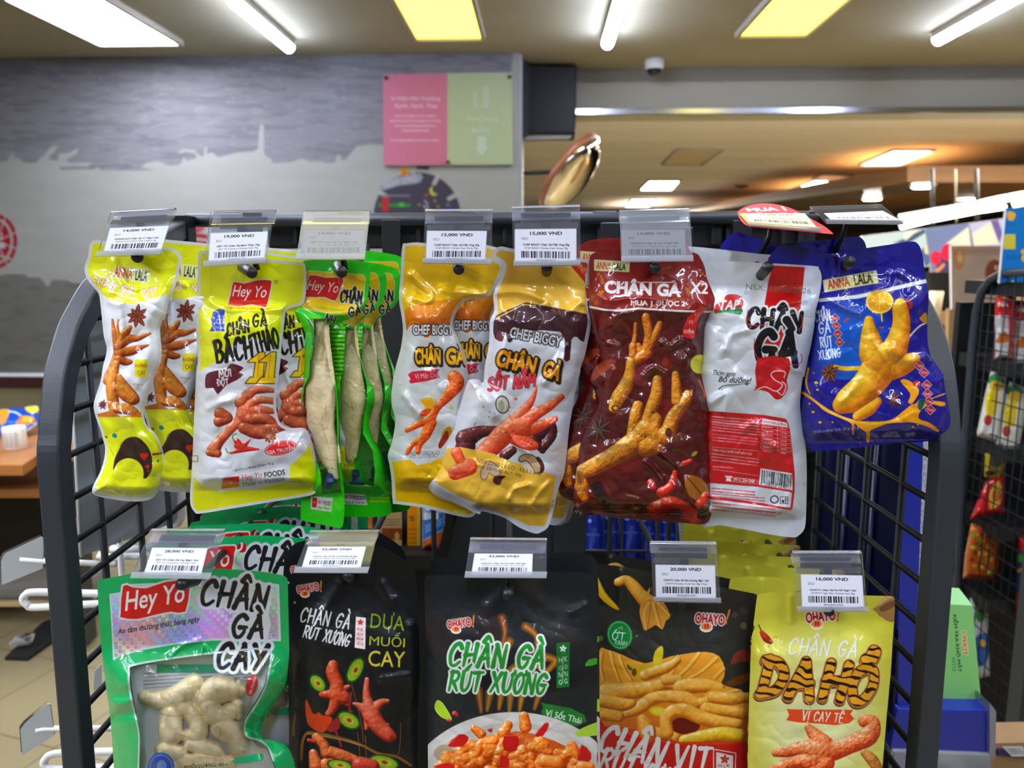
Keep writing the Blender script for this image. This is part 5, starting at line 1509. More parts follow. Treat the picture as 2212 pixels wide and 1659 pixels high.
def side_snacks():
    Y = 1.68
    g = 'snack bags on the wire rack at the right edge'
    def na(cv):
        cv.xf(1950, 540, 2.962)
        x = (cv.x0 - 2148) * 2.962
        cv.rect(600 + x, 420, 690 + x, 720, 'c9c6c4', r=6); cv.text('NA', 655 + x, 347, 66, 30, 'e8dcd6', bold=.05); cv.ell(668 + x, 310, 20, 20, 'c98a4a'); cv.poly([(605 + x, 590), (660 + x, 520), (690 + x, 560), (680 + x, 590)], 'b5651f', smooth=3); cv.lines(612 + x, 440, 690 + x, 500, 4, '8a8484', .5, 4)
    p = [(2150, 640), (2196, 636), (2194, 700), (2186, 778), (2146, 778), (2148, 700)]
    a = pouch('snack_bag', 'red and white snack bag on the top shelf of the right wire rack', 'snack bag', g, p, Y, 'b3282c', na, .02, 14)
    b = copy_tree(a, loc=a.location + Vector((.052, .015, -.012))); b['label'] = 'red snack bag half hidden behind the front post of the right wire rack'
    def yw(cv):
        cv.xf(1950, 540, 2.962); x = (cv.x0 - 2109) * 2.962
        cv.poly([(550 + x, 820), (600 + x, 790), (655 + x, 850), (560 + x, 860)], '2f7a46', smooth=3); cv.ell(600 + x, 870, 45, 36, 'c9a53a'); cv.poly([(540 + x, 920), (610 + x, 900), (600 + x, 1040), (540 + x, 1060)], 'd9c23a', smooth=3); cv.ell(548 + x, 1090, 26, 34, 'a8433a'); cv.lines(560 + x, 1000, 600 + x, 1060, 4, 'b09a30', .5, 5)
    p = [(2140, 800), (2172, 812), (2178, 850), (2162, 945), (2150, 958), (2112, 942), (2110, 935), (2128, 850)]
    a = pouch('snack_bag', 'leaning white and yellow snack bag, middle shelf of the right wire rack', 'snack bag', g, p, Y, 'd6d4cc', yw, .02, 14)
    b = copy_tree(a, loc=a.location + Vector((.036, -.01, -.022))); b['label'] = 'second white and yellow bag, nearer the front post of the right wire rack'
    pouch('snack_bag', 'small yellow and black bag low on the middle of the right wire rack', 'snack bag', g, [(2128, 980), (2165, 968), (2172, 1000), (2160, 1040), (2126, 1030)], Y, 'b9a82e', lambda cv: (cv.xf(0, 0, 1), cv.ell(2150, 1000, 14, 10, '6a5a50'), cv.ell(2140, 1022, 12, 6, '2a2420')), .015, 12)
    pouch('snack_bag', 'red bag with a yellow picture under the yellow and black bag', 'snack bag', g, [(2128, 1040), (2172, 1020), (2168, 1110), (2095, 1122), (2108, 1090)], Y, 'b8242c', lambda cv: (cv.xf(1950, 540, 2.962), cv.poly([(560, 1540), (620, 1480), (640, 1600), (560, 1659)], 'd9b04a', smooth=3), cv.ell(600, 1570, 30, 40, 'b5702c'), cv.line([(520, 1550), (540, 1500), (580, 1480)], 8, 'e8c8c4', smooth=3)), .02, 14)
    pouch('snack_bag', 'orange brown bag of mixed snacks on the lower shelf of the right wire rack', 'snack bag', g, [(2098, 1130), (2165, 1150), (2160, 1240), (2145, 1256), (2080, 1250), (2084, 1200)], Y, 'a5591f', lambda cv: (cv.xf(1900, 1050, 2.724), [cv.ell(540 + (i * 53) % 130, 250 + (i * 37) % 260, 16, 12, ['d98a2c', '8a2f1f', 'c9b04a', '5f8a3a'][i % 4]) for i in range(26)]), .025, 16)
    pouch('snack_bag', 'white and green bag at the bottom of the right wire rack beside the green carton', 'snack bag', g, [(2095, 1290), (2135, 1320), (2138, 1460), (2118, 1465), (2100, 1400)], Y, 'c6cbd0', lambda cv: (cv.xf(0, 0, 1), cv.ell(2118, 1330, 10, 14, '3f8a4a'), cv.poly([(2105, 1380), (2135, 1370), (2135, 1420), (2112, 1440)], '3a6ab0', smooth=3), cv.ell(2122, 1390, 8, 8, 'd9b84a')), .02, 14)
    pouch('snack_bag', 'dark blue and red bag at the right picture edge beyond the front post', 'snack bag', g, [(2200, 1160), (2250, 1165), (2250, 1330), (2192, 1330)], 1.62, '2a2f52', lambda cv: (cv.xf(0, 0, 1), cv.rect(2190, 1160, 2260, 1190, 'a82a28'), cv.ell(2208, 1205, 12, 10, '3f8a4a'), cv.rect(2198, 1228, 2250, 1236, 'c9a53a'), cv.rect(2190, 1280, 2250, 1330, '7a3a20')), .02, 14)
    # blue carton on top
    rt = empty('blue_carton', at(2185, 608, 1.66), 'tall blue carton with yellow labels standing on top of the right wire rack', 'carton')
    q = [(2173, 449), (2290, 449), (2286, 612), (2158, 612)]
    box_px(q, 1.66, .12, mat('carton_blue', '1a6aa5', .45), rt, 'box')
    cv = Cv(2156, 446, 2292, 614, '1f77b0', 1.2); cv.xf(2050, 420, 5.185)
    cv.poly([(650, 200), (690, 190), (740, 210), (745, 250), (710, 295), (665, 285), (648, 240)], 'd9ad52', smooth=3); cv.rect(612, 445, 745, 612, 'c6bb4e'); cv.lines(640, 330, 770, 350, 1, '135a8a', .7, 2)
    cv.ell(830, 640, 25, 30, 'd9ad42'); cv.ell(840, 715, 30, 40, 'd9ad42'); cv.rect(700, 960, 730, 985, 'cfe0ea'); cv.lines(650, 680, 800, 730, 2, '12547f', .6, 5)
    out = np.array([(2174, 450), (2288, 450), (2285, 611), (2160, 611)], float)
    grid_mesh('printed_face', cv, out, [], lambda u, v, d: atY(u, v, 1.659), print_mat('carton_print', .45, 0, 0, wrinkle=0), rt)
    e = [at(2171, 449, 1.659), at(2174, 449, 1.659), at(2161, 612, 1.659), at(2157, 612, 1.659)]
    MB().hexa(e[::-1], [p + Vector((0, .003, 0)) for p in e[::-1]]).build('white_edge', m_white, rt)
    # low shelf goods at the bottom right corner
    rt = empty('cardboard_tray', at(2180, 1640, 1.2), 'brown cardboard tray with a price slip in the lower right corner', 'cardboard box')
    box_px([(2130, 1606), (2300, 1602), (2320, 1760), (2130, 1760)], 1.2, .06, mat('cardboard', 'a5835a', .8, noise=('94734c', (8, 8, 8), .2)), rt, 'box')
    cv = Cv(0, 0, 50, 30, 'd4d4d2', 1.5); cv.lines(6, 6, 44, 24, 3, '55555a', .8, 2)
    Q = [at(2164, 1612, 1.19), at(2208, 1612, 1.19), at(2222, 1634, 1.19), at(2186, 1634, 1.19)]
    grid_mesh('price_slip', cv, None, [], lambda u, v, d: bil(Q, u / 50, v / 30), m_label, rt)
    q = [at(2155, 1620, 1.195), at(2260, 1622, 1.195), at(2260, 1640, 1.195), at(2155, 1632, 1.195)]
    MB().hexa(q[::-1], [p + Vector((0, .004, 0)) for p in q[::-1]]).build('purple_band', mat('purple_band', '3a1f5a', .5), rt)
side_snacks()
# ================================================================== the snack packets
RS = 1.0

def circle(u, v, r, n=14):
    return np.array([(u + r * math.cos(t), v + r * math.sin(t)) for t in np.linspace(0, 2 * math.pi, n, endpoint=False)])

def crease_h(u, v, creases):
    h = np.zeros_like(u)
    for pts, amp, wd in creases:
        d = np.full(u.shape, 1e9)
        P = spline(pts, 4, False) if len(pts) > 2 else np.array(pts, float)
        for a, b in zip(P, P[1:]): d = np.minimum(d, seg_dist(u, v, a, b)[0])
        h = h + amp * np.exp(-(d / wd) ** 2)
    return h

def packet(name, label, cat, group, cv, outline, Y, hole=None, T=.012, k=45, hdr=None, foot=None, creases=(), extra=None, m=None,
           rough_amp=.0016, tilt=0.0, back='b9bcc2', seed=1, lump=0.0, contents=None):
    outline = np.array(outline, float)
    holes = [circle(*hole)] if hole else []
    u0, v0 = (hole[0], hole[1]) if hole else tuple(outline.mean(0))
    root = empty(name, at(u0, v0, Y), label, cat, group)
    def ramp(u, v):
        r = np.ones_like(u)
        if hdr: r = r * smoothstep(hdr[0], hdr[1], v + (u - u0) * (hdr[2] if len(hdr) > 2 else 0))
        if foot: r = r * (1 - smoothstep(foot[0], foot[1], v))
        return r
    def base(u, v):
        b = Y + tilt * (v - v0) / 400
        if extra: b = b - extra(u, v)
        return b
    def hgt(u, v, d):
        pil = 1 - np.clip(1 - d / k, 0, 1) ** 2
        r = ramp(u, v)
        h = T * pil * r
        n = np.abs(fbm(u + .5 * v, v - .3 * u, 70, seed, 3) - .5) + .6 * np.abs(fbm(u - .6 * v, v, 46, seed + 7, 2) - .5)
        h = h + rough_amp * (n - .25) * 4 * np.clip(d / 14, 0, 1) * (.25 + .75 * r)
        h = h + lump * (fbm(u, v, 60, seed + 3, 2) - .5) * r * pil
        h = h + crease_h(u, v, creases) * np.clip(d / 10, 0, 1)
        return h
    def front(u, v, d): return atY(u, v, base(u, v) - hgt(u, v, d) - .0004)
    def rear(u, v, d):
        pil = 1 - np.clip(1 - d / k, 0, 1) ** 2
        return atY(u, v, base(u, v) + .45 * T * pil * ramp(u, v) + .0004)
    grid_mesh('front_film', cv, outline, holes, front, m or print_mat('film_glossy'), root)
    coarse_sheet('back_film', outline, holes, rear, mat('film_back_' + back, back, .35, metal=.15), root)
    if contents: contents(root, front, base)
    return root

def again(src, label, du=0, dv=0, dy=.012, rz=0.0):
    """another packet of the same kind, further back on the same peg"""
    Y = src.location.y
    s = .00042 * Y / .6
    c = copy_tree(src, loc=src.location + Vector((du * s, dy, -dv * s)), rot=(0, rz, 0))
    c['label'] = label
    return c

def canvas_for(outline, base, res=RS):
    o = np.array(outline, float); lo, hi = o.min(0) - 2, o.max(0) + 2
    return Cv(lo[0], lo[1], hi[0], hi[1], base, res)

def rim(cv, outline, wd, col):
    d, _, _ = poly_dist(cv.U, cv.V, np.array(outline, float))
    cv.fill(np.clip(wd - d + .5, 0, 1) * inside(cv.U, cv.V, np.array(outline, float)), col)

A2, B2, C2, D2 = XF(150, 780, 4.147), XF(600, 800, 4.147), XF(1020, 780, 4.147), XF(1500, 780, 3.687)
K = 4.147

# ------------------------------------------------------------------ 1 white and lime packet with chicken feet picture
def lime_packets():
    o = A1([(205, 415), (400, 430), (860, 470), (960, 500), (1000, 545), (1005, 590), (985, 680), (960, 790), (925, 880), (890, 960), (865, 1070), (830, 1140), (808, 1210), (815, 1300), (826, 1400), (815, 1500)]) + \
        A2([(770, 110), (730, 240), (700, 330), (672, 420), (668, 500), (700, 585), (760, 640), (810, 720), (845, 830), (858, 920), (845, 1020), (815, 1120), (775, 1195), (720, 1238), (640, 1256), (520, 1255), (400, 1240), (270, 1215), (215, 1190), (203, 1150), (225, 1090), (272, 1000), (308, 890), (320, 780), (300, 700), (278, 620), (245, 530), (222, 450), (218, 380), (240, 300), (280, 175)]) + \
        A1([(300, 1540), (325, 1450), (335, 1370), (310, 1280), (295, 1150), (285, 1050), (275, 960), (262, 890), (215, 830), (160, 760), (133, 660), (165, 560)])
    o = spline(o, 3)
    cv = canvas_for(o, 'e4e6ea')
    cv.xf(150, 420, K)
    cv.poly([(100, 380), (1020, 380), (1020, 820), (930, 880), (760, 930), (600, 975), (480, 965), (360, 950), (290, 890), (200, 820), (100, 700)], 'd9dd1e')
    cv.poly([(380, 950), (600, 985), (620, 960), (420, 930)], 'e6e63a')
    rim(cv, o, 7, 'd9dadd')
    cv.poly(rounded([(400, 640), (725, 665), (715, 800), (375, 745)], 14), 'd9dca0')
    cv.text('ANNA', 485, 700, 165, 95, 'b5372a', ang=7, bold=.02); cv.text('LALA', 645, 725, 105, 100, '23241f', ang=7, bold=.02); cv.ell(708, 690, 8, 8, '23241f', ring=3)
    cv.brush('CHÂN GÀ', 385, 815, 390, 60, 'e9e7df', ang=16, wt=.24, ol=('c5602c', 6)); cv.brush('VỊT', 735, 870, 130, 60, 'e9e7df', ang=-10, wt=.24, ol=('c5602c', 6))
    cv.text('Ủ VỊ THUỐC BẮC', 470, 905, 220, 30, 'd9861e', ang=8, shear=.2, bold=.02)
    cv.star(605, 1090, 105, 8, '6a2f22', 'a85a3c')
    cv.food([[(350, 1659, 55), (390, 1560, 45), (420, 1430, 30), (425, 1350, 34)], [(425, 1360, 34), (400, 1230, 22), (385, 1120, 9)], [(440, 1330, 32), (430, 1180, 12), (440, 1120, 6)]], '6a2d12', 'b5682a', 'e0a050', .3, 7, .4, 3)
    cv.food([[(430, 1370, 40), (520, 1300, 42), (620, 1285, 28), (725, 1245, 9)], [(440, 1340, 34), (500, 1240, 40), (545, 1190, 18)], [(440, 1420, 40), (560, 1400, 42), (640, 1370, 24), (705, 1350, 8)], [(440, 1470, 40), (500, 1500, 34), (545, 1500, 22)]], '6a2410', 'a8571f', 'd98f3c', .35, 8, .5, 4)
    cv.rect(585, 1478, 700, 1640, 'e2e02c', r=12)
    cv.text('KHÔNG', 640, 1530, 105, 40, 'c0502c', bold=.02); cv.text('CAY', 645, 1600, 70, 40, 'c0502c', bold=.02)
    cv.xf(150, 780, K)
    cv.food([[(420, 20, 30), (380, 200, 55), (400, 420, 50)], [(430, 120, 25), (480, 250, 70), (560, 330, 62), (600, 350, 30)], [(400, 430, 40), (520, 430, 50), (620, 480, 26)]], '7a3510', 'c27a2a', 'e0aa50', .3, 8, .4, 6)
    cv.star(297, 390, 46, 20, '5a2520', '8a4a3a')
    cv.text('Khối lượng: 45g', 615, 208, 90, 24, 'a8483c', ang=4)
    cv.poly([(245, 475), (380, 440), (460, 500), (620, 470), (700, 500), (700, 520), (620, 500), (460, 520), (260, 505)], 'c9782c')
    cv.poly([(245, 500), (450, 500), (690, 505), (700, 585), (760, 640), (870, 830), (860, 1000), (800, 1180), (640, 1220), (400, 1200), (250, 1170), (210, 1130), (310, 890), (320, 780)], 'd6da22')
    rim(cv, o, 5, 'dcdde0')
    m = cv.pmask([(420, 1020), (400, 900), (450, 780), (500, 700), (600, 680), (690, 750), (735, 850), (740, 960), (700, 1040), (650, 1050)], 4); cv.fill(m, '3a2320')
    cv.ell(530, 1010, 135, 140, 'dde02a')                      # plain lime ground
    cv.poly([(240, 1110), (330, 1170), (470, 1195), (640, 1195), (760, 1130), (780, 1150), (680, 1215), (440, 1220), (260, 1160)], 'e4e6d0', smooth=3, a=.8)
    for x, y, r in ((670, 855, 38), (698, 945, 18), (705, 985, 8)):
        cv.ell(x - r * .45, y - r * .3, r * .55, r * .5, 'c8261f'); cv.ell(x + r * .45, y - r * .3, r * .55, r * .5, 'c8261f'); cv.poly([(x - r, y - r * .15), (x + r, y - r * .15), (x, y + r)], 'c8261f')
    cv.ell(405, 668, 24, 20, '1f7f86', ang=30); cv.ell(330, 680, 14, 9, '9a3a2a', ang=30); cv.ell(792, 893, 12, 14, '3f7f3a'); cv.ell(795, 1030, 18, 30, 'd8dbe0', a=.8); cv.ell(750, 1085, 10, 12, 'd8dbe0', a=.8)
    cv.poly([(740, 830), (830, 815), (830, 835), (745, 845)], '8a2438')
    cv.line([(470, 720), (455, 760), (470, 780), (485, 740)], 4, '4a4a1a', smooth=3); cv.line([(360, 770), (400, 850), (390, 830)], 3, '6a6a1a', smooth=3)
    cx = lambda L: [(p[0], p[1]) for p in L]
    cr = [(A1([(400, 600), (460, 700), (520, 810), (600, 850)]), .0022, 7), (A1([(455, 990), (470, 1200), (450, 1500)]), .0025, 8), (A1([(330, 880), (360, 960), (440, 990)]), .002, 8), (A2([(420, 450), (560, 560), (700, 700), (800, 800)]), .004, 14), (A2([(600, 600), (740, 760)]), -.002, 10)]
    a = packet('snack_packet', 'white and lime chicken feet packet in front, twisted, leftmost of the upper row', 'snack packet', 'white and lime packets on the first upper hook', cv, o, YU - .004, (*A1([(595, 560)])[0], 9),
               T=.013, k=34, hdr=(565, 660), foot=(1050, 1085), creases=cr, extra=lambda u, v: .006 * np.sin((v - 560) / 110) * (u - 280) / 80, m=print_mat('film_glossy'), seed=3, lump=.006)
    again(a, 'white and lime packet partly hidden behind the leftmost front packet', 72, -6, .016, .01)
    again(a, 'rearmost white and lime packet, showing only its lower edge', 78, 4, .03, -.02)
lime_packets()

# ------------------------------------------------------------------ 2 big yellow and white packet
def yellow_packets():
    o = A1([(1158, 520), (1240, 505), (1500, 555), (2040, 603), (2095, 612), (2115, 650), (2122, 750), (2115, 900), (2090, 980), (2005, 1010), (1945, 1040), (1930, 1090), (1920, 1200), (1902, 1350), (1890, 1500)]) + \
        A2([(1872, 150), (1852, 350), (1862, 480), (1895, 560), (1970, 598), (2110, 602), (2160, 690), (2195, 800), (2225, 950), (2235, 1080), (2215, 1160), (2170, 1200), (2000, 1232), (1700, 1280), (1400, 1330), (1165, 1367), (1120, 1350), (1085, 1290), (1080, 1200), (1086, 1100), (1102, 850), (1112, 600), (1135, 100)]) + A1([(1150, 1500), (1138, 1300), (1132, 1000), (1148, 880), (1150, 700)])
    o = spline(o, 3)
    cv = canvas_for(o, 'd3d4d8')
    cv.xf(150, 420, K)
    cv.poly([(1100, 450), (2200, 450), (2200, 1000), (1940, 1060), (1900, 1500), (1850, 1340), (1700, 1290), (1500, 1300), (1380, 1460), (1170, 1580), (1100, 1600)], 'd6da1c')
    cv.poly([(1135, 1000), (1160, 1000), (1170, 1560), (1140, 1600)], 'd6d7d8')
    cv.line([(1268, 610), (1275, 900), (1300, 985)], 6, 'bcc012', a=.6, smooth=4)
    fl = [(1470, 785), (1560, 800), (1680, 770), (1790, 770), (1810, 790), (1790, 900), (1765, 1000), (1740, 1005), (1640, 985), (1520, 1000), (1430, 985), (1425, 970), (1450, 880)]
    cv.poly(fl, 'c3251f', smooth=2, ol=('d7d9d0', 9))
    cv.text('Hey Yo', 1615, 885, 300, 135, 'eceae6', ang=2, shear=.22, bold=.005); cv.ell(1851, 783, 14, 14, '3a3a10', ring=3); cv.text('R', 1851, 783, 10, 12, '3a3a10')
    cv.text('An tâm thưởng thức hàng ngày', 1600, 1022, 440, 24, 'c5602c', ang=1, shear=.2)
    m = cv.pmask([(1270, 1120), (1290, 1050), (1340, 1025), (1392, 1030), (1392, 1225), (1290, 1225), (1255, 1225), (1280, 1180)]); cv.fill(m, '2f3f9c')
    cv.text('CEE', 1352, 1138, 78, 44, 'c9cfe6'); cv.text('ISO 22000', 1340, 1197, 96, 20, 'c9cfe6'); cv.text('ISO-IEC', 1356, 1093, 64, 18, 'c9cfe6'); cv.ell(1375, 1120, 92, 85, 'aab4dc', ring=5, a=.7)
    cv.brush('CHÂN', 1510, 1195, 200, 105, '17170f', ang=-12, shear=.15, wt=.2); cv.brush('GÀ', 1705, 1125, 125, 105, '17170f', ang=-10, shear=.1, wt=.2)
    cv.brush('BÁCH', 1470, 1390, 330, 190, '17170f', ang=-8, wt=.19); cv.brush('THẢO', 1760, 1310, 225, 170, '17170f', ang=-14, wt=.17)
    for x in (1690, 1790):
        cv.poly([(x - 90, 1500), (x + 20, 1415), (x + 60, 1415), (x + 40, 1640), (x + 110, 1640), (x + 70, 1690), (x - 110, 1690), (x - 70, 1640), (x - 40, 1640), (x - 20, 1500)], 'e3c51c', ol=('5a3a10', 9)); cv.line([(x + 10, 1440), (x - 5, 1640)], 14, 'd98f1a', a=.7)
    cv.xf(150, 780, K)
    cv.poly([(1215, 200), (1225, 120), (1290, 90), (1400, 70), (1440, 25), (1490, 30), (1560, 60), (1520, 100), (1560, 120), (1500, 170), (1400, 220), (1330, 300), (1290, 240), (1225, 245)], '5a1c28', smooth=2)
    cv.brush('MỚI', 1395, 110, 110, 62, 'd9d6d6', ang=-6, wt=.2); cv.brush('ĐỘT', 1375, 190, 100, 56, 'd9d6d6', ang=-4, wt=.2); cv.brush('PHÁ', 1500, 210, 60, 50, 'd9d6d6', wt=.2, a=.0)
    cv.food([[(1290, 800, 62), (1340, 720, 48), (1450, 600, 44), (1530, 520, 50), (1560, 420, 60)], [(1540, 370, 62), (1640, 270, 42), (1740, 255, 34), (1830, 265, 20)], [(1600, 400, 60), (1700, 350, 36), (1840, 360, 30)], [(1600, 440, 60), (1740, 440, 40), (1820, 450, 24)], [(1560, 480, 70), (1680, 560, 60), (1760, 580, 30)]], '7a2a1c', 'b5563a', 'e09a72', .3, 9, .6, 8)
    cv.food([[(1350, 470, 55), (1420, 510, 45), (1340, 540, 50)], [(1560, 600, 50), (1700, 640, 62), (1840, 600, 50), (1930, 600, 20)], [(1250, 820, 30), (1330, 830, 35)], [(1620, 520, 50), (1760, 520, 50), (1850, 580, 34)]], '6a2216', 'a34a30', 'cf8058', .35, 9, .5, 9)
    cv.star(1790, 665, 78, 0, 'a5633a', '7a3f22', 12)
    cv.food([[(1500, 720, 28), (1540, 770, 34), (1600, 720, 12), (1620, 700, 4)], [(1450, 820, 14), (1560, 790, 26), (1695, 790, 8)], [(1500, 760, 26), (1530, 790, 22)]], '8a0f0c', 'c0211a', 'e85a48', .1, 8, .8, 2)
    cv.line([(1470, 710), (1460, 670), (1495, 650)], 10, '3a7a2a', smooth=4); cv.line([(1400, 780), (1420, 820), (1480, 825)], 9, '3a7a2a', smooth=4)
    cv.ell(1890, 780, 145, 62, 'c2262c', ang=-12); cv.ell(1890, 780, 132, 50, 'e0b8b4', ang=-12, ring=4); cv.text('GIA TRUYỀN', 1895, 790, 250, 52, 'e6e2e0', ang=-10, bold=.02)
    cv.text('KHỐI LƯỢNG TỊNH: 70 g', 1655, 945, 345, 36, '2a2a2c', ang=-11)
    cv.poly([(2235, 640), (2120, 800), (2000, 920), (1880, 1010), (1960, 1030), (1960, 1060), (1700, 1150), (1400, 1150), (1250, 1140), (1150, 1080), (1080, 1030), (1060, 1400), (2260, 1300)], 'd3d318', smooth=2)
    cv.poly([(1342, 1040), (1965, 950), (1970, 1070), (1340, 1165)], 'd9dadd', ol=('e6e7e8', 6)); cv.poly([(1375, 1050), (1520, 1030), (1520, 1125), (1360, 1145)], 'd0241c'); cv.star(1445, 1088, 22, -90, 'e8d23a', 'e8d23a', 5)
    cv.text('Hey Yo', 1635, 1040, 180, 70, 'c0243a', ang=-9, shear=.2); cv.text('FOODS', 1838, 1008, 185, 48, '1a1a1c', ang=-9, bold=.02); cv.text('Made in Vietnam', 1740, 1080, 375, 40, '55565a', ang=-8)
    rim(cv, o, 6, 'd9dadd')
    cv.rect(1060, 848, 1150, 900, 'd3d4d8'); [cv.line(g, 5, '1a1a1c') for g in ([(1095, 848), (1150, 848), (1148, 900), (1100, 900)],)]
    cr = [(A1([(1395, 1030), (1400, 1200), (1450, 1400)]), .0035, 10), (A1([(1280, 970), (1450, 1030), (1900, 1030)]), .003, 9), (A2([(1240, 420), (1330, 380), (1430, 350)]), .003, 9), (A2([(1880, 620), (2100, 620)]), .003, 12), (A2([(1450, 0), (1520, 130), (1570, 250)]), .002, 7), (A1([(1300, 1200), (1330, 1400)]), .002, 8)]
    a = packet('snack_packet', 'large yellow packet with a red flag logo, in front on the second upper hook', 'snack packet', 'yellow and white packets on the second upper hook', cv, o, YU - .003, (*A1([(1545, 655)])[0], 10),
               T=.014, k=48, hdr=(645, 720), foot=(1030, 1062), creases=cr, extra=lambda u, v: .004 * np.sin((u - 430) / 60) * smoothstep(540, 700, v), m=print_mat('film_glossy'), seed=5, lump=.006)
    again(a, 'second yellow and white packet showing behind the right edge of the front one', 66, -4, .021, -.0)
    again(a, 'third yellow and white packet, only its top edge showing behind the price tag', -2, -20, .026, .0)
yellow_packets()

# ------------------------------------------------------------------ 3 narrow bright green packets with clear window
def foot_contents(chains, oxk, thick, mid, tint, seed, folds=()):
    """pale chicken feet sealed inside: a rounded relief body in front and behind"""
    def make(root, front, base):
        P = np.array([p[:2] for c in chains for p in c]); R = max(p[2] for c in chains for p in c)
        x0, y0 = (P - R).min(0); x1, y1 = (P + R).max(0)
        cv = Cv(oxk[0] + x0 / oxk[2] - 2, oxk[1] + y0 / oxk[2] - 2, oxk[0] + x1 / oxk[2] + 2, oxk[1] + y1 / oxk[2] + 2, mid, .8)
        cv.xf(*oxk)
        H, M = cv.relief(chains)
        for ax in (0, 1):
            for _ in range(2): H = .25 * np.roll(H, 1, ax) + .5 * H + .25 * np.roll(H, -1, ax)
        n = fbm(cv.U, cv.V, 16, seed, 3)
        cv.fill(smoothstep(.45, .8, n), tint, .55)
        cv.fill(smoothstep(.6, .85, fbm(cv.U, cv.V, 30, seed + 4, 2)), 'e6d9b4', .4)
        for g in folds: cv.line(g, 16, 'c6aa78', .4, smooth=4, w2=6)  # darker lines paint in the shade between toes and skin folds
        hs = H / .8 * .00038 * thick
        keep = M > .4
        from_uv = lambda u, v: (np.clip(((v - cv.y0) * cv.res).round().astype(int), 0, cv.H - 1), np.clip(((u - cv.x0) * cv.res).round().astype(int), 0, cv.W - 1))
        def pos(sign):
            def f(u, v, d):
                i, j = from_uv(u, v)
                return atY(u, v, base(u, v) - .0015 - sign * (hs[i, j] + .0008 * (fbm(u, v, 10, seed) - .5)))
            return f
        mm = print_mat('chicken_skin', .28, 0, .35, wrinkle=.15, wscale=160)
        grid_mesh('chicken_feet', cv, None, [], pos(1), mm, root, keep=keep)
    return make

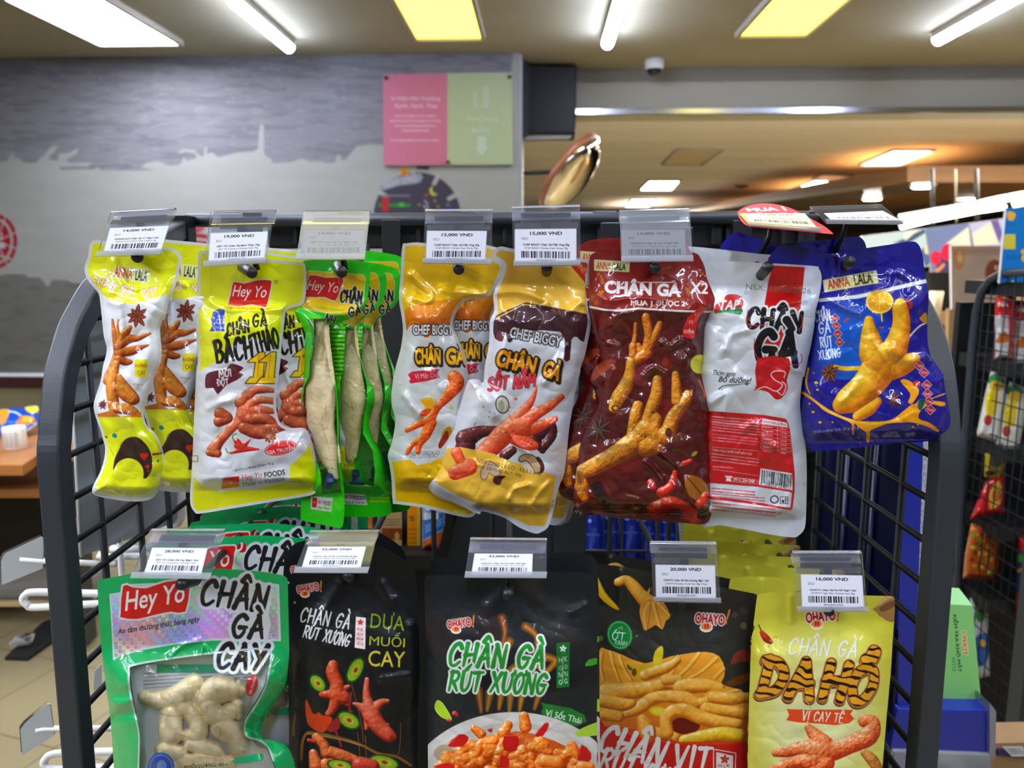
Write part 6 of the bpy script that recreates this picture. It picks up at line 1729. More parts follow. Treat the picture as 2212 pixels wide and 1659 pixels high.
def green_packets():
    o = B1([(235, 512), (500, 510), (815, 540), (830, 572), (825, 700), (802, 850), (765, 945), (700, 1010), (560, 1060), (455, 1090), (432, 1130), (440, 1220), (470, 1400), (508, 1590)]) + \
        B2([(522, 130), (536, 300), (546, 500), (548, 700), (560, 830), (580, 960), (597, 1100), (597, 1280), (582, 1390), (550, 1412), (480, 1400), (330, 1370), (222, 1342), (205, 1300), (215, 1150), (300, 1000), (322, 850), (310, 690), (262, 565), (240, 510), (202, 400), (188, 300), (202, 200), (232, 40)]) + B1([(240, 1260), (244, 1160), (200, 1060), (152, 965), (212, 912), (250, 850), (256, 700), (240, 560)])
    o = spline(o, 3)
    cv = canvas_for(o, '35b81c')
    cv.xf(600, 440, K)
    cv.poly(rounded([(255, 600), (785, 640), (760, 900), (650, 1000), (330, 960), (215, 930)], 40), 'd3b41c', ol=('c6cfa0', 6))
    cv.poly([(290, 640), (430, 665), (585, 665), (560, 760), (515, 870), (420, 835), (258, 835), (262, 760)], 'b8221c', smooth=2, ol=('d0cfc0', 8))
    cv.text('Hey Yo', 405, 755, 275, 120, 'e0dcd4', ang=6, shear=.22)
    cv.brush('CHÂN', 660, 835, 190, 105, '17170f', ang=4, wt=.2, ol=('cfd0c4', 8)); cv.brush('GÀ', 690, 965, 110, 80, '17170f', ang=-8, wt=.2, ol=('cfd0c4', 8)); cv.brush('NH', 470, 1035, 90, 70, '17170f', ang=20, wt=.2, ol=('cfd0c4', 8))
    cv.lines(295, 905, 585, 940, 1, '7fae3a', .8, 4, ang=7, fill=.6)
    win = [(260, 1030), (420, 1030), (440, 1130), (470, 1400), (505, 1600)] + [(x, y + 1493) for x, y in [(525, 250), (530, 500), (535, 760), (565, 1000), (570, 1090), (400, 1110), (380, 900), (330, 780), (300, 650), (250, 520), (215, 330), (235, 150), (280, 60)]] + [(290, 1380), (310, 1180)]
    cv.clear(cv.pmask(win))
    cv.fill(cv.pmask([(258, 1030), (320, 1030), (330, 1200), (300, 1400), (285, 1400), (300, 1200)]), '9aa0a2', .5)
    cv.xf(600, 800, K)
    cv.text('LƯỢNG: 40 g', 440, 875, 160, 34, '1c1c1c', ang=5, bold=.01)
    cv.poly([(440, 960), (470, 920), (500, 950), (500, 1010), (470, 1060), (430, 1050)], '2f3a7a', smooth=3); cv.text('CEE', 470, 985, 44, 30, 'b9c0dc')
    cv.poly([(300, 1128), (490, 1145), (475, 1265), (300, 1240)], 'd4d6d4', ol=('aab0a0', 5)); cv.poly([(312, 1140), (355, 1143), (345, 1232), (305, 1225)], 'c0201c'); cv.star(328, 1180, 10, -90, 'e8d23a', 'e8d23a', 5)
    cv.text('Hey Yo', 388, 1185, 58, 50, 'b02438', ang=4, shear=.2); cv.text('FOODS', 447, 1192, 56, 40, '2a2a2c', ang=4, bold=.02); cv.text('Made in Vietnam', 415, 1232, 112, 24, '2f3032', ang=5)
    cv.poly([(210, 1310), (580, 1130), (597, 1180), (597, 1240)], '7fd23a', a=.25)
    leg = [[(395, 1040, 60), (400, 1200, 62), (395, 1400, 90), (380, 1600, 130), (375, 1800, 140), (360, 1960, 120)], [(340, 1930, 95), (400, 2130, 88), (450, 2260, 75), (490, 2340, 55)], [(430, 1900, 80), (450, 2030, 62), (500, 2200, 50), (520, 2300, 40)], [(490, 2300, 60), (500, 2380, 50), (530, 2440, 26)], [(300, 1850, 70), (350, 2000, 60)]]
    cr = [(B1([(280, 900), (400, 960), (600, 980), (760, 900)]), .003, 10), (B1([(500, 620), (560, 800)]), .002, 10), (B2([(300, 380), (380, 480), (410, 380)]), .0015, 4)]
    a = packet('snack_packet', 'narrow twisted green packet with a clear window, in front on the third upper hook', 'snack packet', 'bright green packets on the third upper hook', cv, o, YU + .001, (*B1([(545, 575)])[0], 9),
               T=.014, k=26, hdr=(640, 720), foot=(1040, 1075), creases=cr, extra=lambda u, v: .007 * np.sin((u - 700) / 26) * smoothstep(690, 900, v) * .6, m=print_mat('film_clear', clear=True), seed=7,
               back='5fae4a', contents=foot_contents(leg, (600, 440, K), .55, 'f2e2bc', 'e0c998', 4, ([(290, 1950), (370, 1978), (410, 1880)], [(395, 1980), (435, 2110), (475, 2270)], [(420, 2280), (500, 2300), (540, 2280)], [(430, 1900), (430, 1780)])))
    # wider packet behind
    o2 = B1([(300, 470), (600, 500), (880, 555), (955, 615), (976, 680), (965, 800), (922, 900), (850, 970), (762, 1030), (716, 1080), (702, 1150), (722, 1300), (772, 1480), (828, 1640)]) + \
        B2([(832, 100), (866, 220), (861, 300), (830, 380), (815, 480), (850, 600), (920, 720), (955, 850), (970, 950), (990, 1080), (1015, 1200), (1020, 1262), (980, 1300), (860, 1315), (600, 1310), (440, 1300), (420, 900), (430, 500), (430, 0)]) + B1([(420, 1200), (400, 900), (320, 700)])
    o2 = spline(o2, 3)
    cv = canvas_for(o2, '2fb01a'); cv.xf(600, 440, K)
    cv.poly(rounded([(400, 600), (880, 620), (912, 700), (900, 860), (760, 1000), (690, 1100), (450, 1000)], 30), 'c5a81c', ol=('b8c090', 6))
    cv.brush('ÂN', 840, 820, 110, 90, '17170f', ang=4, wt=.2, ol=('c0c2b4', 8)); cv.brush('GÀ', 820, 945, 110, 75, '17170f', ang=-8, wt=.2, ol=('c0c2b4', 8)); cv.brush('PHÁT', 880, 1065, 190, 76, '17170f', ang=2, wt=.18, ol=('c0c2b4', 7)); cv.brush('TÂM', 860, 1175, 170, 80, '17170f', ang=10, wt=.18, ol=('c0c2b4', 7))
    cv.poly([(430, 1110), (610, 1100), (560, 1659), (480, 1659)], '6fd02c', a=.8); cv.lines(450, 1110, 610, 1560, 12, '1c3a14', .75, 4, fill=.4)
    win = [(610, 1100), (700, 1130), (715, 1300), (760, 1480), (800, 1620)] + [(x, y + 1493) for x, y in [(800, 250), (770, 420), (760, 560), (850, 720), (870, 900), (860, 1040), (600, 1030), (560, 800), (555, 400), (560, 100)]] + [(590, 1500), (600, 1300)]
    cv.clear(cv.pmask(win), .95)
    cv.xf(600, 800, K)
    cv.text('TỊNH: 40 g', 690, 850, 210, 38, '1c1c1c', ang=-3, bold=.01)
    cv.poly([(660, 900), (700, 885), (735, 910), (740, 1000), (770, 1010), (775, 1030), (640, 1020), (650, 1000), (665, 990)], '20304a', smooth=2)
    cv.poly([(560, 1095), (775, 1112), (805, 1208), (560, 1195)], 'd0d2d0'); cv.text('Hey Yo', 625, 1138, 90, 46, 'b02438', shear=.2); cv.text('FOODS', 728, 1143, 104, 38, '2a2a2c', bold=.02); cv.text('Made in Vietnam', 690, 1182, 190, 24, '3a3b3d')
    for y in (1143, 1170): [cv.ell(x, y + (x // 12 % 2) * 8, 5, 5, 'd0c22a') for x in range(825, 1005, 12)]
    leg2 = [[(655, 1110, 50), (660, 1400, 75), (670, 1600, 95), (670, 1750, 115)], [(640, 1800, 85), (640, 2000, 70), (640, 2280, 40)], [(690, 1790, 90), (690, 2000, 60), (672, 2250, 34)]]
    b = packet('snack_packet', 'wider bright green packet with a clear window, right behind the narrow front one', 'snack packet', 'bright green packets on the third upper hook', cv, o2, YU + .016, (*B1([(545, 580)])[0], 9),
               T=.013, k=30, hdr=(650, 730), foot=(1040, 1080), creases=[(B2([(690, 350), (740, 330), (790, 270)]), .002, 6), (B1([(560, 1120), (540, 1300)]), .002, 8)], extra=lambda u, v: .005 * np.sin((u - 720) / 34) * smoothstep(690, 900, v), m=print_mat('film_clear', clear=True), seed=9,
               back='5fae4a', contents=foot_contents(leg2, (600, 440, K), .5, 'dccba0', 'c0ac7c', 8, ([(662, 1800), (668, 2000), (655, 2250)], [(600, 1560), (640, 1700)])))
    again(b, 'third bright green packet, its lettering edge showing right of the second', 22, 3, .014, -.02)
    again(b, 'rearmost bright green packet, only its top corner showing beside the golden packet', 26, -16, .03, -.05)
green_packets()
m_foil = print_mat('film_foil', .36, .08, .7, wrinkle=.2)
# ------------------------------------------------------------------ 4 golden packet with honey feet
def golden_packets():
    o = B1([(1115, 385), (1155, 355), (1320, 352), (1700, 430), (1950, 500), (2002, 530), (2018, 572), (2000, 640), (1962, 720), (1925, 795), (1880, 838), (1800, 850), (1710, 862), (1645, 905), (1605, 970), (1580, 1030), (1572, 1100), (1600, 1170), (1640, 1250), (1695, 1390), (1718, 1500)]) + \
        B2([(1722, 80), (1710, 250), (1720, 400), (1740, 600), (1730, 800), (1760, 1000), (1785, 1200), (1770, 1290), (1700, 1318), (1550, 1290), (1300, 1230), (1065, 1198), (1030, 1180), (1020, 1000), (1000, 850), (985, 760), (1020, 650), (1048, 510), (1048, 410), (1024, 330), (1018, 210), (1036, 60)]) + B1([(1042, 1540), (1060, 1450), (1092, 1335), (1110, 1250), (1122, 1130), (1108, 1000), (1085, 850), (1100, 640)])
    o = spline(o, 3)
    cv = canvas_for(o, 'c9ccca'); cv.xf(600, 440, K)
    cv.poly([(1080, 330), (2050, 330), (2050, 860), (1700, 880), (1600, 900), (1350, 880), (1110, 980), (1080, 980)], 'd8b40e')
    cv.grad(cv.pmask([(1090, 970), (1340, 880), (1560, 860), (1660, 880), (1620, 1100), (1590, 1170), (1570, 1100), (1480, 1080), (1340, 1200), (1280, 1150), (1230, 1080), (1180, 1100), (1160, 1130), (1120, 1125)], 3), 'd89012', 'a8520e', 900, 1130)
    cv.line([(1120, 1110), (1160, 1115), (1200, 1060), (1260, 1070), (1310, 1140)], 10, 'e0a83c', a=.6, smooth=4)
    cv.text('CHEF BIGGY', 1390, 1130, 360, 92, 'dcdde0', bold=.03, ol=('2a1c10', 10)); cv.ell(1555, 1068, 15, 16, '3a2a14', ring=4); cv.text('R', 1555, 1068, 12, 14, '3a2a14')
    for t, x, wd in (('CHÂN', 1345, 230), ('GÀ', 1600, 190)):
        cv.text(t, x, 1350, wd, 190 if t == 'GÀ' else 185, 'dfae1c', bold=.05, ol=('2e1f0c', 16), sh=('2e1f0c', 10, 14))
    cv.poly([(1165, 1530), (1200, 1505), (1420, 1480), (1450, 1490), (1430, 1510), (1450, 1560), (1330, 1590), (1190, 1612), (1175, 1590), (1190, 1570)], 'b8243c'); cv.text('Vị Mật Ong', 1335, 1545, 215, 62, 'd9cfd2', ang=-4)
    cv.xf(600, 800, K)
    cv.food([[(1580, 60, 60), (1600, 120, 70), (1520, 230, 50), (1420, 330, 42), (1370, 430, 46)], [(1370, 440, 46), (1280, 470, 36), (1160, 535, 24)], [(1360, 460, 44), (1300, 600, 34), (1210, 660, 24), (1160, 740, 20)], [(1380, 470, 44), (1330, 580, 40), (1270, 660, 30), (1255, 730, 24)]], 'a8380c', 'd9601c', 'f0a058', .35, 7, .6, 12, bumps=.5)
    cv.poly([(1275, 270), (1330, 245), (1380, 250), (1400, 310), (1350, 400), (1290, 380), (1320, 330)], 'd9a41e', smooth=3); cv.poly([(1270, 380), (1330, 345), (1380, 350), (1330, 410), (1280, 410)], 'c2501a', smooth=3)
    cv.poly([(1470, 560), (1540, 500), (1560, 560), (1500, 640)], 'c9941c', smooth=3); cv.poly([(1440, 660), (1510, 540), (1530, 600), (1460, 700)], '8a2c14', smooth=3); cv.ell(1380, 220, 12, 16, 'c9c23a'); cv.ell(1560, 335, 20, 14, 'c9c84a')
    cv.text('NSX: 12/05/26 LO', 1320, 740, 260, 34, '4a4a44', ang=-2, a=.8); cv.text('HSD: 22/02/26 ALT', 1310, 770, 260, 30, '4a4a44', ang=-2, a=.7)
    cv.poly([(960, 830), (1180, 800), (1250, 850), (1380, 820), (1440, 790), (1790, 770), (1790, 1320), (960, 1200)], 'd2ac0c')
    rim(cv, o, 7, 'cfcfc8')
    cv.poly([(1570, 1250), (1680, 1255), (1690, 1285), (1575, 1280)], 'e0d25a')
    cr = [(B1([(1200, 640), (1280, 720), (1370, 800), (1360, 860), (1240, 850)]), .0035, 8), (B1([(1480, 770), (1600, 790), (1850, 830)]), .003, 9), (B1([(1330, 900), (1350, 1100), (1390, 1300), (1400, 1500)]), .004, 12), (B1([(1600, 1000), (1600, 1200), (1690, 1400)]), .004, 10), (B2([(1390, 100), (1420, 300)]), .002, 8), (B2([(1130, 230), (1230, 350), (1270, 400)]), .003, 8)]
    a = packet('snack_packet', 'golden packet with honey chicken feet picture, in front on the fourth upper hook', 'snack packet', 'golden packets on the fourth upper hook', cv, o, YU + .004, (*B1([(1615, 580)])[0], 10), T=.013, k=40, hdr=(600, 690), foot=(1030, 1065), creases=cr,
               extra=lambda u, v: .006 * np.sin((u - 860) / 36) * smoothstep(600, 720, v) * .6, m=m_foil, seed=11, lump=.005)
    again(a, 'second golden packet, seen in the gap between the front golden and the tan packet', 70, -4, .018, .01)
golden_packets()

# ------------------------------------------------------------------ 5 tan and silver packet
def tan_packets():
    o = C1([(182, 490), (205, 450), (250, 425), (340, 440), (700, 530), (1045, 540), (1046, 700), (1050, 850), (1056, 1000), (1068, 1100), (1042, 1250), (1010, 1400), (972, 1510)]) + \
        C2([(968, 100), (932, 250), (900, 420), (870, 600), (850, 800), (828, 1000), (792, 1090), (758, 1200), (718, 1380), (678, 1490), (622, 1530), (560, 1545), (420, 1490), (280, 1400), (90, 1345)]) + B2([(1800, 1288), (1600, 1195), (1450, 1140), (1372, 1085), (1336, 1010), (1340, 960), (1430, 800), (1500, 620), (1600, 400), (1690, 130), (1725, 82), (1800, 85)]) + C1([(100, 1640), (112, 1500), (150, 1300), (160, 1090), (196, 1000), (190, 850), (240, 720), (272, 620), (265, 580), (220, 550), (185, 530)])
    o = spline(o, 3)
    cv = canvas_for(o, 'cfd1d6'); cv.xf(1020, 430, K)
    cv.poly([(150, 400), (1080, 400), (1080, 1045), (860, 1010), (700, 960), (540, 935), (460, 925), (380, 960), (190, 1060), (150, 1060)], 'd9b14a')
    cv.poly([(190, 1060), (400, 960), (480, 925), (560, 940), (800, 985), (1060, 1040), (1062, 1120), (1000, 1280), (940, 1235), (890, 1260), (875, 1440), (820, 1440), (830, 1330), (790, 1190), (500, 1180), (380, 1180), (360, 1270), (320, 1280), (300, 1190), (270, 1275), (220, 1260), (195, 1220)], '42222a', smooth=2)
    cv.poly([(880, 595), (1046, 545), (1046, 790)], 'b8301c'); cv.text('NEW', 1010, 650, 130, 50, 'd9a04a', ang=50, bold=.02)
    cv.line([(195, 1080), (400, 975), (470, 945), (560, 960)], 9, 'd9b14a', smooth=4); cv.poly([(960, 1090), (1062, 1040), (1058, 1110), (1000, 1260), (980, 1250)], '4f2a33')
    cv.poly([(215, 1215), (240, 1200), (275, 1215), (270, 1270), (225, 1260)], '6a3a40', smooth=3)
    cv.text('CHEF BIGGY', 570, 1235, 470, 100, 'd9dadf', ang=11, bold=.03, ol=('241a18', 11)); cv.ell(782, 1215, 19, 19, '7a6a6a', ring=4); cv.text('R', 782, 1215, 14, 18, '7a6a6a')
    cv.text('CHÂN', 400, 1440, 360, 200, 'd99a1c', ang=13, bold=.05, ol=('241a12', 16), sh=('241a12', 12, 16)); cv.text('GÀ', 725, 1520, 165, 190, 'd99a1c', ang=20, bold=.05, ol=('241a12', 16), sh=('241a12', 12, 16))
    cv.brush('SỐT NẤM', 355, 1640, 420, 110, 'd8434e', ang=-6, shear=.2, wt=.19, ol=('3a1418', 7))
    cv.xf(1020, 780, K)
    cv.ell(270, 390, 58, 76, 'c9c4b4', ang=-10, ring=None); cv.ell(270, 390, 58, 76, '4a4436', ang=-10, ring=10); cv.ell(262, 400, 26, 50, '8a826c', a=.6)
    for x, y, r in ((390, 340, 15), (338, 415, 8), (335, 450, 7), (330, 480, 6), (100, 410, 7), (160, 455, 6), (200, 470, 6), (70, 320, 6), (150, 500, 6), (30, 560, 6), (20, 570, 5)): cv.ell(x, y, r, r * .8, 'c9762c' if x > 300 else '3a3a34')
    cv.food([[(-60, 700, 90), (60, 640, 60), (180, 620, 40), (240, 600, 24)], [(-120, 850, 60), (-60, 760, 90)], [(600, 640, 70), (690, 560, 50), (720, 660, 40), (640, 770, 40)], [(560, 700, 50), (630, 800, 30)], [(290, 850, 48), (360, 800, 40)]], '2c0e14', '4f1c26', '8a4a50', .15, 9, .8, 15)
    cv.food([[(-150, 1000, 70), (-30, 960, 80), (80, 860, 88), (200, 740, 90), (330, 620, 100), (450, 590, 100)], [(330, 580, 70), (430, 480, 54), (520, 370, 34), (560, 290, 18), (580, 220, 6)], [(460, 560, 80), (560, 480, 56), (680, 410, 44), (800, 320, 28)], [(480, 620, 70), (600, 580, 48), (740, 520, 30)], [(400, 680, 80), (500, 740, 60), (560, 760, 36)]], 'a8341c', 'd9603a', 'f09a78', .25, 6, .5, 14, bumps=.5)
    cv.ell(255, 640, 16, 10, 'c07a3a', a=.5)
    cv.poly([(-100, 770), (200, 830), (240, 860), (750, 1030), (690, 1440), (640, 1480), (500, 1470), (300, 1370), (-80, 1230), (-330, 1090), (-300, 790)], 'd9b24a')
    cv.food([[(-150, 1000, 66), (-30, 950, 76)], [(-140, 820, 50), (-100, 900, 46)]], 'a8341c', 'd9603a', 'f09a78', .25, 6, .4, 14)
    cv.poly([(420, 880), (450, 845), (520, 840), (570, 870), (610, 930), (605, 990), (560, 1000), (540, 950), (490, 890), (440, 900)], 'b59a78', smooth=3, ol=('5a3a28', 8)); cv.poly([(570, 870), (600, 860), (645, 930), (640, 990), (605, 1005), (610, 940)], '4a1c28', smooth=3); cv.poly([(470, 900), (540, 960), (550, 1010), (460, 960)], 'd9cdb8', smooth=3)
    cv.poly([(85, 1050), (80, 990), (120, 920), (160, 900), (230, 950), (250, 1010), (200, 1030), (150, 1000), (120, 1060)], 'c9ae96', smooth=3, ol=('6a4a3a', 6)); cv.poly([(185, 1070), (210, 1030), (300, 1030), (270, 1060), (250, 1105), (210, 1105)], '4a1c28', smooth=3)
    cv.text('NSX:22/05/26 LO : 93.1 13:46', 330, 950, 590, 36, '4a4434', ang=12); cv.text('HSD: 22/10/25 ALT: 30g', 235, 985, 420, 34, '4a4434', ang=12)
    rim(cv, o, 8, 'd6d8de')
    for x, y in ((722, 1255), (716, 1295)): cv.line([(x - 6, y), (x + 8, y - 12)], 4, '3a3a40'); cv.line([(x - 6, y + 12), (x + 8, y)], 4, '3a3a40')
    cr = [(C1([(200, 840), (420, 830), (640, 900), (660, 940)]), .004, 9), (C1([(880, 1000), (980, 930), (1040, 960)]), .003, 9), (C1([(300, 1250), (260, 1400), (210, 1600)]), .003, 9), (C1([(820, 1330), (780, 1500), (640, 1640)]), .004, 9), (C2([(200, 480), (120, 300), (20, 160)]), .005, 12), (C2([(300, 600), (400, 740), (500, 830)]), .002, 5), (C2([(330, 1230), (380, 1150), (500, 1110)]), .0025, 6), (C2([(520, 1300), (600, 1180), (690, 1090)]), .0025, 6), (C2([(-100, 1180), (100, 1280), (300, 1370)]), .003, 12)]
    a = packet('snack_packet', 'tan and silver packet with mushroom feet picture, in front on the fifth upper hook', 'snack packet', 'tan and silver packets on the fifth upper hook', cv, o, YU - .006, (*C1([(668, 650)])[0], 11), T=.014, k=46, hdr=(610, 700), foot=(1085, 1115), creases=cr,
               extra=lambda u, v: .005 * np.sin((u - 1000) / 42) * smoothstep(600, 760, v) * .6, m=m_foil, seed=13, lump=.006)
    again(a, 'second tan and silver packet, its edge showing left and right of the front one', 16, 2, .022, -.045)
    again(a, 'rearmost tan and silver packet, only its corner showing beside the red packet', 36, 22, .046, -.03)
tan_packets()

# ------------------------------------------------------------------ 6 dark red packet with two feet
def red_packets():
    o = C1([(1052, 530), (1090, 482), (1200, 455), (1320, 448), (1650, 455), (1980, 478), (2050, 540), (2085, 620), (2100, 700), (2140, 800), (2180, 900), (2196, 965), (2188, 1010), (2150, 1030), (2112, 1065), (2082, 1150), (2075, 1300), (2070, 1440)]) + \
        C2([(2056, 30), (2055, 110), (2100, 220), (2138, 320), (2150, 450), (2148, 700), (2145, 1000), (2145, 1300), (2128, 1420), (2060, 1462), (1900, 1450), (1700, 1438), (1600, 1430), (1450, 1412), (1300, 1400), (1150, 1378), (1050, 1378), (950, 1340), (912, 1280), (902, 1200), (920, 1050), (935, 950), (952, 800), (1002, 600), (1086, 430), (1108, 300), (1062, 200), (1064, 120), (1104, 0)]) + C1([(1145, 1480), (1148, 1400), (1120, 1290), (1080, 1150), (1062, 1030), (1046, 950), (1050, 800), (1045, 650)])
    o = spline(o, 3)
    cv = canvas_for(o, '4c0e0c'); cv.xf(1020, 430, K)
    full = np.ones((cv.H, cv.W))
    cv.fill(full * smoothstep(.45, .8, fbm(cv.U, cv.V, 90, 4, 3)), '78160f', .7)
    cv.poly([(1000, 400), (2250, 400), (2250, 1025), (2100, 1010), (1850, 990), (1600, 990), (1300, 985), (1000, 960)], '84201a')
    cv.poly([(1000, 945), (1200, 985), (1330, 990), (1500, 970), (1700, 985), (1900, 995), (2100, 1000), (2250, 1000), (2250, 1020), (2100, 1018), (1850, 1012), (1600, 995), (1480, 990), (1320, 1008), (1180, 1000), (1000, 965)], 'e2dcda')
    cv.poly(rounded([(1092, 540), (1412, 560), (1408, 655), (1092, 642)], 8), 'cfcf9c'); cv.text('ANNA', 1177, 597, 130, 70, 'b8392c', ang=3, bold=.02); cv.text('LALA', 1322, 605, 110, 66, '24241f', ang=3, bold=.03); cv.ell(1383, 572, 6, 6, '24241f', ring=3)
    cv.text('CHÂN GÀ', 1530, 790, 690, 145, 'dedcdc', ang=3, bold=.05); cv.text('X2', 2033, 795, 165, 105, 'dedcdc', ang=3, bold=.03); cv.text('MUA 1 ĐƯỢC 2', 1665, 935, 490, 68, 'e2dede', ang=1, bold=.04)
    cv.poly([(1980, 1020), (2060, 950), (2100, 980), (2030, 1060), (1990, 1240), (1960, 1255), (1880, 1230), (1890, 1160), (1930, 1060)], 'c02a20'); cv.text('ĐIỂM', 1940, 1180, 95, 46, 'e6dcd8', bold=.02, ang=3); cv.text('11', 2015, 1035, 30, 34, 'e0c0b8'); cv.text('10', 1960, 1100, 30, 34, 'e0c0b8')
    cv.poly([(1090, 1520), (1200, 1440), (1290, 1450), (1200, 1540), (1060, 1640)], '9a4a28', smooth=3, a=.8); cv.poly([(1120, 1080), (1300, 1060), (1440, 1200), (1450, 1290), (1340, 1120), (1200, 1180)], '7a2420', smooth=3, a=.7)
    cv.ell(2040, 1480, 85, 85, 'c9c22a')
    cv.food([[(1400, 1659, 40), (1410, 1560, 46), (1440, 1420, 40), (1440, 1320, 36)], [(1440, 1340, 36), (1455, 1250, 20), (1465, 1120, 16)], [(1500, 1350, 34), (1490, 1310, 24)], [(1560, 1360, 46), (1580, 1220, 38), (1560, 1080, 40), (1555, 1050, 30)], [(1580, 1330, 40), (1640, 1220, 34), (1680, 1120, 28)], [(1480, 1440, 50), (1560, 1380, 50)]], '7a3208', 'c2701c', 'f0b058', .3, 7, .6, 17, bumps=.7)
    cv.poly([(1440, 1560), (1560, 1480), (1560, 1659), (1460, 1659)], '8a5058', smooth=3, a=.5)
    cv.ell(1740, 1480, 50, 70, '6a1a14'); cv.ell(1730, 1460, 28, 36, '8a2c20')
    cv.xf(1020, 780, K)
    cv.food([[(1270, 420, 46), (1300, 340, 62), (1370, 230, 62), (1410, 120, 48), (1420, 10, 40)]], '8a4a08', 'c98a22', 'edc060', .3, 7, .7, 18, bumps=.8)
    cv.ell(1280, 420, 34, 30, '5a3410'); cv.ell(1282, 420, 18, 16, 'c9a040')
    for dx in (0, 1):
        cv.food([[(980, 1120, 66), (960, 1010, 56), (1060, 960, 74), (1200, 890, 80), (1330, 810, 88), (1440, 740, 100)], [(1450, 720, 80), (1440, 620, 50), (1460, 500, 52), (1485, 400, 46)], [(1500, 680, 90), (1560, 600, 80), (1640, 720, 90), (1560, 760, 100)], [(1560, 590, 60), (1600, 440, 54), (1650, 300, 54), (1660, 170, 42)], [(1650, 700, 80), (1750, 640, 70), (1800, 500, 58), (1900, 380, 52), (1930, 300, 40)], [(1830, 360, 44), (1830, 240, 44), (1820, 120, 30)], [(1630, 620, 55), (1640, 520, 58), (1590, 490, 40)], [(990, 1180, 50), (1010, 1230, 36)]], '7a3a06', 'c98220', 'eeb854', .3, 8, .6, 19, bumps=.9)
    cv.poly([(1050, 1120), (1150, 1080), (1200, 1180), (1290, 1320), (1270, 1400), (1200, 1380)], '2c0c08', smooth=2)
    cv.poly([(935, 990), (990, 1000), (1000, 1080), (950, 1100)], '7a4a10', smooth=3, a=.6); cv.line([(960, 1020), (975, 1090)], 9, '4a2a08')
    cv.star(1130, 610, 140, 12, '2a1410', '6a3a26'); cv.leaf(2010, 1140, 300, 190, 50, '96601c', '5a3008')
    cv.food([[(1640, 1330, 70), (1780, 1290, 80), (1900, 1340, 70), (2000, 1400, 60)], [(1700, 1180, 50), (1780, 1120, 40), (1820, 1000, 26)], [(1600, 1090, 34), (1620, 1130, 30)], [(1900, 920, 26), (1960, 890, 16)], [(2060, 1280, 60), (2100, 1200, 40)]], '7a0c08', 'b3241a', 'e8604a', .3, 9, .7, 21)
    cv.poly([(2010, 1400), (2060, 1300), (2110, 1420)], '2a1210', smooth=3); cv.ell(1820, 1370, 60, 50, '2a1210', a=.7)
    cv.ell(1990, 830, 34, 16, '8a8a3a', ang=-40); cv.ell(2040, 640, 40, 60, '3a1a14', a=.6); cv.ell(2090, 300, 20, 24, 'c0341c'); cv.line([(2030, 170), (2080, 280)], 20, '9a5a40', smooth=0)
    cv.ell(1760, 640, 30, 40, '2a0c0a', a=.7); cv.ell(1620, 460, 16, 12, '3a1408', a=.6)
    cv.text('Khối Lượng Tịnh: 60 g', 1790, 1365, 360, 44, '3a1a1a', ang=2)
    cr = [(C1([(1120, 860), (1250, 900), (1450, 880), (1700, 900)]), .002, 8), (C1([(1450, 1010), (1300, 1040), (1240, 1120)]), .0025, 7), (C1([(1700, 1290), (1780, 1320), (1860, 1260)]), .0025, 7), (C2([(1700, 820), (1850, 950), (1920, 1100), (2010, 1320)]), .0035, 8), (C2([(1560, 900), (1640, 980), (1700, 1060)]), .003, 6), (C2([(1540, 130), (1620, 60), (1720, 110)]), .003, 6), (C2([(1130, 860), (1240, 740), (1380, 740)]), .002, 7), (C2([(1240, 300), (1230, 190), (1260, 80)]), .0025, 7), (C1([(1180, 1290), (1300, 1320), (1320, 1440)]), .0025, 7)]
    a = packet('snack_packet', 'dark red packet with two big feet, in front on the sixth upper hook', 'snack packet', 'dark red packets on the sixth upper hook', cv, o, YU - .008, (*C1([(1632, 622)])[0], 11), T=.015, k=46, hdr=(560, 680), foot=(1085, 1118), creases=cr,
               extra=lambda u, v: .003 * np.sin((u - 1230) / 50), m=print_mat('film_wet', .4, 0, 1.0, wrinkle=.42, wscale=42), seed=17, lump=.008, back='8a8c90')
    # torn fringe of film threads along the lower edge: part of the front packet
    b = MB(); rng = random.Random(7)
    for i in range(60):
        t = i / 59; u, v = C2([(930 + t * 560, 1338 + t * 74)])[0]
        p = at(u, v, YU - .0083); L = rng.uniform(.4, 1.6) * (1.6 if .4 < t < .55 or t < .1 else 1)
        q = p + Vector((rng.uniform(-.8, .8), rng.uniform(-.3, .3), -L)) * .0016
        b.tube([p + Vector((0, 0, .0004)), (p + q) / 2 + Vector((rng.uniform(-.0004, .0004), 0, 0)), q], .00011, 4)
    off = b.build('torn_fringe', mat('film_thread', 'd9c8c4', .4), a)
    again(a, 'second dark red packet, its yellow foot picture showing left of the front one', -22, -14, .016, .012)
    again(a, 'third dark red packet, only its top edge showing above the front one', -8, -22, .03, -.012)
red_packets()

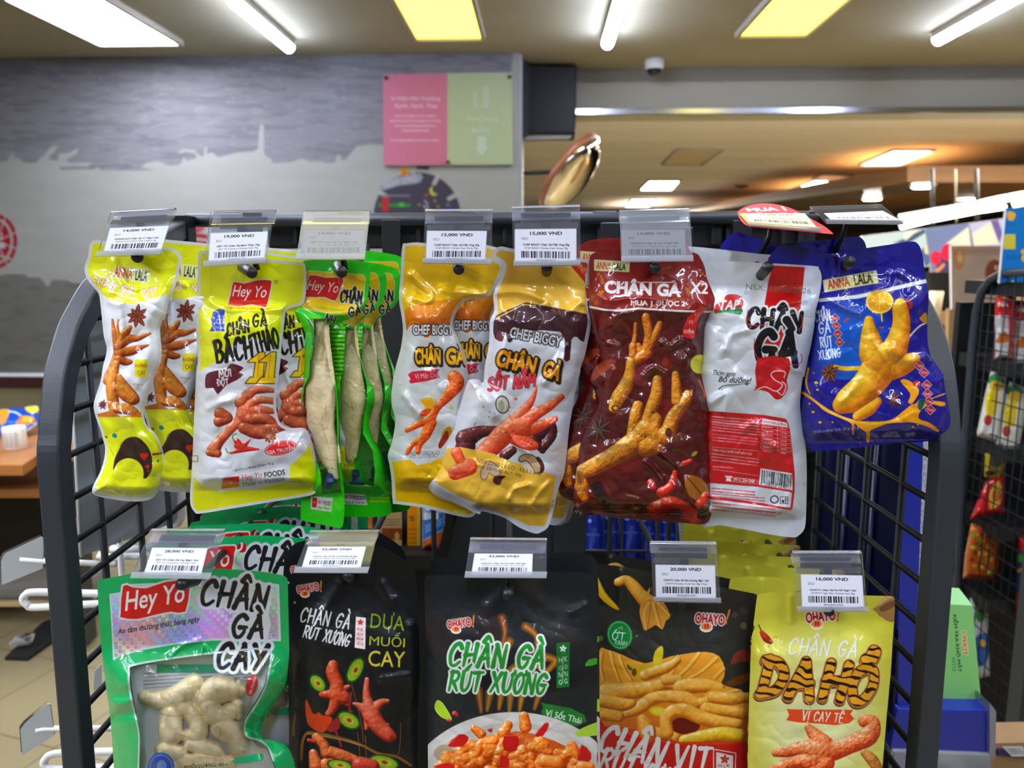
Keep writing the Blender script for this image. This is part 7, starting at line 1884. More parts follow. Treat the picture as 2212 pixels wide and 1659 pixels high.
# ------------------------------------------------------------------ 7 white packet with a red stripe
def white_packets():
    o = D1([(80, 592), (110, 550), (180, 530), (560, 545), (950, 570), (990, 590), (1013, 650), (1005, 750), (985, 850), (962, 950), (955, 1050), (930, 1200), (900, 1330), (876, 1450)]) + \
        D2([(866, 120), (848, 250), (842, 350), (852, 450), (880, 600), (892, 750), (895, 950), (890, 1200), (878, 1330), (832, 1388), (780, 1404), (600, 1380), (400, 1340), (200, 1305), (40, 1292), (20, 900), (30, 400), (40, 100)]) + D1([(50, 1350), (72, 1060), (95, 1000), (60, 900), (55, 720)])
    o = spline(o, 3)
    cv = canvas_for(o, 'cfd3d7'); cv.xf(1500, 420, 3.687)
    cv.poly([(625, 566), (880, 580), (842, 930), (800, 1200), (760, 1300), (740, 1475), (490, 1475), (510, 1340), (560, 1100), (560, 870), (590, 690)], 'b3221e')
    cv.poly([(160, 945), (170, 880), (220, 840), (260, 800), (330, 795), (380, 820), (390, 850), (375, 905), (300, 905), (200, 940)], 'b8342c', smooth=3, ol=('d9dbdc', 6)); cv.poly([(165, 945), (230, 915), (378, 905), (370, 955), (320, 950), (240, 940)], '2f7a4a', smooth=2)
    cv.text('TAP', 278, 880, 165, 78, 'e2e2e0', shear=.25, bold=.03, ang=-2); cv.text('thơm tuyệt đỉnh!', 305, 938, 120, 16, 'c9d9cc', bold=.02); cv.ell(415, 782, 13, 13, '4a4a4a', ring=3)
    cv.text('NSX: 12/06/2026', 670, 752, 520, 44, '6f7276', ang=4, a=.85)
    cv.brush('CHÂN', 640, 1000, 430, 150, '15151a', ang=5, wt=.27, ol=('d9dadc', 18), taper=.8)
    cv.brush('GÀ', 660, 1225, 320, 260, '15151a', ang=3, wt=.24, ol=('d9dadc', 16), taper=.8)
    for g in ([(425, 920), (420, 1020), (470, 1045), (560, 1040)], [(480, 1150), (480, 1260), (560, 1350), (650, 1330)], [(850, 960), (862, 1020), (830, 1090)], [(850, 1270), (855, 1330), (800, 1360), (740, 1340)]): cv.line(g, 7, 'c2363a', smooth=4)
    cv.xf(1500, 780, 3.687)
    cv.text('Thơm ngon', 235, 103, 180, 52, '1c1c20', ang=4, shear=.25, bold=.01); cv.text('Bổ dưỡng!', 325, 150, 255, 74, '1c1c20', ang=3, shear=.25, bold=.015)
    cv.line([(195, 225), (240, 195), (360, 185), (440, 180)], 9, '1c1c20', smooth=4, w2=2); cv.line([(215, 230), (260, 205), (350, 195)], 5, '1c1c20', smooth=4, w2=1)
    cv.poly([(500, -20), (760, -20), (735, 150), (745, 220), (690, 300), (640, 300), (590, 250), (520, 230), (470, 240), (495, 190)], 'b8242a', smooth=2)
    for g in ([(480, 240), (560, 205), (650, 240), (700, 190), (640, 150), (610, 110), (640, 80), (720, 85), (715, 130)], [(660, 240), (700, 270), (730, 200), (700, 165)]): cv.line(g, 9, 'd9cdd0', smooth=5)
    cv.poly(rounded([(-20, 395), (160, 400), (560, 430), (735, 460), (765, 560), (800, 900), (798, 1040), (780, 1190), (400, 1130), (-20, 1080)], 26), 'b8262c')
    cv.poly(rounded([(-20, 960), (500, 1000), (778, 1045), (765, 1170), (400, 1110), (-20, 1060)], 16), 'ccd0d4')
    cv.lines(140, 430, 500, 500, 3, 'e0c8c8', .75, 2, ang=5, fill=.45); cv.lines(140, 470, 520, 560, 4, 'e0c8c8', .75, 6, ang=6, fill=.42); cv.lines(140, 570, 500, 640, 3, 'dcc2c2', .7, 7, ang=6, fill=.42)
    cv.line([(145, 685), (500, 715)], 3, 'e0c0c0'); cv.line([(145, 860), (505, 912)], 3, 'e0c0c0'); cv.text('TNHH THỰC PHẨM CHẾ BIẾN T.A.P', 300, 722, 320, 34, 'e6d2d2', ang=6, bold=.02); cv.lines(140, 725, 510, 800, 3, 'dcc2c2', .75, 8, ang=7, fill=.42); cv.lines(150, 830, 300, 850, 1, 'dcc2c2', .75, 9, ang=4)
    cv.poly([(540, 455), (735, 490), (745, 528), (540, 500)], 'd4d2d4'); cv.text('BẢNG DINH DƯỠNG', 640, 492, 180, 24, '9a3a40', ang=9)
    for i in range(7):
        y = 505 + i * 32; cv.line([(538, y), (760, y + 28)], 3, 'e0bcbc'); cv.lines(550, y + 8, 620, y + 26, 1, 'e6d0d0', .8, 20 + i, ang=7); cv.lines(690, y + 26, 735, y + 42, 1, 'e6d0d0', .8, 30 + i, ang=7)
    cv.line([(540, 500), (532, 690)], 3, 'e0bcbc'); cv.line([(660, 520), (665, 715)], 3, 'e0bcbc'); cv.line([(762, 530), (772, 725)], 3, 'e0bcbc')
    cv.poly([(528, 853), (778, 895), (782, 1030), (512, 985)], 'd6d8da')
    rng = random.Random(5); x = 538
    while x < 770:
        wd = rng.choice([4, 4, 8, 11]); t = (x - 528) / 250; cv.poly([(x, 866 + t * 40), (x + wd, 867 + t * 40), (x + wd - 6, 966 + t * 38), (x - 6, 965 + t * 38)], '24242a'); x += wd + rng.choice([4, 7, 9])
    cv.text('8 938513 324011', 645, 990, 240, 26, '2a2a2e', ang=9)
    cv.text('0913 254 848', 395, 950, 170, 30, 'e8dada', ang=6, bold=.03); cv.line([(300, 925), (480, 945), (500, 970), (470, 978), (300, 960)], 3, 'e6d0d0', smooth=3); cv.poly([(245, 912), (300, 915), (305, 930), (290, 930), (296, 960), (250, 955), (258, 928), (245, 925)], 'e0d2d2')
    cv.lines(140, 1000, 480, 1050, 2, 'b8424a', .8, 11, ang=5, fill=.45); cv.lines(140, 1045, 560, 1110, 3, 'b8424a', .8, 12, ang=5, fill=.45); cv.lines(145, 1115, 640, 1195, 3, 'b8424a', .8, 13, ang=6, fill=.45); cv.text('TCCS 01:2018/TAP', 560, 1205, 270, 26, 'b8424a', ang=5)
    cv.ell(637, 1102, 30, 28, '2a2a2e', ring=9); cv.rect(682, 1080, 746, 1138, '2a2a2e'); cv.rect(687, 1085, 741, 1133, 'cfd3d7'); cv.poly([(695, 1105), (718, 1108), (713, 1130), (699, 1128)], '2a2a2e'); cv.ell(728, 1098, 6, 6, '2a2a2e'); cv.line([(728, 1104), (726, 1130)], 7, '2a2a2e')
    cv.text('MĐ', 882, 980, 32, 40, '9aa0a4', ang=-80)
    cr = [(D1([(600, 900), (720, 870), (880, 830)]), .003, 9), (D1([(250, 1230), (300, 1120), (420, 1080)]), .0025, 8), (D2([(130, 330), (260, 260), (240, 400)]), .0035, 9), (D2([(400, 540), (480, 500), (560, 620), (640, 680)]), .004, 10), (D2([(150, 1100), (400, 1180), (800, 1230)]), .002, 10), (D1([(780, 1330), (800, 1400)]), .003, 8)]
    a = packet('snack_packet', 'white packet with a red stripe and black lettering, in front on the seventh upper hook', 'snack packet', 'white packets on the seventh upper hook', cv, o, YU - .002, (*D1([(530, 645)])[0], 11), T=.013, k=44, hdr=(615, 690), foot=(1095, 1125), creases=cr,
               extra=lambda u, v: -.008 * smoothstep(1690, 1760, u) * smoothstep(640, 800, v) + .003 * np.sin((v - 600) / 90), m=m_foil, seed=19, lump=.006)
    again(a, 'second white packet, its red striped top edge showing above the front one', 4, -16, .016, .02)
    again(a, 'rearmost white packet, curled at its top left corner behind the front one', -34, -22, .03, .06)
white_packets()

# ------------------------------------------------------------------ 8 blue packet with lemon picture
def blue_packets():
    o = D1([(602, 545), (640, 442), (680, 402), (750, 390), (900, 430), (1060, 470), (1160, 465), (1350, 430), (1550, 400), (1725, 374), (1782, 395), (1815, 470), (1832, 600), (1852, 720), (1866, 830), (1856, 1000), (1860, 1200), (1890, 1300), (1960, 1400), (1978, 1450)]) + \
        D2([(1980, 100), (2002, 250), (2030, 400), (2042, 500), (2028, 570), (1962, 622), (1700, 640), (1450, 670), (1200, 700), (962, 716), (918, 690), (888, 640), (860, 560), (840, 400), (850, 250), (878, 110)]) + D1([(882, 1460), (930, 1250), (950, 1050), (985, 850), (1000, 750), (1000, 650), (900, 590)])
    o = spline(o, 3)
    cv = canvas_for(o, '1c1484'); cv.xf(1500, 420, 3.687)
    m = cv.pmask([(1000, 840), (1850, 700), (1870, 1000), (1700, 1475), (900, 1475)]); r = np.hypot((cv.U - 1840) / 95, (cv.V - 745) / 120)
    cv.fill(m * (1 - smoothstep(.45, 1.25, r)), '1266c0', .95)
    cv.poly([(985, 830), (1300, 800), (1600, 730), (1860, 670), (1860, 702), (1600, 762), (1300, 830), (985, 858)], 'dbdde2')
    cv.poly(rounded([(1022, 682), (1452, 602), (1468, 705), (1035, 782)], 12), 'cfcfa0'); cv.text('ANNA', 1148, 705, 180, 76, 'b8442c', ang=-9, bold=.03); cv.text('LALA', 1345, 672, 150, 84, '24241f', ang=-9, bold=.03); cv.ell(1416, 622, 7, 7, '24241f', ring=3)
    cv.ell(1475, 855, 110, 95, 'e0b414'); cv.ell(1475, 855, 100, 85, 'ecd88a', ring=8); cv.ell(1475, 855, 90, 76, 'e0a81c')
    for t in range(0, 360, 45): cv.line([(1475, 855), (1475 + 86 * math.cos(rad(t)), 855 + 72 * math.sin(rad(t)))], 5, 'ecd88a', a=.8)
    cv.line([(1490, 945), (1495, 1010)], 12, 'd9c22a')
    for t, x, y, wd, ht in (('CHÂN', 1020, 965, 120, 84), ('GÀ', 1035, 1060, 90, 86), ('RÚT', 1050, 1175, 95, 84), ('XƯƠNG', 1075, 1270, 175, 70)): cv.brush(t, x, y, wd, ht, 'dfe2ee', ang=-8, wt=.15)
    for t, x, y in (('Dai', 1120, 985), ('Giòn', 1130, 1048), ('Sần', 1142, 1110), ('Sật', 1157, 1176)):
        cv.poly([(x, y - 34), (x + 34, y), (x, y + 34), (x - 34, y)], 'a32430', ol=('d8c8d0', 4)); cv.text(t, x, y, 38, 22, 'e0d2d6', ang=-8, bold=.02)
    cv.poly([(1680, 830), (1730, 850), (1740, 890), (1700, 925), (1670, 900), (1710, 890), (1690, 850)], '9a2c1c', smooth=3); cv.poly([(1185, 1000), (1230, 980), (1240, 990), (1190, 1020)], 'b5482c'); cv.poly([(1470, 1055), (1510, 1052), (1508, 1064), (1472, 1066)], 'c2502c')
    cv.line([(1690, 1160), (1780, 1060), (1850, 1020)], 14, 'd9cfc4', smooth=4); cv.poly([(1795, 980), (1845, 940), (1850, 1030), (1800, 1000)], 'b5882c', smooth=3)
    cv.xf(1500, 780, 3.687)
    # orange splash sweeping round
    sp = [(850, 240), (900, 260), (990, 330), (1100, 400), (1250, 465), (1400, 480), (1560, 470), (1660, 400), (1740, 330), (1790, 230), (1700, 150), (1640, 160), (1720, 260), (1700, 330), (1760, 340), (1800, 300), (1870, 300), (1990, 255), (1985, 270), (1880, 310), (1990, 325), (1995, 355), (1960, 360), (1880, 345), (1800, 400), (1790, 460), (1870, 490), (1945, 545), (1930, 562), (1850, 520), (1740, 490), (1650, 490), (1540, 500), (1430, 540), (1400, 560), (1395, 640), (1370, 640), (1365, 570), (1310, 530), (1275, 500), (1270, 585), (1255, 580), (1250, 500), (1150, 450), (1040, 400), (960, 330), (860, 262)]
    cv.poly(sp, 'e0a01a', smooth=3); cv.line([(960, 320), (1100, 415), (1280, 478), (1420, 500), (1600, 470), (1740, 400)], 16, 'f0c84a', smooth=5, a=.7)
    cv.line([(905, 60), (890, 180), (920, 260)], 20, 'e0b02a', smooth=4, w2=10); cv.line([(1120, 45), (1200, 60), (1320, 55)], 34, 'd9b42a', smooth=4)
    for x, y, r in ((970, 172, 16), (980, 228, 12), (945, 405, 14), (1000, 488, 14), (915, 340, 9), (1100, 487, 9), (950, 95, 8), (1415, 635, 6), (1320, 650, 6), (1740, 525, 10), (1780, 505, 8)): cv.ell(x, y, r, r * .7, 'd9b82a')
    cv.food([[(1170, 350, 70), (1250, 300, 110), (1340, 230, 120), (1420, 140, 130), (1480, 40, 140), (1500, -20, 130)], [(1300, 440, 40), (1380, 380, 60), (1460, 320, 34)], [(1420, -60, 110), (1400, -190, 76), (1390, -290, 44), (1390, -325, 36)], [(1560, -20, 120), (1620, -160, 90), (1650, -300, 72), (1640, -410, 64), (1640, -450, 50)], [(1580, 40, 110), (1680, 20, 80), (1750, -20, 50)]], 'b5660a', 'e0a21c', 'f2d050', .3, 11, .6, 23)
    cv.ell(1450, 20, 90, 60, 'd9741a', a=.35); cv.ell(1600, -130, 60, 50, 'd9701a', a=.3)
    cv.star(1075, 90, 84, 15, '5a2c1c', 'a86a48'); cv.star(1590, 300, 56, 5, '5a2c1c', 'a86a48')
    for t, x, y in (('Thêm', 1790, 35), ('Đậm', 1830, 92), ('Thảo', 1850, 190), ('Số', 1858, 260), ('Tỉn', 1865, 322), ('Trùm', 1880, 388)):
        cv.poly([(x, y - 38), (x + 40, y), (x, y + 38), (x - 40, y)], 'a32430', ol=('d8c8d0', 4)); cv.text(t, x, y, 52, 24, 'e0d2d6', ang=4, bold=.02)
    cv.poly([(1790, 310), (1840, 300), (1810, 390), (1780, 370)], '1f5a5a', smooth=3); cv.ell(1770, 180, 30, 24, 'b5381c')
    cv.text('Khối Lượng Tịnh: 26 g ± 3 g', 1130, 545, 355, 34, 'd2d6e6', ang=-6)
    cr = [(D1([(1150, 470), (1165, 560), (1160, 640)]), .005, 11), (D1([(1050, 820), (1180, 900), (1310, 950)]), .003, 7), (D1([(1430, 760), (1540, 720), (1560, 640)]), .003, 7), (D1([(1640, 630), (1720, 690), (1700, 770)]), .003, 7), (D1([(1580, 1240), (1700, 1320), (1850, 1300)]), .005, 14), (D1([(1420, 1150), (1520, 1310)]), .0025, 7), (D2([(1180, 320), (1290, 200), (1300, 150)]), .0025, 7), (D2([(1480, 270), (1640, 350)]), .0025, 7)]
    a = packet('snack_packet', 'deep blue packet with a lemon and orange splash, in front on the rightmost upper hook', 'snack packet', 'blue packets on the rightmost upper hook', cv, o, YU + .004, (*D1([(1210, 565)])[0], 11), T=.014, k=46, hdr=(590, 660), foot=(930, 960), creases=cr,
               extra=lambda u, v: .004 * np.sin((u - 1740) / 60), m=print_mat('film_wet', .4, 0, 1.0, wrinkle=.42, wscale=42), seed=23, lump=.007, back='9a9ca0')
    again(a, 'second blue packet, its rounded corner showing behind the white packets', -70, -16, .03, .05)
    again(a, 'rearmost blue packet, only its foil lower edge showing under the front one', 3, 9, .014, .01)
blue_packets()
m_matte = print_mat('pouch_matte', .42, 0, .15, wrinkle=.18, wscale=18)
KE = 3.137
# ------------------------------------------------------------------ 9 large green pouch with a window
def green_pouches():
    o = E1([(62, 386), (300, 342), (600, 322), (850, 306), (1000, 315), (1200, 330), (1354, 360), (1358, 600), (1365, 880), (1345, 1080), (1262, 1225), (1192, 1330), (1166, 1425), (1182, 1460), (1262, 1472), (1345, 1500), (1388, 1580), (1410, 1680), (1420, 1960), (800, 1990), (200, 1980), (176, 1659), (165, 1500), (150, 1300), (120, 1100), (86, 800), (70, 560)])
    o = rounded(o, 12, 3)
    cv = canvas_for(o, '0f9c5c'); cv.xf(190, 1130, KE)
    cv.poly([(150, 485), (235, 470), (240, 420), (720, 400), (770, 395), (1000, 390), (1040, 345), (1110, 345), (1140, 400), (1290, 420), (1302, 795), (1100, 790), (850, 790), (600, 815), (400, 850), (230, 885), (175, 925), (165, 700)], 'c3c5c9', ol=('d2d4d6', 5))
    foil = cv.pmask([(160, 490), (720, 400), (1280, 430), (1290, 785), (850, 780), (400, 838), (178, 915)])
    # embossed hologram foil: small facets of slightly different silver
    fx, fy = np.floor(cv.U / 8.5), np.floor(cv.V / 8.5)
    ph = ((fx * 7 + fy * 13) % 5) / 5 + .6 * (np.abs((cv.U / 8.5) % 1 - .5) + np.abs((cv.V / 8.5) % 1 - .5))
    hue = np.stack([.68 + .16 * np.cos(2.6 * ph + fx * .31), .70 + .15 * np.cos(2.6 * ph + 2.1 + fy * .27), .74 + .16 * np.cos(2.6 * ph + 4.2 + (fx + fy) * .21)], -1)
    cv.fill(foil, hue, .85)
    cv.poly([(760, 420), (830, 395), (1010, 400), (1060, 345), (1120, 370), (1150, 400), (1230, 430), (1230, 590), (1120, 600), (900, 575), (770, 580)], 'c6c8cb', smooth=2); cv.poly([(960, 650), (1100, 600), (1220, 590), (1215, 790), (980, 785)], 'c6c8cb', smooth=2)
    cv.poly([(238, 425), (300, 435), (400, 440), (520, 400), (690, 385), (688, 440), (660, 600), (560, 600), (440, 625), (330, 650), (228, 640), (222, 610)], 'b81f1c', smooth=2, ol=('d3d4d4', 12))
    cv.text('Hey Yo', 455, 520, 405, 170, 'e2e2e0', ang=-9, shear=.25, bold=.012)
    cv.text('An tâm thưởng thức hàng ngày', 480, 695, 560, 52, '17171a', ang=-9, shear=.25, bold=.015)
    cv.brush('CHÂN', 995, 490, 440, 165, '141417', ang=6, shear=.12, wt=.21, ol=('c9cbcd', 22)); cv.brush('GÀ', 1090, 700, 210, 150, '141417', ang=2, shear=.12, wt=.22, ol=('c9cbcd', 20)); cv.brush('CAY', 1045, 905, 320, 165, '141417', ang=3, shear=.15, wt=.22, ol=('c9cbcd', 24))
    win = [(270, 1000), (300, 955), (600, 905), (880, 870), (1225, 850), (1232, 1000), (1205, 1120), (1130, 1260), (1070, 1350), (1080, 1440), (1180, 1470), (1250, 1560), (1255, 1640), (1250, 1900), (340, 1900), (335, 1659), (340, 1450), (320, 1330), (275, 1130)]
    wm = cv.pmask(spline(win, 3))
    inner = cv.pmask(spline([(285, 1010), (310, 968), (600, 918), (900, 882), (1212, 864), (1218, 1000), (1192, 1115), (1118, 1250), (1060, 1345), (1068, 1448), (1170, 1485), (1235, 1570), (1240, 1890), (352, 1890), (348, 1659), (352, 1450), (332, 1330), (290, 1130)], 3))
    cv.fill(np.clip(wm - inner, 0, 1), 'b9bdbd', .9)
    m = np.zeros((cv.H, cv.W)); st, L = brush_strokes('CAY')
    for g in st:
        P = np.array(spline(g, 5, False) if len(g) > 2 else g, float); P[:, 0] = P[:, 0] / L - .5; P[:, 1] -= .5
        m = np.maximum(m, cv.stroke_mask(cv.place(P, 1045, 905, 320, 165, 3, .15, None), .22 * 165 * cv.sc * 1.08, .22 * 165 * cv.sc * .65))
    text_keep = cv.dil(m, 24 * cv.sc)
    cv.clear(inner * (1 - text_keep))
    cv.ell(1110, 1100, 40, 75, 'a82830', ang=12); cv.text('GIA TRUYỀN', 1112, 1100, 120, 26, 'e2d2d2', ang=-72, bold=.02)
    cv.ell(495, 1650, 90, 95, '2c4a8a'); cv.ell(495, 1650, 74, 78, '5a78b0', ring=8); cv.ell(500, 1650, 34, 44, '8aa0c8', a=.6)
    cv.poly([(1000, 1590), (1180, 1560), (1175, 1610), (995, 1630)], '2f9a6a', smooth=2); cv.text('KHỐI LƯỢNG: 80 g', 800, 1640, 290, 44, '17171a', ang=-4, bold=.02)
    chunks = [[(380, 1180, 45), (520, 1200, 70), (640, 1160, 80), (720, 1090, 70)], [(780, 1180, 80), (880, 1130, 95), (960, 1120, 80)], [(560, 1300, 75), (560, 1420, 85)], [(640, 1230, 60), (740, 1330, 62), (740, 1430, 62), (660, 1440, 40)], [(820, 1230, 80), (860, 1320, 60), (960, 1280, 60)], [(900, 1400, 70), (1000, 1430, 80), (1020, 1520, 70)], [(700, 1500, 48), (830, 1530, 60), (900, 1590, 40)], [(510, 1540, 60), (620, 1560, 56)], [(1010, 1110, 55), (1040, 1130, 40)], [(1010, 1230, 40), (1020, 1300, 30)], [(660, 1620, 60), (800, 1640, 70), (950, 1630, 60)]]
    def contents(root, front, base):
        foot_contents(chunks, (190, 1130, KE), .9, 'f6e8c4', 'e2cc98', 6, ([(700, 1200), (730, 1290), (800, 1300)], [(480, 1290), (600, 1310), (680, 1290)], [(620, 1430), (700, 1460)], [(880, 1470), (900, 1400), (840, 1350)], [(760, 1110), (740, 1200)], [(540, 1500), (640, 1510)]))(root, front, base)
        # pale inner sheet with mirrored print, seen through the window
        cv2 = Cv(*(E1([(200, 840)])[0]), *(E1([(1330, 1960)])[0]), 'f4f6f8', .7); cv2.xf(190, 1130, KE)
        cv2.rect(465, 920, 900, 1015, '3fae86'); cv2.text('MĂM CHÂN GÀ CAY', 690, 960, -340, 40, '2a8060', ang=-6); cv2.lines(380, 1010, 1090, 1130, 5, '8a9094', .6, 3, ang=-4)
        grid_mesh('inner_sheet', cv2, np.array(spline(E1([(290, 1010), (320, 970), (900, 885), (1210, 870), (1215, 1000), (1190, 1110), (1110, 1250), (1055, 1345), (1060, 1450), (1160, 1490), (1230, 1570), (1235, 1880), (360, 1880), (352, 1450), (300, 1130)]), 2)), [], lambda u, v, d: atY(u, v, base(u, v) + .004), print_mat('inner_film', .4, 0, .2, wrinkle=.1), root)
    cr = [(E1([(130, 1210), (240, 1220), (330, 1180)]), .004, 10), (E1([(150, 1330), (250, 1290), (330, 1290)]), -.003, 10), (E1([(740, 1000), (790, 830), (860, 1000)]), .0015, 5), (E1([(560, 900), (640, 830), (760, 790)]), .0015, 6), (E1([(1190, 1330), (1120, 1280), (1060, 1200)]), .004, 9), (E1([(1090, 1440), (1150, 1540), (1160, 1640)]), .003, 8)]
    a = packet('snack_pouch', 'large green pouch with silver foil band and a window on pale chunks, in front', 'snack pouch', 'large green pouches on the first lower hook', cv, o, .515, (*E1([(745, 398)])[0], 12), T=.016, k=70, hdr=(1390, 1480), creases=cr,
               extra=lambda u, v: .006 * smoothstep(1450, 1640, v) * np.sin((u - 260) / 60), m=print_mat('film_clear', clear=True), seed=29, back='b4c4bc', contents=contents, rough_amp=.0012)
    L = ['second large green pouch, its lettering top showing behind the front one', 'third large green pouch counted from the front one', 'fourth large green pouch counted from the front one', 'fifth large green pouch counted from the front one', 'sixth large green pouch, the last but one of the stack', 'rearmost large green pouch of the stack']
    for i, (du, dv, dy) in enumerate(((38, -16, .05), (34, -10, .085), (48, -8, .115), (40, 6, .145), (52, 14, .18), (48, 20, .215))):
        again(a, L[i], du, dv, dy, (.0, .03, -.02, .02, -.01, .04)[i])
green_pouches()

# ------------------------------------------------------------------ 10 black pouch with gold lettering
def ohayo_logo(cv, x, y, wd, ang=0):
    h = wd * .36
    cv.text('OHAYO', x - wd * .05, y, wd * .86, h * .9, 'b3241f', ang=ang - 4, bold=.04, ol=('e6e2dc', wd * .035))
    cv.text('!', x + wd * .46, y - wd * .07, wd * .06, h * 1.3, 'c98a3c', ang=ang + 8, bold=.04)
    cv.ell(x - wd * .16, y + wd * .24, wd * .19, wd * .14, 'e6e2dc'); cv.ell(x - wd * .16, y + wd * .22, wd * .15, wd * .1, 'd98a3c'); cv.rect(x - wd * .21, y + wd * .14, x - wd * .16, y + wd * .27, 'b3241f'); cv.rect(x - wd * .14, y + wd * .14, x - wd * .09, y + wd * .27, 'b3241f')

def black_pouches():
    o = F1([(100, 330), (150, 262), (400, 200), (650, 152), (720, 162), (880, 260), (930, 320), (946, 450), (956, 700), (962, 1000), (946, 1300), (945, 1500), (945, 1950), (130, 1950), (130, 1659), (124, 1300), (102, 1000), (82, 700), (76, 520), (84, 380)])
    o = rounded(o, 14, 3)
    cv = canvas_for(o, '17181b'); cv.xf(600, 1130, 3.135)
    ohayo_logo(cv, 212, 440, 175, -6)
    cv.ell(115, 538, 8, 8, 'b5a878')
    cv.brush('CHÂN GÀ', 325, 645, 335, 95, 'dad9d6', ang=9, wt=.13, shear=.08); cv.brush('RÚT XƯƠNG', 335, 765, 315, 82, 'dad9d6', ang=12, wt=.14, shear=.1)
    cv.poly([(533, 638), (592, 645), (588, 850), (525, 840)], 'd8d0cc', ol=('e4dcd8', 4)); cv.flower(560, 672, 20, 'b3242a')
    for i, ch in enumerate('HỒNG'): cv.text(ch, 544, 718 + i * 32, 14, 20, 'b3242a', bold=.02)
    for i, ch in enumerate('KÔNG'): cv.text(ch, 571, 722 + i * 32, 14, 20, 'b3242a', bold=.02)
    cv.line([(558, 710), (556, 830)], 2, 'b3242a')
    gold = lambda c: (rgb('6f8a1c') * (1 - smoothstep(1130 + 590 / 3.135, 1130 + 980 / 3.135, c.V + (c.U - 830) * .25)[..., None]) + rgb('d9cc5a') * smoothstep(1130 + 590 / 3.135, 1130 + 980 / 3.135, c.V + (c.U - 830) * .25)[..., None])
    cv.text('DƯA', 745, 660, 230, 120, gold, ang=5); cv.text('MUỐI', 742, 785, 240, 100, gold, ang=4); cv.text('CAY', 738, 920, 250, 108, gold, ang=2, bold=.006)
    pickle = lambda x, y, rx, ry, an: (cv.ell(x, y, rx, ry, '1f4a14', ang=an), cv.ell(x, y, rx * .84, ry * .8, '7fa02a', ang=an), cv.ell(x, y, rx * .5, ry * .45, 'a8a83c', ang=an), cv.ell(x + 4, y, rx * .2, ry * .22, '8a3a1c', ang=an))
    pickle(525, 995, 96, 52, -62); pickle(270, 1085, 70, 48, 50); pickle(480, 1335, 86, 56, 30)
    cv.food([[(375, 960, 34), (370, 1010, 44), (400, 1090, 46), (400, 1160, 56), (440, 1180, 50)], [(390, 1160, 40), (300, 1160, 22)], [(400, 1180, 44), (370, 1260, 30), (340, 1290, 20)], [(430, 1130, 30), (480, 1105, 12)], [(440, 1190, 34), (470, 1230, 12)]], '6a1c0c', 'b5482a', 'e08a68', .3, 8, .5, 31)
    cv.food([[(605, 1060, 16), (600, 1140, 24), (610, 1210, 36), (630, 1290, 60), (680, 1370, 56), (740, 1430, 50), (770, 1445, 34)], [(610, 1280, 44), (560, 1240, 24), (515, 1222, 10)], [(650, 1260, 44), (700, 1215, 26), (745, 1205, 14)], [(690, 1360, 36), (745, 1365, 12)], [(610, 1340, 30), (600, 1390, 14)]], '6a1c10', 'b8513a', 'e69880', .3, 8, .5, 33)
    cv.poly([(190, 1190), (240, 1290), (280, 1280), (300, 1300), (370, 1320), (330, 1400), (280, 1415), (200, 1350)], 'b5421c', smooth=3); cv.poly([(330, 1390), (410, 1310), (420, 1380), (370, 1415)], '8a2a20', smooth=3)
    cv.line([(495, 1150), (485, 1260), (500, 1275)], 16, '8a2430', smooth=4); cv.line([(390, 1400), (430, 1510)], 14, '8a2428', smooth=0)
    cv.line([(160, 1600), (165, 1500), (190, 1430), (240, 1420), (420, 1455), (560, 1500), (680, 1560), (800, 1580), (900, 1640)], 18, '7a5a28', smooth=5); cv.line([(200, 1425), (420, 1465), (560, 1505)], 7, 'c9a45a', smooth=5, a=.7)
    for g in ([(500, 1090), (560, 1320), (580, 1480)], [(540, 1420), (555, 1560), (545, 1659)], [(832, 1350), (830, 1480), (815, 1570)], [(595, 1440), (600, 1659)]): cv.line(g, 6, '8a5a2c', smooth=4, a=.8)
    cv.food([[(260, 1450, 30), (310, 1500, 34), (330, 1560, 40)], [(360, 1550, 40), (440, 1580, 44), (520, 1600, 30)], [(240, 1560, 30), (260, 1640, 50)], [(330, 1640, 50), (420, 1640, 40)]], '5a1c0c', 'b5562a', 'e6a070', .35, 8, .6, 35)
    pickle(420, 1640, 90, 40, 10); pickle(720, 1620, 110, 50, 14); cv.food([[(560, 1640, 60), (640, 1650, 50)], [(210, 1470, 14), (250, 1480, 12)]], '5a1010', 'a83428', 'd8705a', .3, 8, .5, 36)
    a = packet('snack_pouch', 'black pouch with gold lettering and pickle slices, second from the left in the lower row', 'snack pouch', 'black pouches on the second lower hook', cv, o, .528, (*F1([(500, 372)])[0], 11), T=.014, k=80, hdr=(1260, 1420), creases=[(F1([(240, 800), (300, 620), (420, 420)]), .0025, 14), (F1([(900, 700), (915, 1000), (900, 1300)]), .003, 12), (F1([(700, 420), (760, 520)]), .003, 14), (F1([(700, 1060), (880, 1030)]), .002, 9)], m=m_matte, seed=31, back='101114', rough_amp=.001)
    again(a, 'second black pouch, its dark edge showing left of the gold lettered front one', -26, -16, .02, .01)
black_pouches()

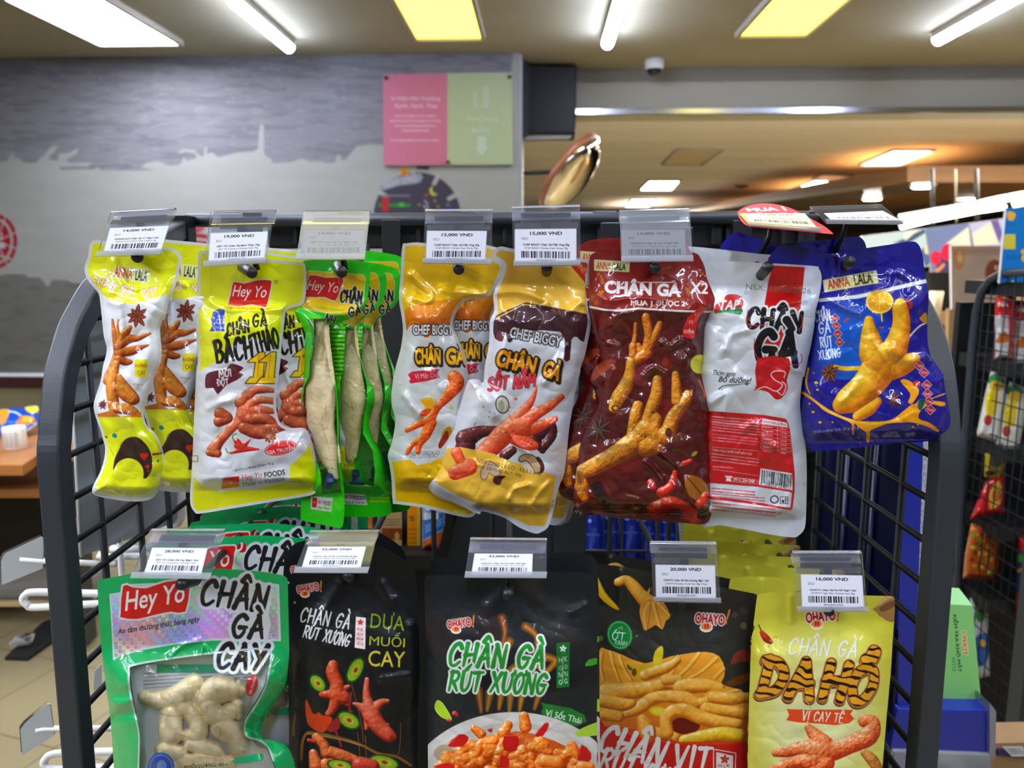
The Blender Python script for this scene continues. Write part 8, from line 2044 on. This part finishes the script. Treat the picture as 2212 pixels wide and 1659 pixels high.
# ------------------------------------------------------------------ 11 dark pouch with green lettering
def thai_pouches():
    o = G1([(115, 356), (400, 352), (700, 345), (1000, 330), (1085, 326), (1250, 345), (1275, 400), (1286, 600), (1286, 900), (1284, 1400), (1284, 1950), (142, 1950), (140, 1659), (136, 1300), (130, 1000), (120, 640)])
    o = rounded(o, 10, 3)
    cv = canvas_for(o, '23282a'); cv.xf(880, 1130, 3.136)
    full = np.ones((cv.H, cv.W))
    cv.fill(full * smoothstep(.5, .8, fbm(cv.U, cv.V, 60, 41, 2)), '3a3430', .7); cv.fill(full * (1 - smoothstep(.25, .45, fbm(cv.U, cv.V, 70, 44, 2))), '15191a', .8)
    cv.ell(200, 760, 160, 130, '4a2a28', a=.25); cv.ell(520, 680, 120, 100, '4a2422', a=.3)
    for g, col, a_ in (([(640, 640), (660, 740), (640, 830)], 'a8481c', .5), ([(800, 700), (870, 760), (880, 860)], 'b8601c', .55), ([(690, 800), (660, 900), (640, 1000)], 'c2701c', .5), ([(900, 900), (1000, 930), (940, 1010), (880, 1060)], 'c87a1e', .6), ([(700, 1000), (760, 960), (900, 980)], 'd08a24', .5), ([(640, 1130), (620, 1260)], 'c2701c', .55), ([(780, 1130), (760, 1270)], 'c87a1e', .55), ([(480, 1130), (500, 1280)], 'b0601a', .5), ([(900, 1130), (860, 1260)], 'c2701c', .5), ([(560, 1150), (540, 1270)], 'c87a1e', .45), ([(700, 1140), (690, 1280)], 'd8963a', .45)):
        cv.line(g, 60, col, a=a_, smooth=5, w2=24); cv.line(g, 26, 'e0a848', a=a_ * .9, smooth=5, w2=8)
    ohayo_logo(cv, 360, 678, 190, -4)
    cv.brush('CHÂN GÀ', 610, 900, 640, 150, '2f8a3c', ang=2, shear=.15, wt=.2, ol=('dde2dc', 15)); cv.brush('RÚT XƯƠNG', 615, 1080, 650, 130, '2f8a3c', ang=2, shear=.15, wt=.2, ol=('dde2dc', 14))
    cv.poly([(1015, 815), (1095, 812), (1092, 1105), (1015, 1115)], '1f6a2f', ol=('2f7a3c', 4)); cv.flower(1055, 850, 24, 'd8e0d8')
    for i, ch in enumerate('HỒNG'): cv.text(ch, 1036, 928 + i * 50, 22, 34, 'd8e0d8')
    for i, ch in enumerate('KÔNG'): cv.text(ch, 1074, 920 + i * 50, 22, 34, 'd8e0d8')
    cv.line([(1054, 905), (1052, 1085)], 3, 'd8e0d8')
    cv.poly([(195, 1215), (215, 1205), (250, 1240), (295, 1320), (280, 1330), (230, 1310), (190, 1260)], 'a8c83a', smooth=3, ol=('c9d98a', 4))
    cv.poly([(1205, 970), (1230, 925), (1300, 915), (1300, 950)], '4a9a3a', smooth=2); cv.food([[(320, 1290, 18), (335, 1300, 12)], [(275, 1335, 12), (290, 1340, 10)]], '7a1c14', 'b83a2a', 'e07060', seed=3)
    cv.poly([(905, 1215), (950, 1225), (1110, 1255), (1200, 1300), (1215, 1345), (1180, 1360), (1150, 1375), (1060, 1360), (930, 1310), (905, 1280), (920, 1250)], '2a7a36'); cv.text('Vị Sốt Thái', 1058, 1310, 250, 70, 'e0e8de', ang=13, bold=.01)
    cv.ell(720, 1900, 760, 620, 'd2d0cc'); cv.ell(720, 1920, 700, 570, 'c6c2bc'); cv.ell(250, 1560, 70, 60, '9a7a5a', a=.5)
    cv.poly([(1145, 1410), (1280, 1350), (1400, 1340), (1400, 1420), (1200, 1445), (1150, 1440)], 'a8c84a', smooth=3)
    rng = random.Random(12)
    ch = []
    for i in range(78):
        x, y = rng.uniform(255, 1165), rng.uniform(1395, 1800)
        if y < 1405 + abs(x - 740) * .28: y += 110
        an = rng.uniform(0, 3.14); L = rng.uniform(40, 90); ch.append([(x, y, rng.uniform(30, 48)), (x + L * math.cos(an), y + L * .7 * math.sin(an), rng.uniform(24, 40))])
    ch += [[(790, 1310, 34), (800, 1380, 42)], [(680, 1370, 34), (650, 1420, 40)], [(450, 1390, 24), (500, 1430, 34)]]
    cv.food([[(330, 1620, 80), (740, 1540, 130), (1120, 1620, 80)], [(300, 1760, 120), (1150, 1760, 120)]], '8a2c08', 'b8501a', 'd8803a', .5, 9, .4, 44, bumps=.6)
    cv.food(ch, 'a8400c', 'dd7a2a', 'f6bc70', .4, 7, .9, 45, bumps=.4)
    for q in ([(270, 1510), (350, 1430), (415, 1450), (380, 1510)], [(655, 1440), (750, 1440), (740, 1540), (655, 1540)], [(860, 1440), (930, 1355), (960, 1365), (920, 1440)], [(1150, 1600), (1180, 1500), (1245, 1560), (1230, 1620)], [(620, 1640), (630, 1570), (690, 1600), (680, 1659)], [(180, 1650), (250, 1625), (320, 1640), (300, 1680)], [(540, 1400), (575, 1390), (570, 1420)]): cv.poly(q, 'b81f1c', smooth=2); cv.line([q[0], q[1]], 6, 'e88a7a', a=.6)
    cv.ell(430, 1555, 12, 8, 'e8e0b0'); cv.ell(600, 1430, 10, 10, 'e8c48a'); cv.food([[(930, 1610, 40), (1010, 1620, 44)], [(1180, 1650, 40), (1240, 1650, 30)]], 'c05a14', 'e68a34', 'f8c480', .2, 8, .7, 47)
    a = packet('snack_pouch', 'dark pouch with green lettering and a plate of saucy feet, third in the lower row', 'snack pouch', 'dark green lettered pouches on the third lower hook', cv, o, .524, (*G1([(690, 432)])[0], 12), T=.014, k=90, hdr=(1270, 1420), creases=[(G1([(1120, 600), (1200, 560)]), .002, 10), (G1([(880, 400), (890, 520)]), .002, 16), (G1([(560, 560), (640, 470)]), .002, 16)], m=m_matte, seed=37, back='1c1e20', rough_amp=.001)
    again(a, 'second dark pouch, its top right corner showing behind the green lettered front one', 8, -16, .02, -.01)
thai_pouches()

# ------------------------------------------------------------------ 12 duck feet pouch
def duck_pouches():
    o = H1([(62, 272), (250, 292), (470, 330), (930, 432), (1182, 482), (1176, 560), (1152, 690), (1140, 900), (1122, 1200), (1114, 1500), (1112, 1950), (92, 1950), (92, 1500), (95, 900), (82, 600), (66, 400)])
    o = rounded(o, 8, 3)
    cv = canvas_for(o, '34332f'); cv.xf(1260, 1130, 3.135)
    cv.poly([(40, 250), (250, 285), (240, 560), (95, 560), (95, 880), (40, 880)], '1c1d1c', a=.7)
    cv.poly([(60, 335), (100, 370), (150, 470), (245, 580), (200, 575), (110, 500), (60, 380)], 'c9a41c', smooth=3); cv.line([(90, 380), (140, 490), (220, 565)], 10, 'e0c84a', smooth=4, a=.6)
    skin = ('a8641c', 'dfa23c', 'f4d080')
    cv.food([[(235, 400, 28), (290, 385, 32), (340, 430, 42), (390, 490, 46), (440, 540, 56)]], *skin, .25, 9, .4, 51)
    cv.poly([(380, 600), (400, 540), (470, 510), (540, 530), (590, 630), (560, 660), (535, 722), (490, 690), (420, 730), (400, 690)], 'dba044', smooth=2)
    for g in ([(440, 540), (410, 620), (425, 720)], [(470, 540), (490, 620), (520, 710)], [(500, 530), (560, 600), (585, 625)], [(440, 470), (450, 440)]): cv.line(g, 18, 'f0cc80', smooth=4, w2=6, a=.8); cv.line([(g[0][0] + 20, g[0][1] + 10), (g[-1][0] + 10, g[-1][1] - 4)], 7, 'a8682a', a=.6)
    cv.ell(247, 758, 86, 100, '15803c', ang=-12); cv.ell(247, 758, 76, 88, '9ac8a0', ang=-12, ring=4); cv.text('VỊ', 253, 712, 28, 24, 'e0e6de'); cv.brush('ỚT', 240, 765, 85, 50, 'e6ece4', ang=6, wt=.14); cv.brush('XANH', 253, 812, 84, 28, 'e0e6de', ang=8, wt=.16)
    ohayo_logo(cv, 870, 650, 235, 8)
    cv.ell(120, 780, 16, 18, '8a7a58', a=.7); cv.ell(1085, 695, 22, 24, '7a6a4a', a=.7); cv.ell(1025, 620, 20, 22, '5a5248', a=.7); cv.ell(1085, 590, 26, 26, '4a443e', a=.8)
    cv.poly([(1000, 960), (1010, 910), (1050, 860), (1140, 870), (1150, 930), (1060, 940)], '7a3a28', smooth=2); cv.poly([(960, 1080), (1120, 1010), (1140, 1060), (1010, 1105)], '6a3f20', smooth=2)
    cv.grad(cv.pmask([(60, 1180), (300, 1250), (700, 1380), (1200, 1340), (1200, 2000), (60, 2000)], 2), 'a8451c', 'b5231a', 1180, 1420)
    cv.grad(cv.pmask([(90, 880), (170, 860), (260, 890), (420, 950), (600, 900), (820, 880), (920, 900), (960, 1000), (930, 1090), (1070, 1130), (1120, 1220), (1110, 1480), (640, 1500), (260, 1420), (90, 1300)], 2), 'e0a83c', 'c4702a', 900, 1480)
    fan = lambda pts, ridges: (cv.poly(pts, 'dfa23c', smooth=2), [cv.line(g, 20, 'f2cc78', smooth=4, w2=8, a=.75) for g in ridges], [cv.line([(x + 18, y + 8) for x, y in g], 7, 'a8641c', a=.55, smooth=4) for g in ridges])
    fan([(90, 900), (110, 870), (170, 866), (230, 890), (290, 930), (290, 1000), (330, 1060), (250, 1090), (150, 1100), (90, 1060)], [[(120, 880), (110, 960), (130, 1060)], [(180, 870), (200, 960), (240, 1070)], [(240, 900), (270, 980), (320, 1060)]])
    fan([(560, 1040), (600, 930), (660, 890), (830, 872), (915, 900), (925, 960), (960, 980), (930, 1090), (800, 1080), (680, 1060)], [[(640, 900), (600, 1000), (560, 1050)], [(780, 880), (700, 980), (620, 1050)], [(900, 910), (800, 1000), (690, 1060)], [(950, 980), (880, 1050)]])
    cv.poly([(330, 1000), (420, 960), (500, 985), (470, 1050), (420, 1070), (370, 1060)], 'c9b02a', smooth=3); cv.poly([(470, 960), (485, 870), (535, 830), (540, 900), (510, 1000), (480, 1010)], 'd2c02c', smooth=3); cv.ell(345, 1010, 16, 26, '7a4a1c'); cv.poly([(296, 950), (330, 985), (330, 1000), (300, 985)], '2f6a2a')
    cv.food([[(150, 1150, 60), (300, 1140, 60), (450, 1120, 50), (560, 1090, 40), (640, 1110, 26)]], *skin, .25, 10, .5, 53)
    cv.food([[(560, 1060, 40), (650, 1060, 30)], [(660, 1110, 54), (800, 1100, 50), (920, 1120, 40)]], *skin, .25, 10, .5, 54)
    fan([(820, 1160), (900, 1120), (1065, 1125), (1075, 1180), (1120, 1220), (1110, 1290), (980, 1240), (860, 1210)], [[(1040, 1130), (950, 1150), (860, 1190)], [(1100, 1210), (1000, 1200), (900, 1200)]])
    cv.food([[(280, 1300, 26), (380, 1250, 44), (470, 1190, 44), (580, 1175, 42), (700, 1190, 48), (770, 1220, 36), (840, 1200, 30)], [(830, 1250, 44), (950, 1270, 40), (1090, 1290, 40)]], *skin, .3, 10, .6, 55)
    cv.food([[(120, 1200, 50), (260, 1230, 46), (330, 1220, 30)], [(110, 1290, 46), (240, 1310, 40)], [(880, 1180, 40), (1000, 1190, 44), (1110, 1180, 34)], [(420, 1030, 40), (560, 980, 36), (640, 930, 24)], [(500, 1420, 40), (620, 1450, 36)]], *skin, .3, 10, .6, 56)
    cv.ell(690, 1370, 100, 60, '6a1c10'); cv.ell(510, 1275, 66, 34, 'd2b82a', ang=12); cv.ell(510, 1275, 48, 20, 'e6d860', ang=12, a=.7)
    cv.food([[(570, 1420, 42), (560, 1340, 44), (600, 1280, 46), (690, 1270, 50), (780, 1310, 48), (900, 1345, 46), (1050, 1360, 34)], [(400, 1330, 34), (430, 1400, 60), (440, 1450, 50)]], *skin, .3, 10, .6, 57)
    cv.food([[(680, 1470, 34), (800, 1450, 46), (940, 1430, 52), (1060, 1440, 46)]], 'a86a14', 'd8b02c', 'f0dc70', .3, 10, .6, 58)
    cv.grad(cv.pmask([(60, 1380), (360, 1400), (640, 1480), (1200, 1480), (1200, 1600), (60, 1600)], 2), 'b5231a', 'b5231a', 1300, 1301, .55)
    cv.food([[(400, 1340, 30), (430, 1400, 56), (440, 1440, 44)]], 'b85a1c', 'dd9034', 'f2c878', .3, 10, .4, 57)
    cv.poly([(60, 1500), (1200, 1500), (1200, 2000), (60, 2000)], 'b3221c')
    cv.brush('CHÂN', 340, 1510, 430, 180, 'dcdcda', ang=16, shear=.12, wt=.19); cv.brush('VỊT', 740, 1590, 240, 150, 'dcdcda', ang=4, shear=.12, wt=.2)
    cv.brush('RÚT', 245, 1620, 230, 140, 'dcdcda', ang=14, shear=.12, wt=.18); cv.brush('XƯƠNG', 560, 1730, 340, 140, 'dcdcda', ang=14, shear=.12, wt=.18)
    cv.poly([(885, 1535), (1030, 1560), (1020, 1850), (885, 1840)], 'b3221c', ol=('d8d4d2', 6)); cv.poly([(900, 1550), (1015, 1575), (1010, 1850), (900, 1840)], 'd6d2d0'); cv.flower(958, 1600, 30, 'b3242a'); cv.text('H | K', 955, 1645, 80, 26, 'b3242a', bold=.02)
    a = packet('snack_pouch', 'black and red pouch with a picture of yellow duck feet, fourth in the lower row', 'snack pouch', 'duck feet pouches on the fourth lower hook', cv, o, .600, (*H1([(658, 545)])[0], 10), T=.014, k=90, hdr=(1300, 1450), creases=[(H1([(260, 290), (262, 560)]), .002, 8), (H1([(900, 470), (960, 560)]), .002, 14)], m=m_matte, seed=41, back='1c1e20', rough_amp=.001)
    again(a, 'second duck feet pouch, hidden but for its edge behind the front duck feet pouch', -14, -6, .02, .005)
duck_pouches()

# ------------------------------------------------------------------ 13 pale yellow pouches
def tiger_pouches():
    o = I1([(175, 480), (300, 466), (460, 470), (900, 490), (1106, 495), (1106, 600), (1092, 800), (1080, 1000), (1052, 1300), (1022, 1659), (1000, 1950), (105, 1950), (110, 1659), (120, 1200), (130, 900), (140, 745), (162, 705), (148, 690), (166, 550)])
    o = rounded(o, 8, 3)
    cv = canvas_for(o, 'cdc952'); cv.xf(1580, 1130, 3.135)
    g = cv.pmask([(120, 600), (1100, 600), (1020, 2000), (100, 2000)]); r = np.hypot((cv.U - 1765) / 170, (cv.V - 1560) / 230)
    cv.fill(g * (1 - smoothstep(.3, 1.15, r)), 'dfe2b4', .9)
    cv.food([[(1040, 580, 60), (1100, 520, 60)]], '7a5a34', 'a88458', 'd0b48a', .3, 8, .2, 3); cv.poly([(955, 580), (1000, 560), (1110, 500), (1110, 660), (1050, 660), (990, 610)], 'a08052', smooth=2); cv.poly([(1000, 575), (1100, 520), (1108, 560), (1030, 600)], '7a5a38', smooth=2)
    ohayo_logo(cv, 615, 632, 235, -2)
    cv.line([(185, 690), (205, 735)], 7, '3a3a20', smooth=0); cv.food([[(205, 740, 14), (235, 780, 24), (265, 805, 16)]], '5a100c', '9a241c', 'd05a48', .2, 6, .6, 3)
    for x, y in ((290, 772), (310, 770), (252, 835)): cv.ell(x, y, 10, 4, 'c98a2c', ang=-40)
    cv.brush('CHÂN GÀ', 625, 845, 460, 105, 'e2e4d8', ang=3, shear=.15, wt=.15, sh=('b5b468', 4, 4))
    # striped tiger lettering
    def tiger(m):
        s1 = np.sin((cv.V * .55 - cv.U * .12) * .62 + 3.2 * fbm(cv.U, cv.V, 26, 3, 2) * 2)
        stripe = smoothstep(.45, .6, s1)[..., None]
        return rgb('d9a033') * (1 - stripe) + rgb('1f150c') * stripe
    for pts_t, cx, cy, wd, ht, an in (('DA', 385, 1050, 350, 240, 4), ('HỔ', 800, 1080, 330, 235, 6)):
        m = np.zeros((cv.H, cv.W)); st, L = brush_strokes(pts_t.replace('Ổ', 'O'))
        for g_ in st:
            P = np.array(spline(g_, 6, False) if len(g_) > 2 else g_, float); P[:, 0] = P[:, 0] / L - .5; P[:, 1] -= .5
            m = np.maximum(m, cv.stroke_mask(cv.place(P, cx, cy, wd, ht, an, .12, None), .26 * ht * cv.sc, .24 * ht * cv.sc))
        if pts_t == 'HỔ':
            P = cv.q(spline([(930, 960), (900, 920), (940, 900), (960, 930), (990, 870), (960, 850), (940, 880)], 4, False)); m = np.maximum(m, cv.stroke_mask(P, 46 * cv.sc, 40 * cv.sc))
        e = cv.dil(m, 14 * cv.sc)
        cv.fill(np.roll(np.roll(e, int(14 * cv.sc), 0), int(-6 * cv.sc), 1), '6a3418'); cv.fill(e, 'e0c89a'); cv.fill(cv.dil(m, 10 * cv.sc), '7a3f1a'); cv.fill(m, tiger(m))
    cv.poly([(372, 1335), (390, 1300), (375, 1258), (520, 1265), (700, 1262), (825, 1265), (805, 1295), (832, 1325), (800, 1355), (700, 1368), (560, 1355), (450, 1350)], 'd0562c'); cv.brush('VỊ CAY TÊ', 622, 1312, 280, 62, 'eee4d8', ang=4, shear=.12, wt=.15)
    cv.line([(490, 1190), (520, 1220), (545, 1280)], 5, 'b8b88a', smooth=4)
    cv.food([[(900, 1340, 44), (960, 1350, 44), (930, 1440, 66), (800, 1500, 62), (690, 1540, 70), (620, 1540, 84)], [(620, 1500, 70), (560, 1430, 44), (520, 1385, 26)], [(560, 1540, 80), (480, 1530, 56), (380, 1545, 42), (300, 1555, 28)], [(560, 1600, 80), (460, 1610, 50), (360, 1640, 40), (270, 1670, 30)], [(620, 1620, 80), (560, 1680, 60)]], 'a8381a', 'dd7844', 'f4b888', .4, 7, .6, 61, bumps=.7)
    cv.food([[(900, 1555, 26), (950, 1600, 40), (990, 1660, 34)]], '8a4a1c', 'c2803a', 'ecb878', .4, 7, .5, 62, bumps=.5)
    a = packet('snack_pouch', 'pale yellow pouch with tiger striped lettering, in front on the rightmost lower hook', 'snack pouch', 'pale yellow pouches on the rightmost lower hook', cv, o, .587, (*I1([(660, 592)])[0], 9), T=.013, k=80, hdr=(1330, 1440), creases=[(I1([(400, 480), (405, 660)]), .0015, 8), (I1([(170, 900), (320, 880)]), .0015, 16)], m=print_mat('pouch_satin', .34, 0, .25, wrinkle=.2, wscale=18), seed=43, back='8a8452', rough_amp=.001)
    L = ['second pale yellow pouch, its brown corner showing right of the front one', 'third pale yellow pouch, stepping out to the left behind the front one', 'fourth pale yellow pouch, stepping out to the left', 'fifth pale yellow pouch of the stack, further back', 'sixth pale yellow pouch, next to last of the stack', 'rearmost pale yellow pouch beside the dark wire side panel']
    for i, (du, dv, dy, rz) in enumerate(((-36, -6, .025, .0), (-46, -4, .05, .01), (-72, 4, .085, -.01), (-80, 2, .115, .01), (-60, 2, .15, -.02), (-40, 14, .19, .02))):
        again(a, L[i], du, dv, dy, rz)
tiger_pouches()
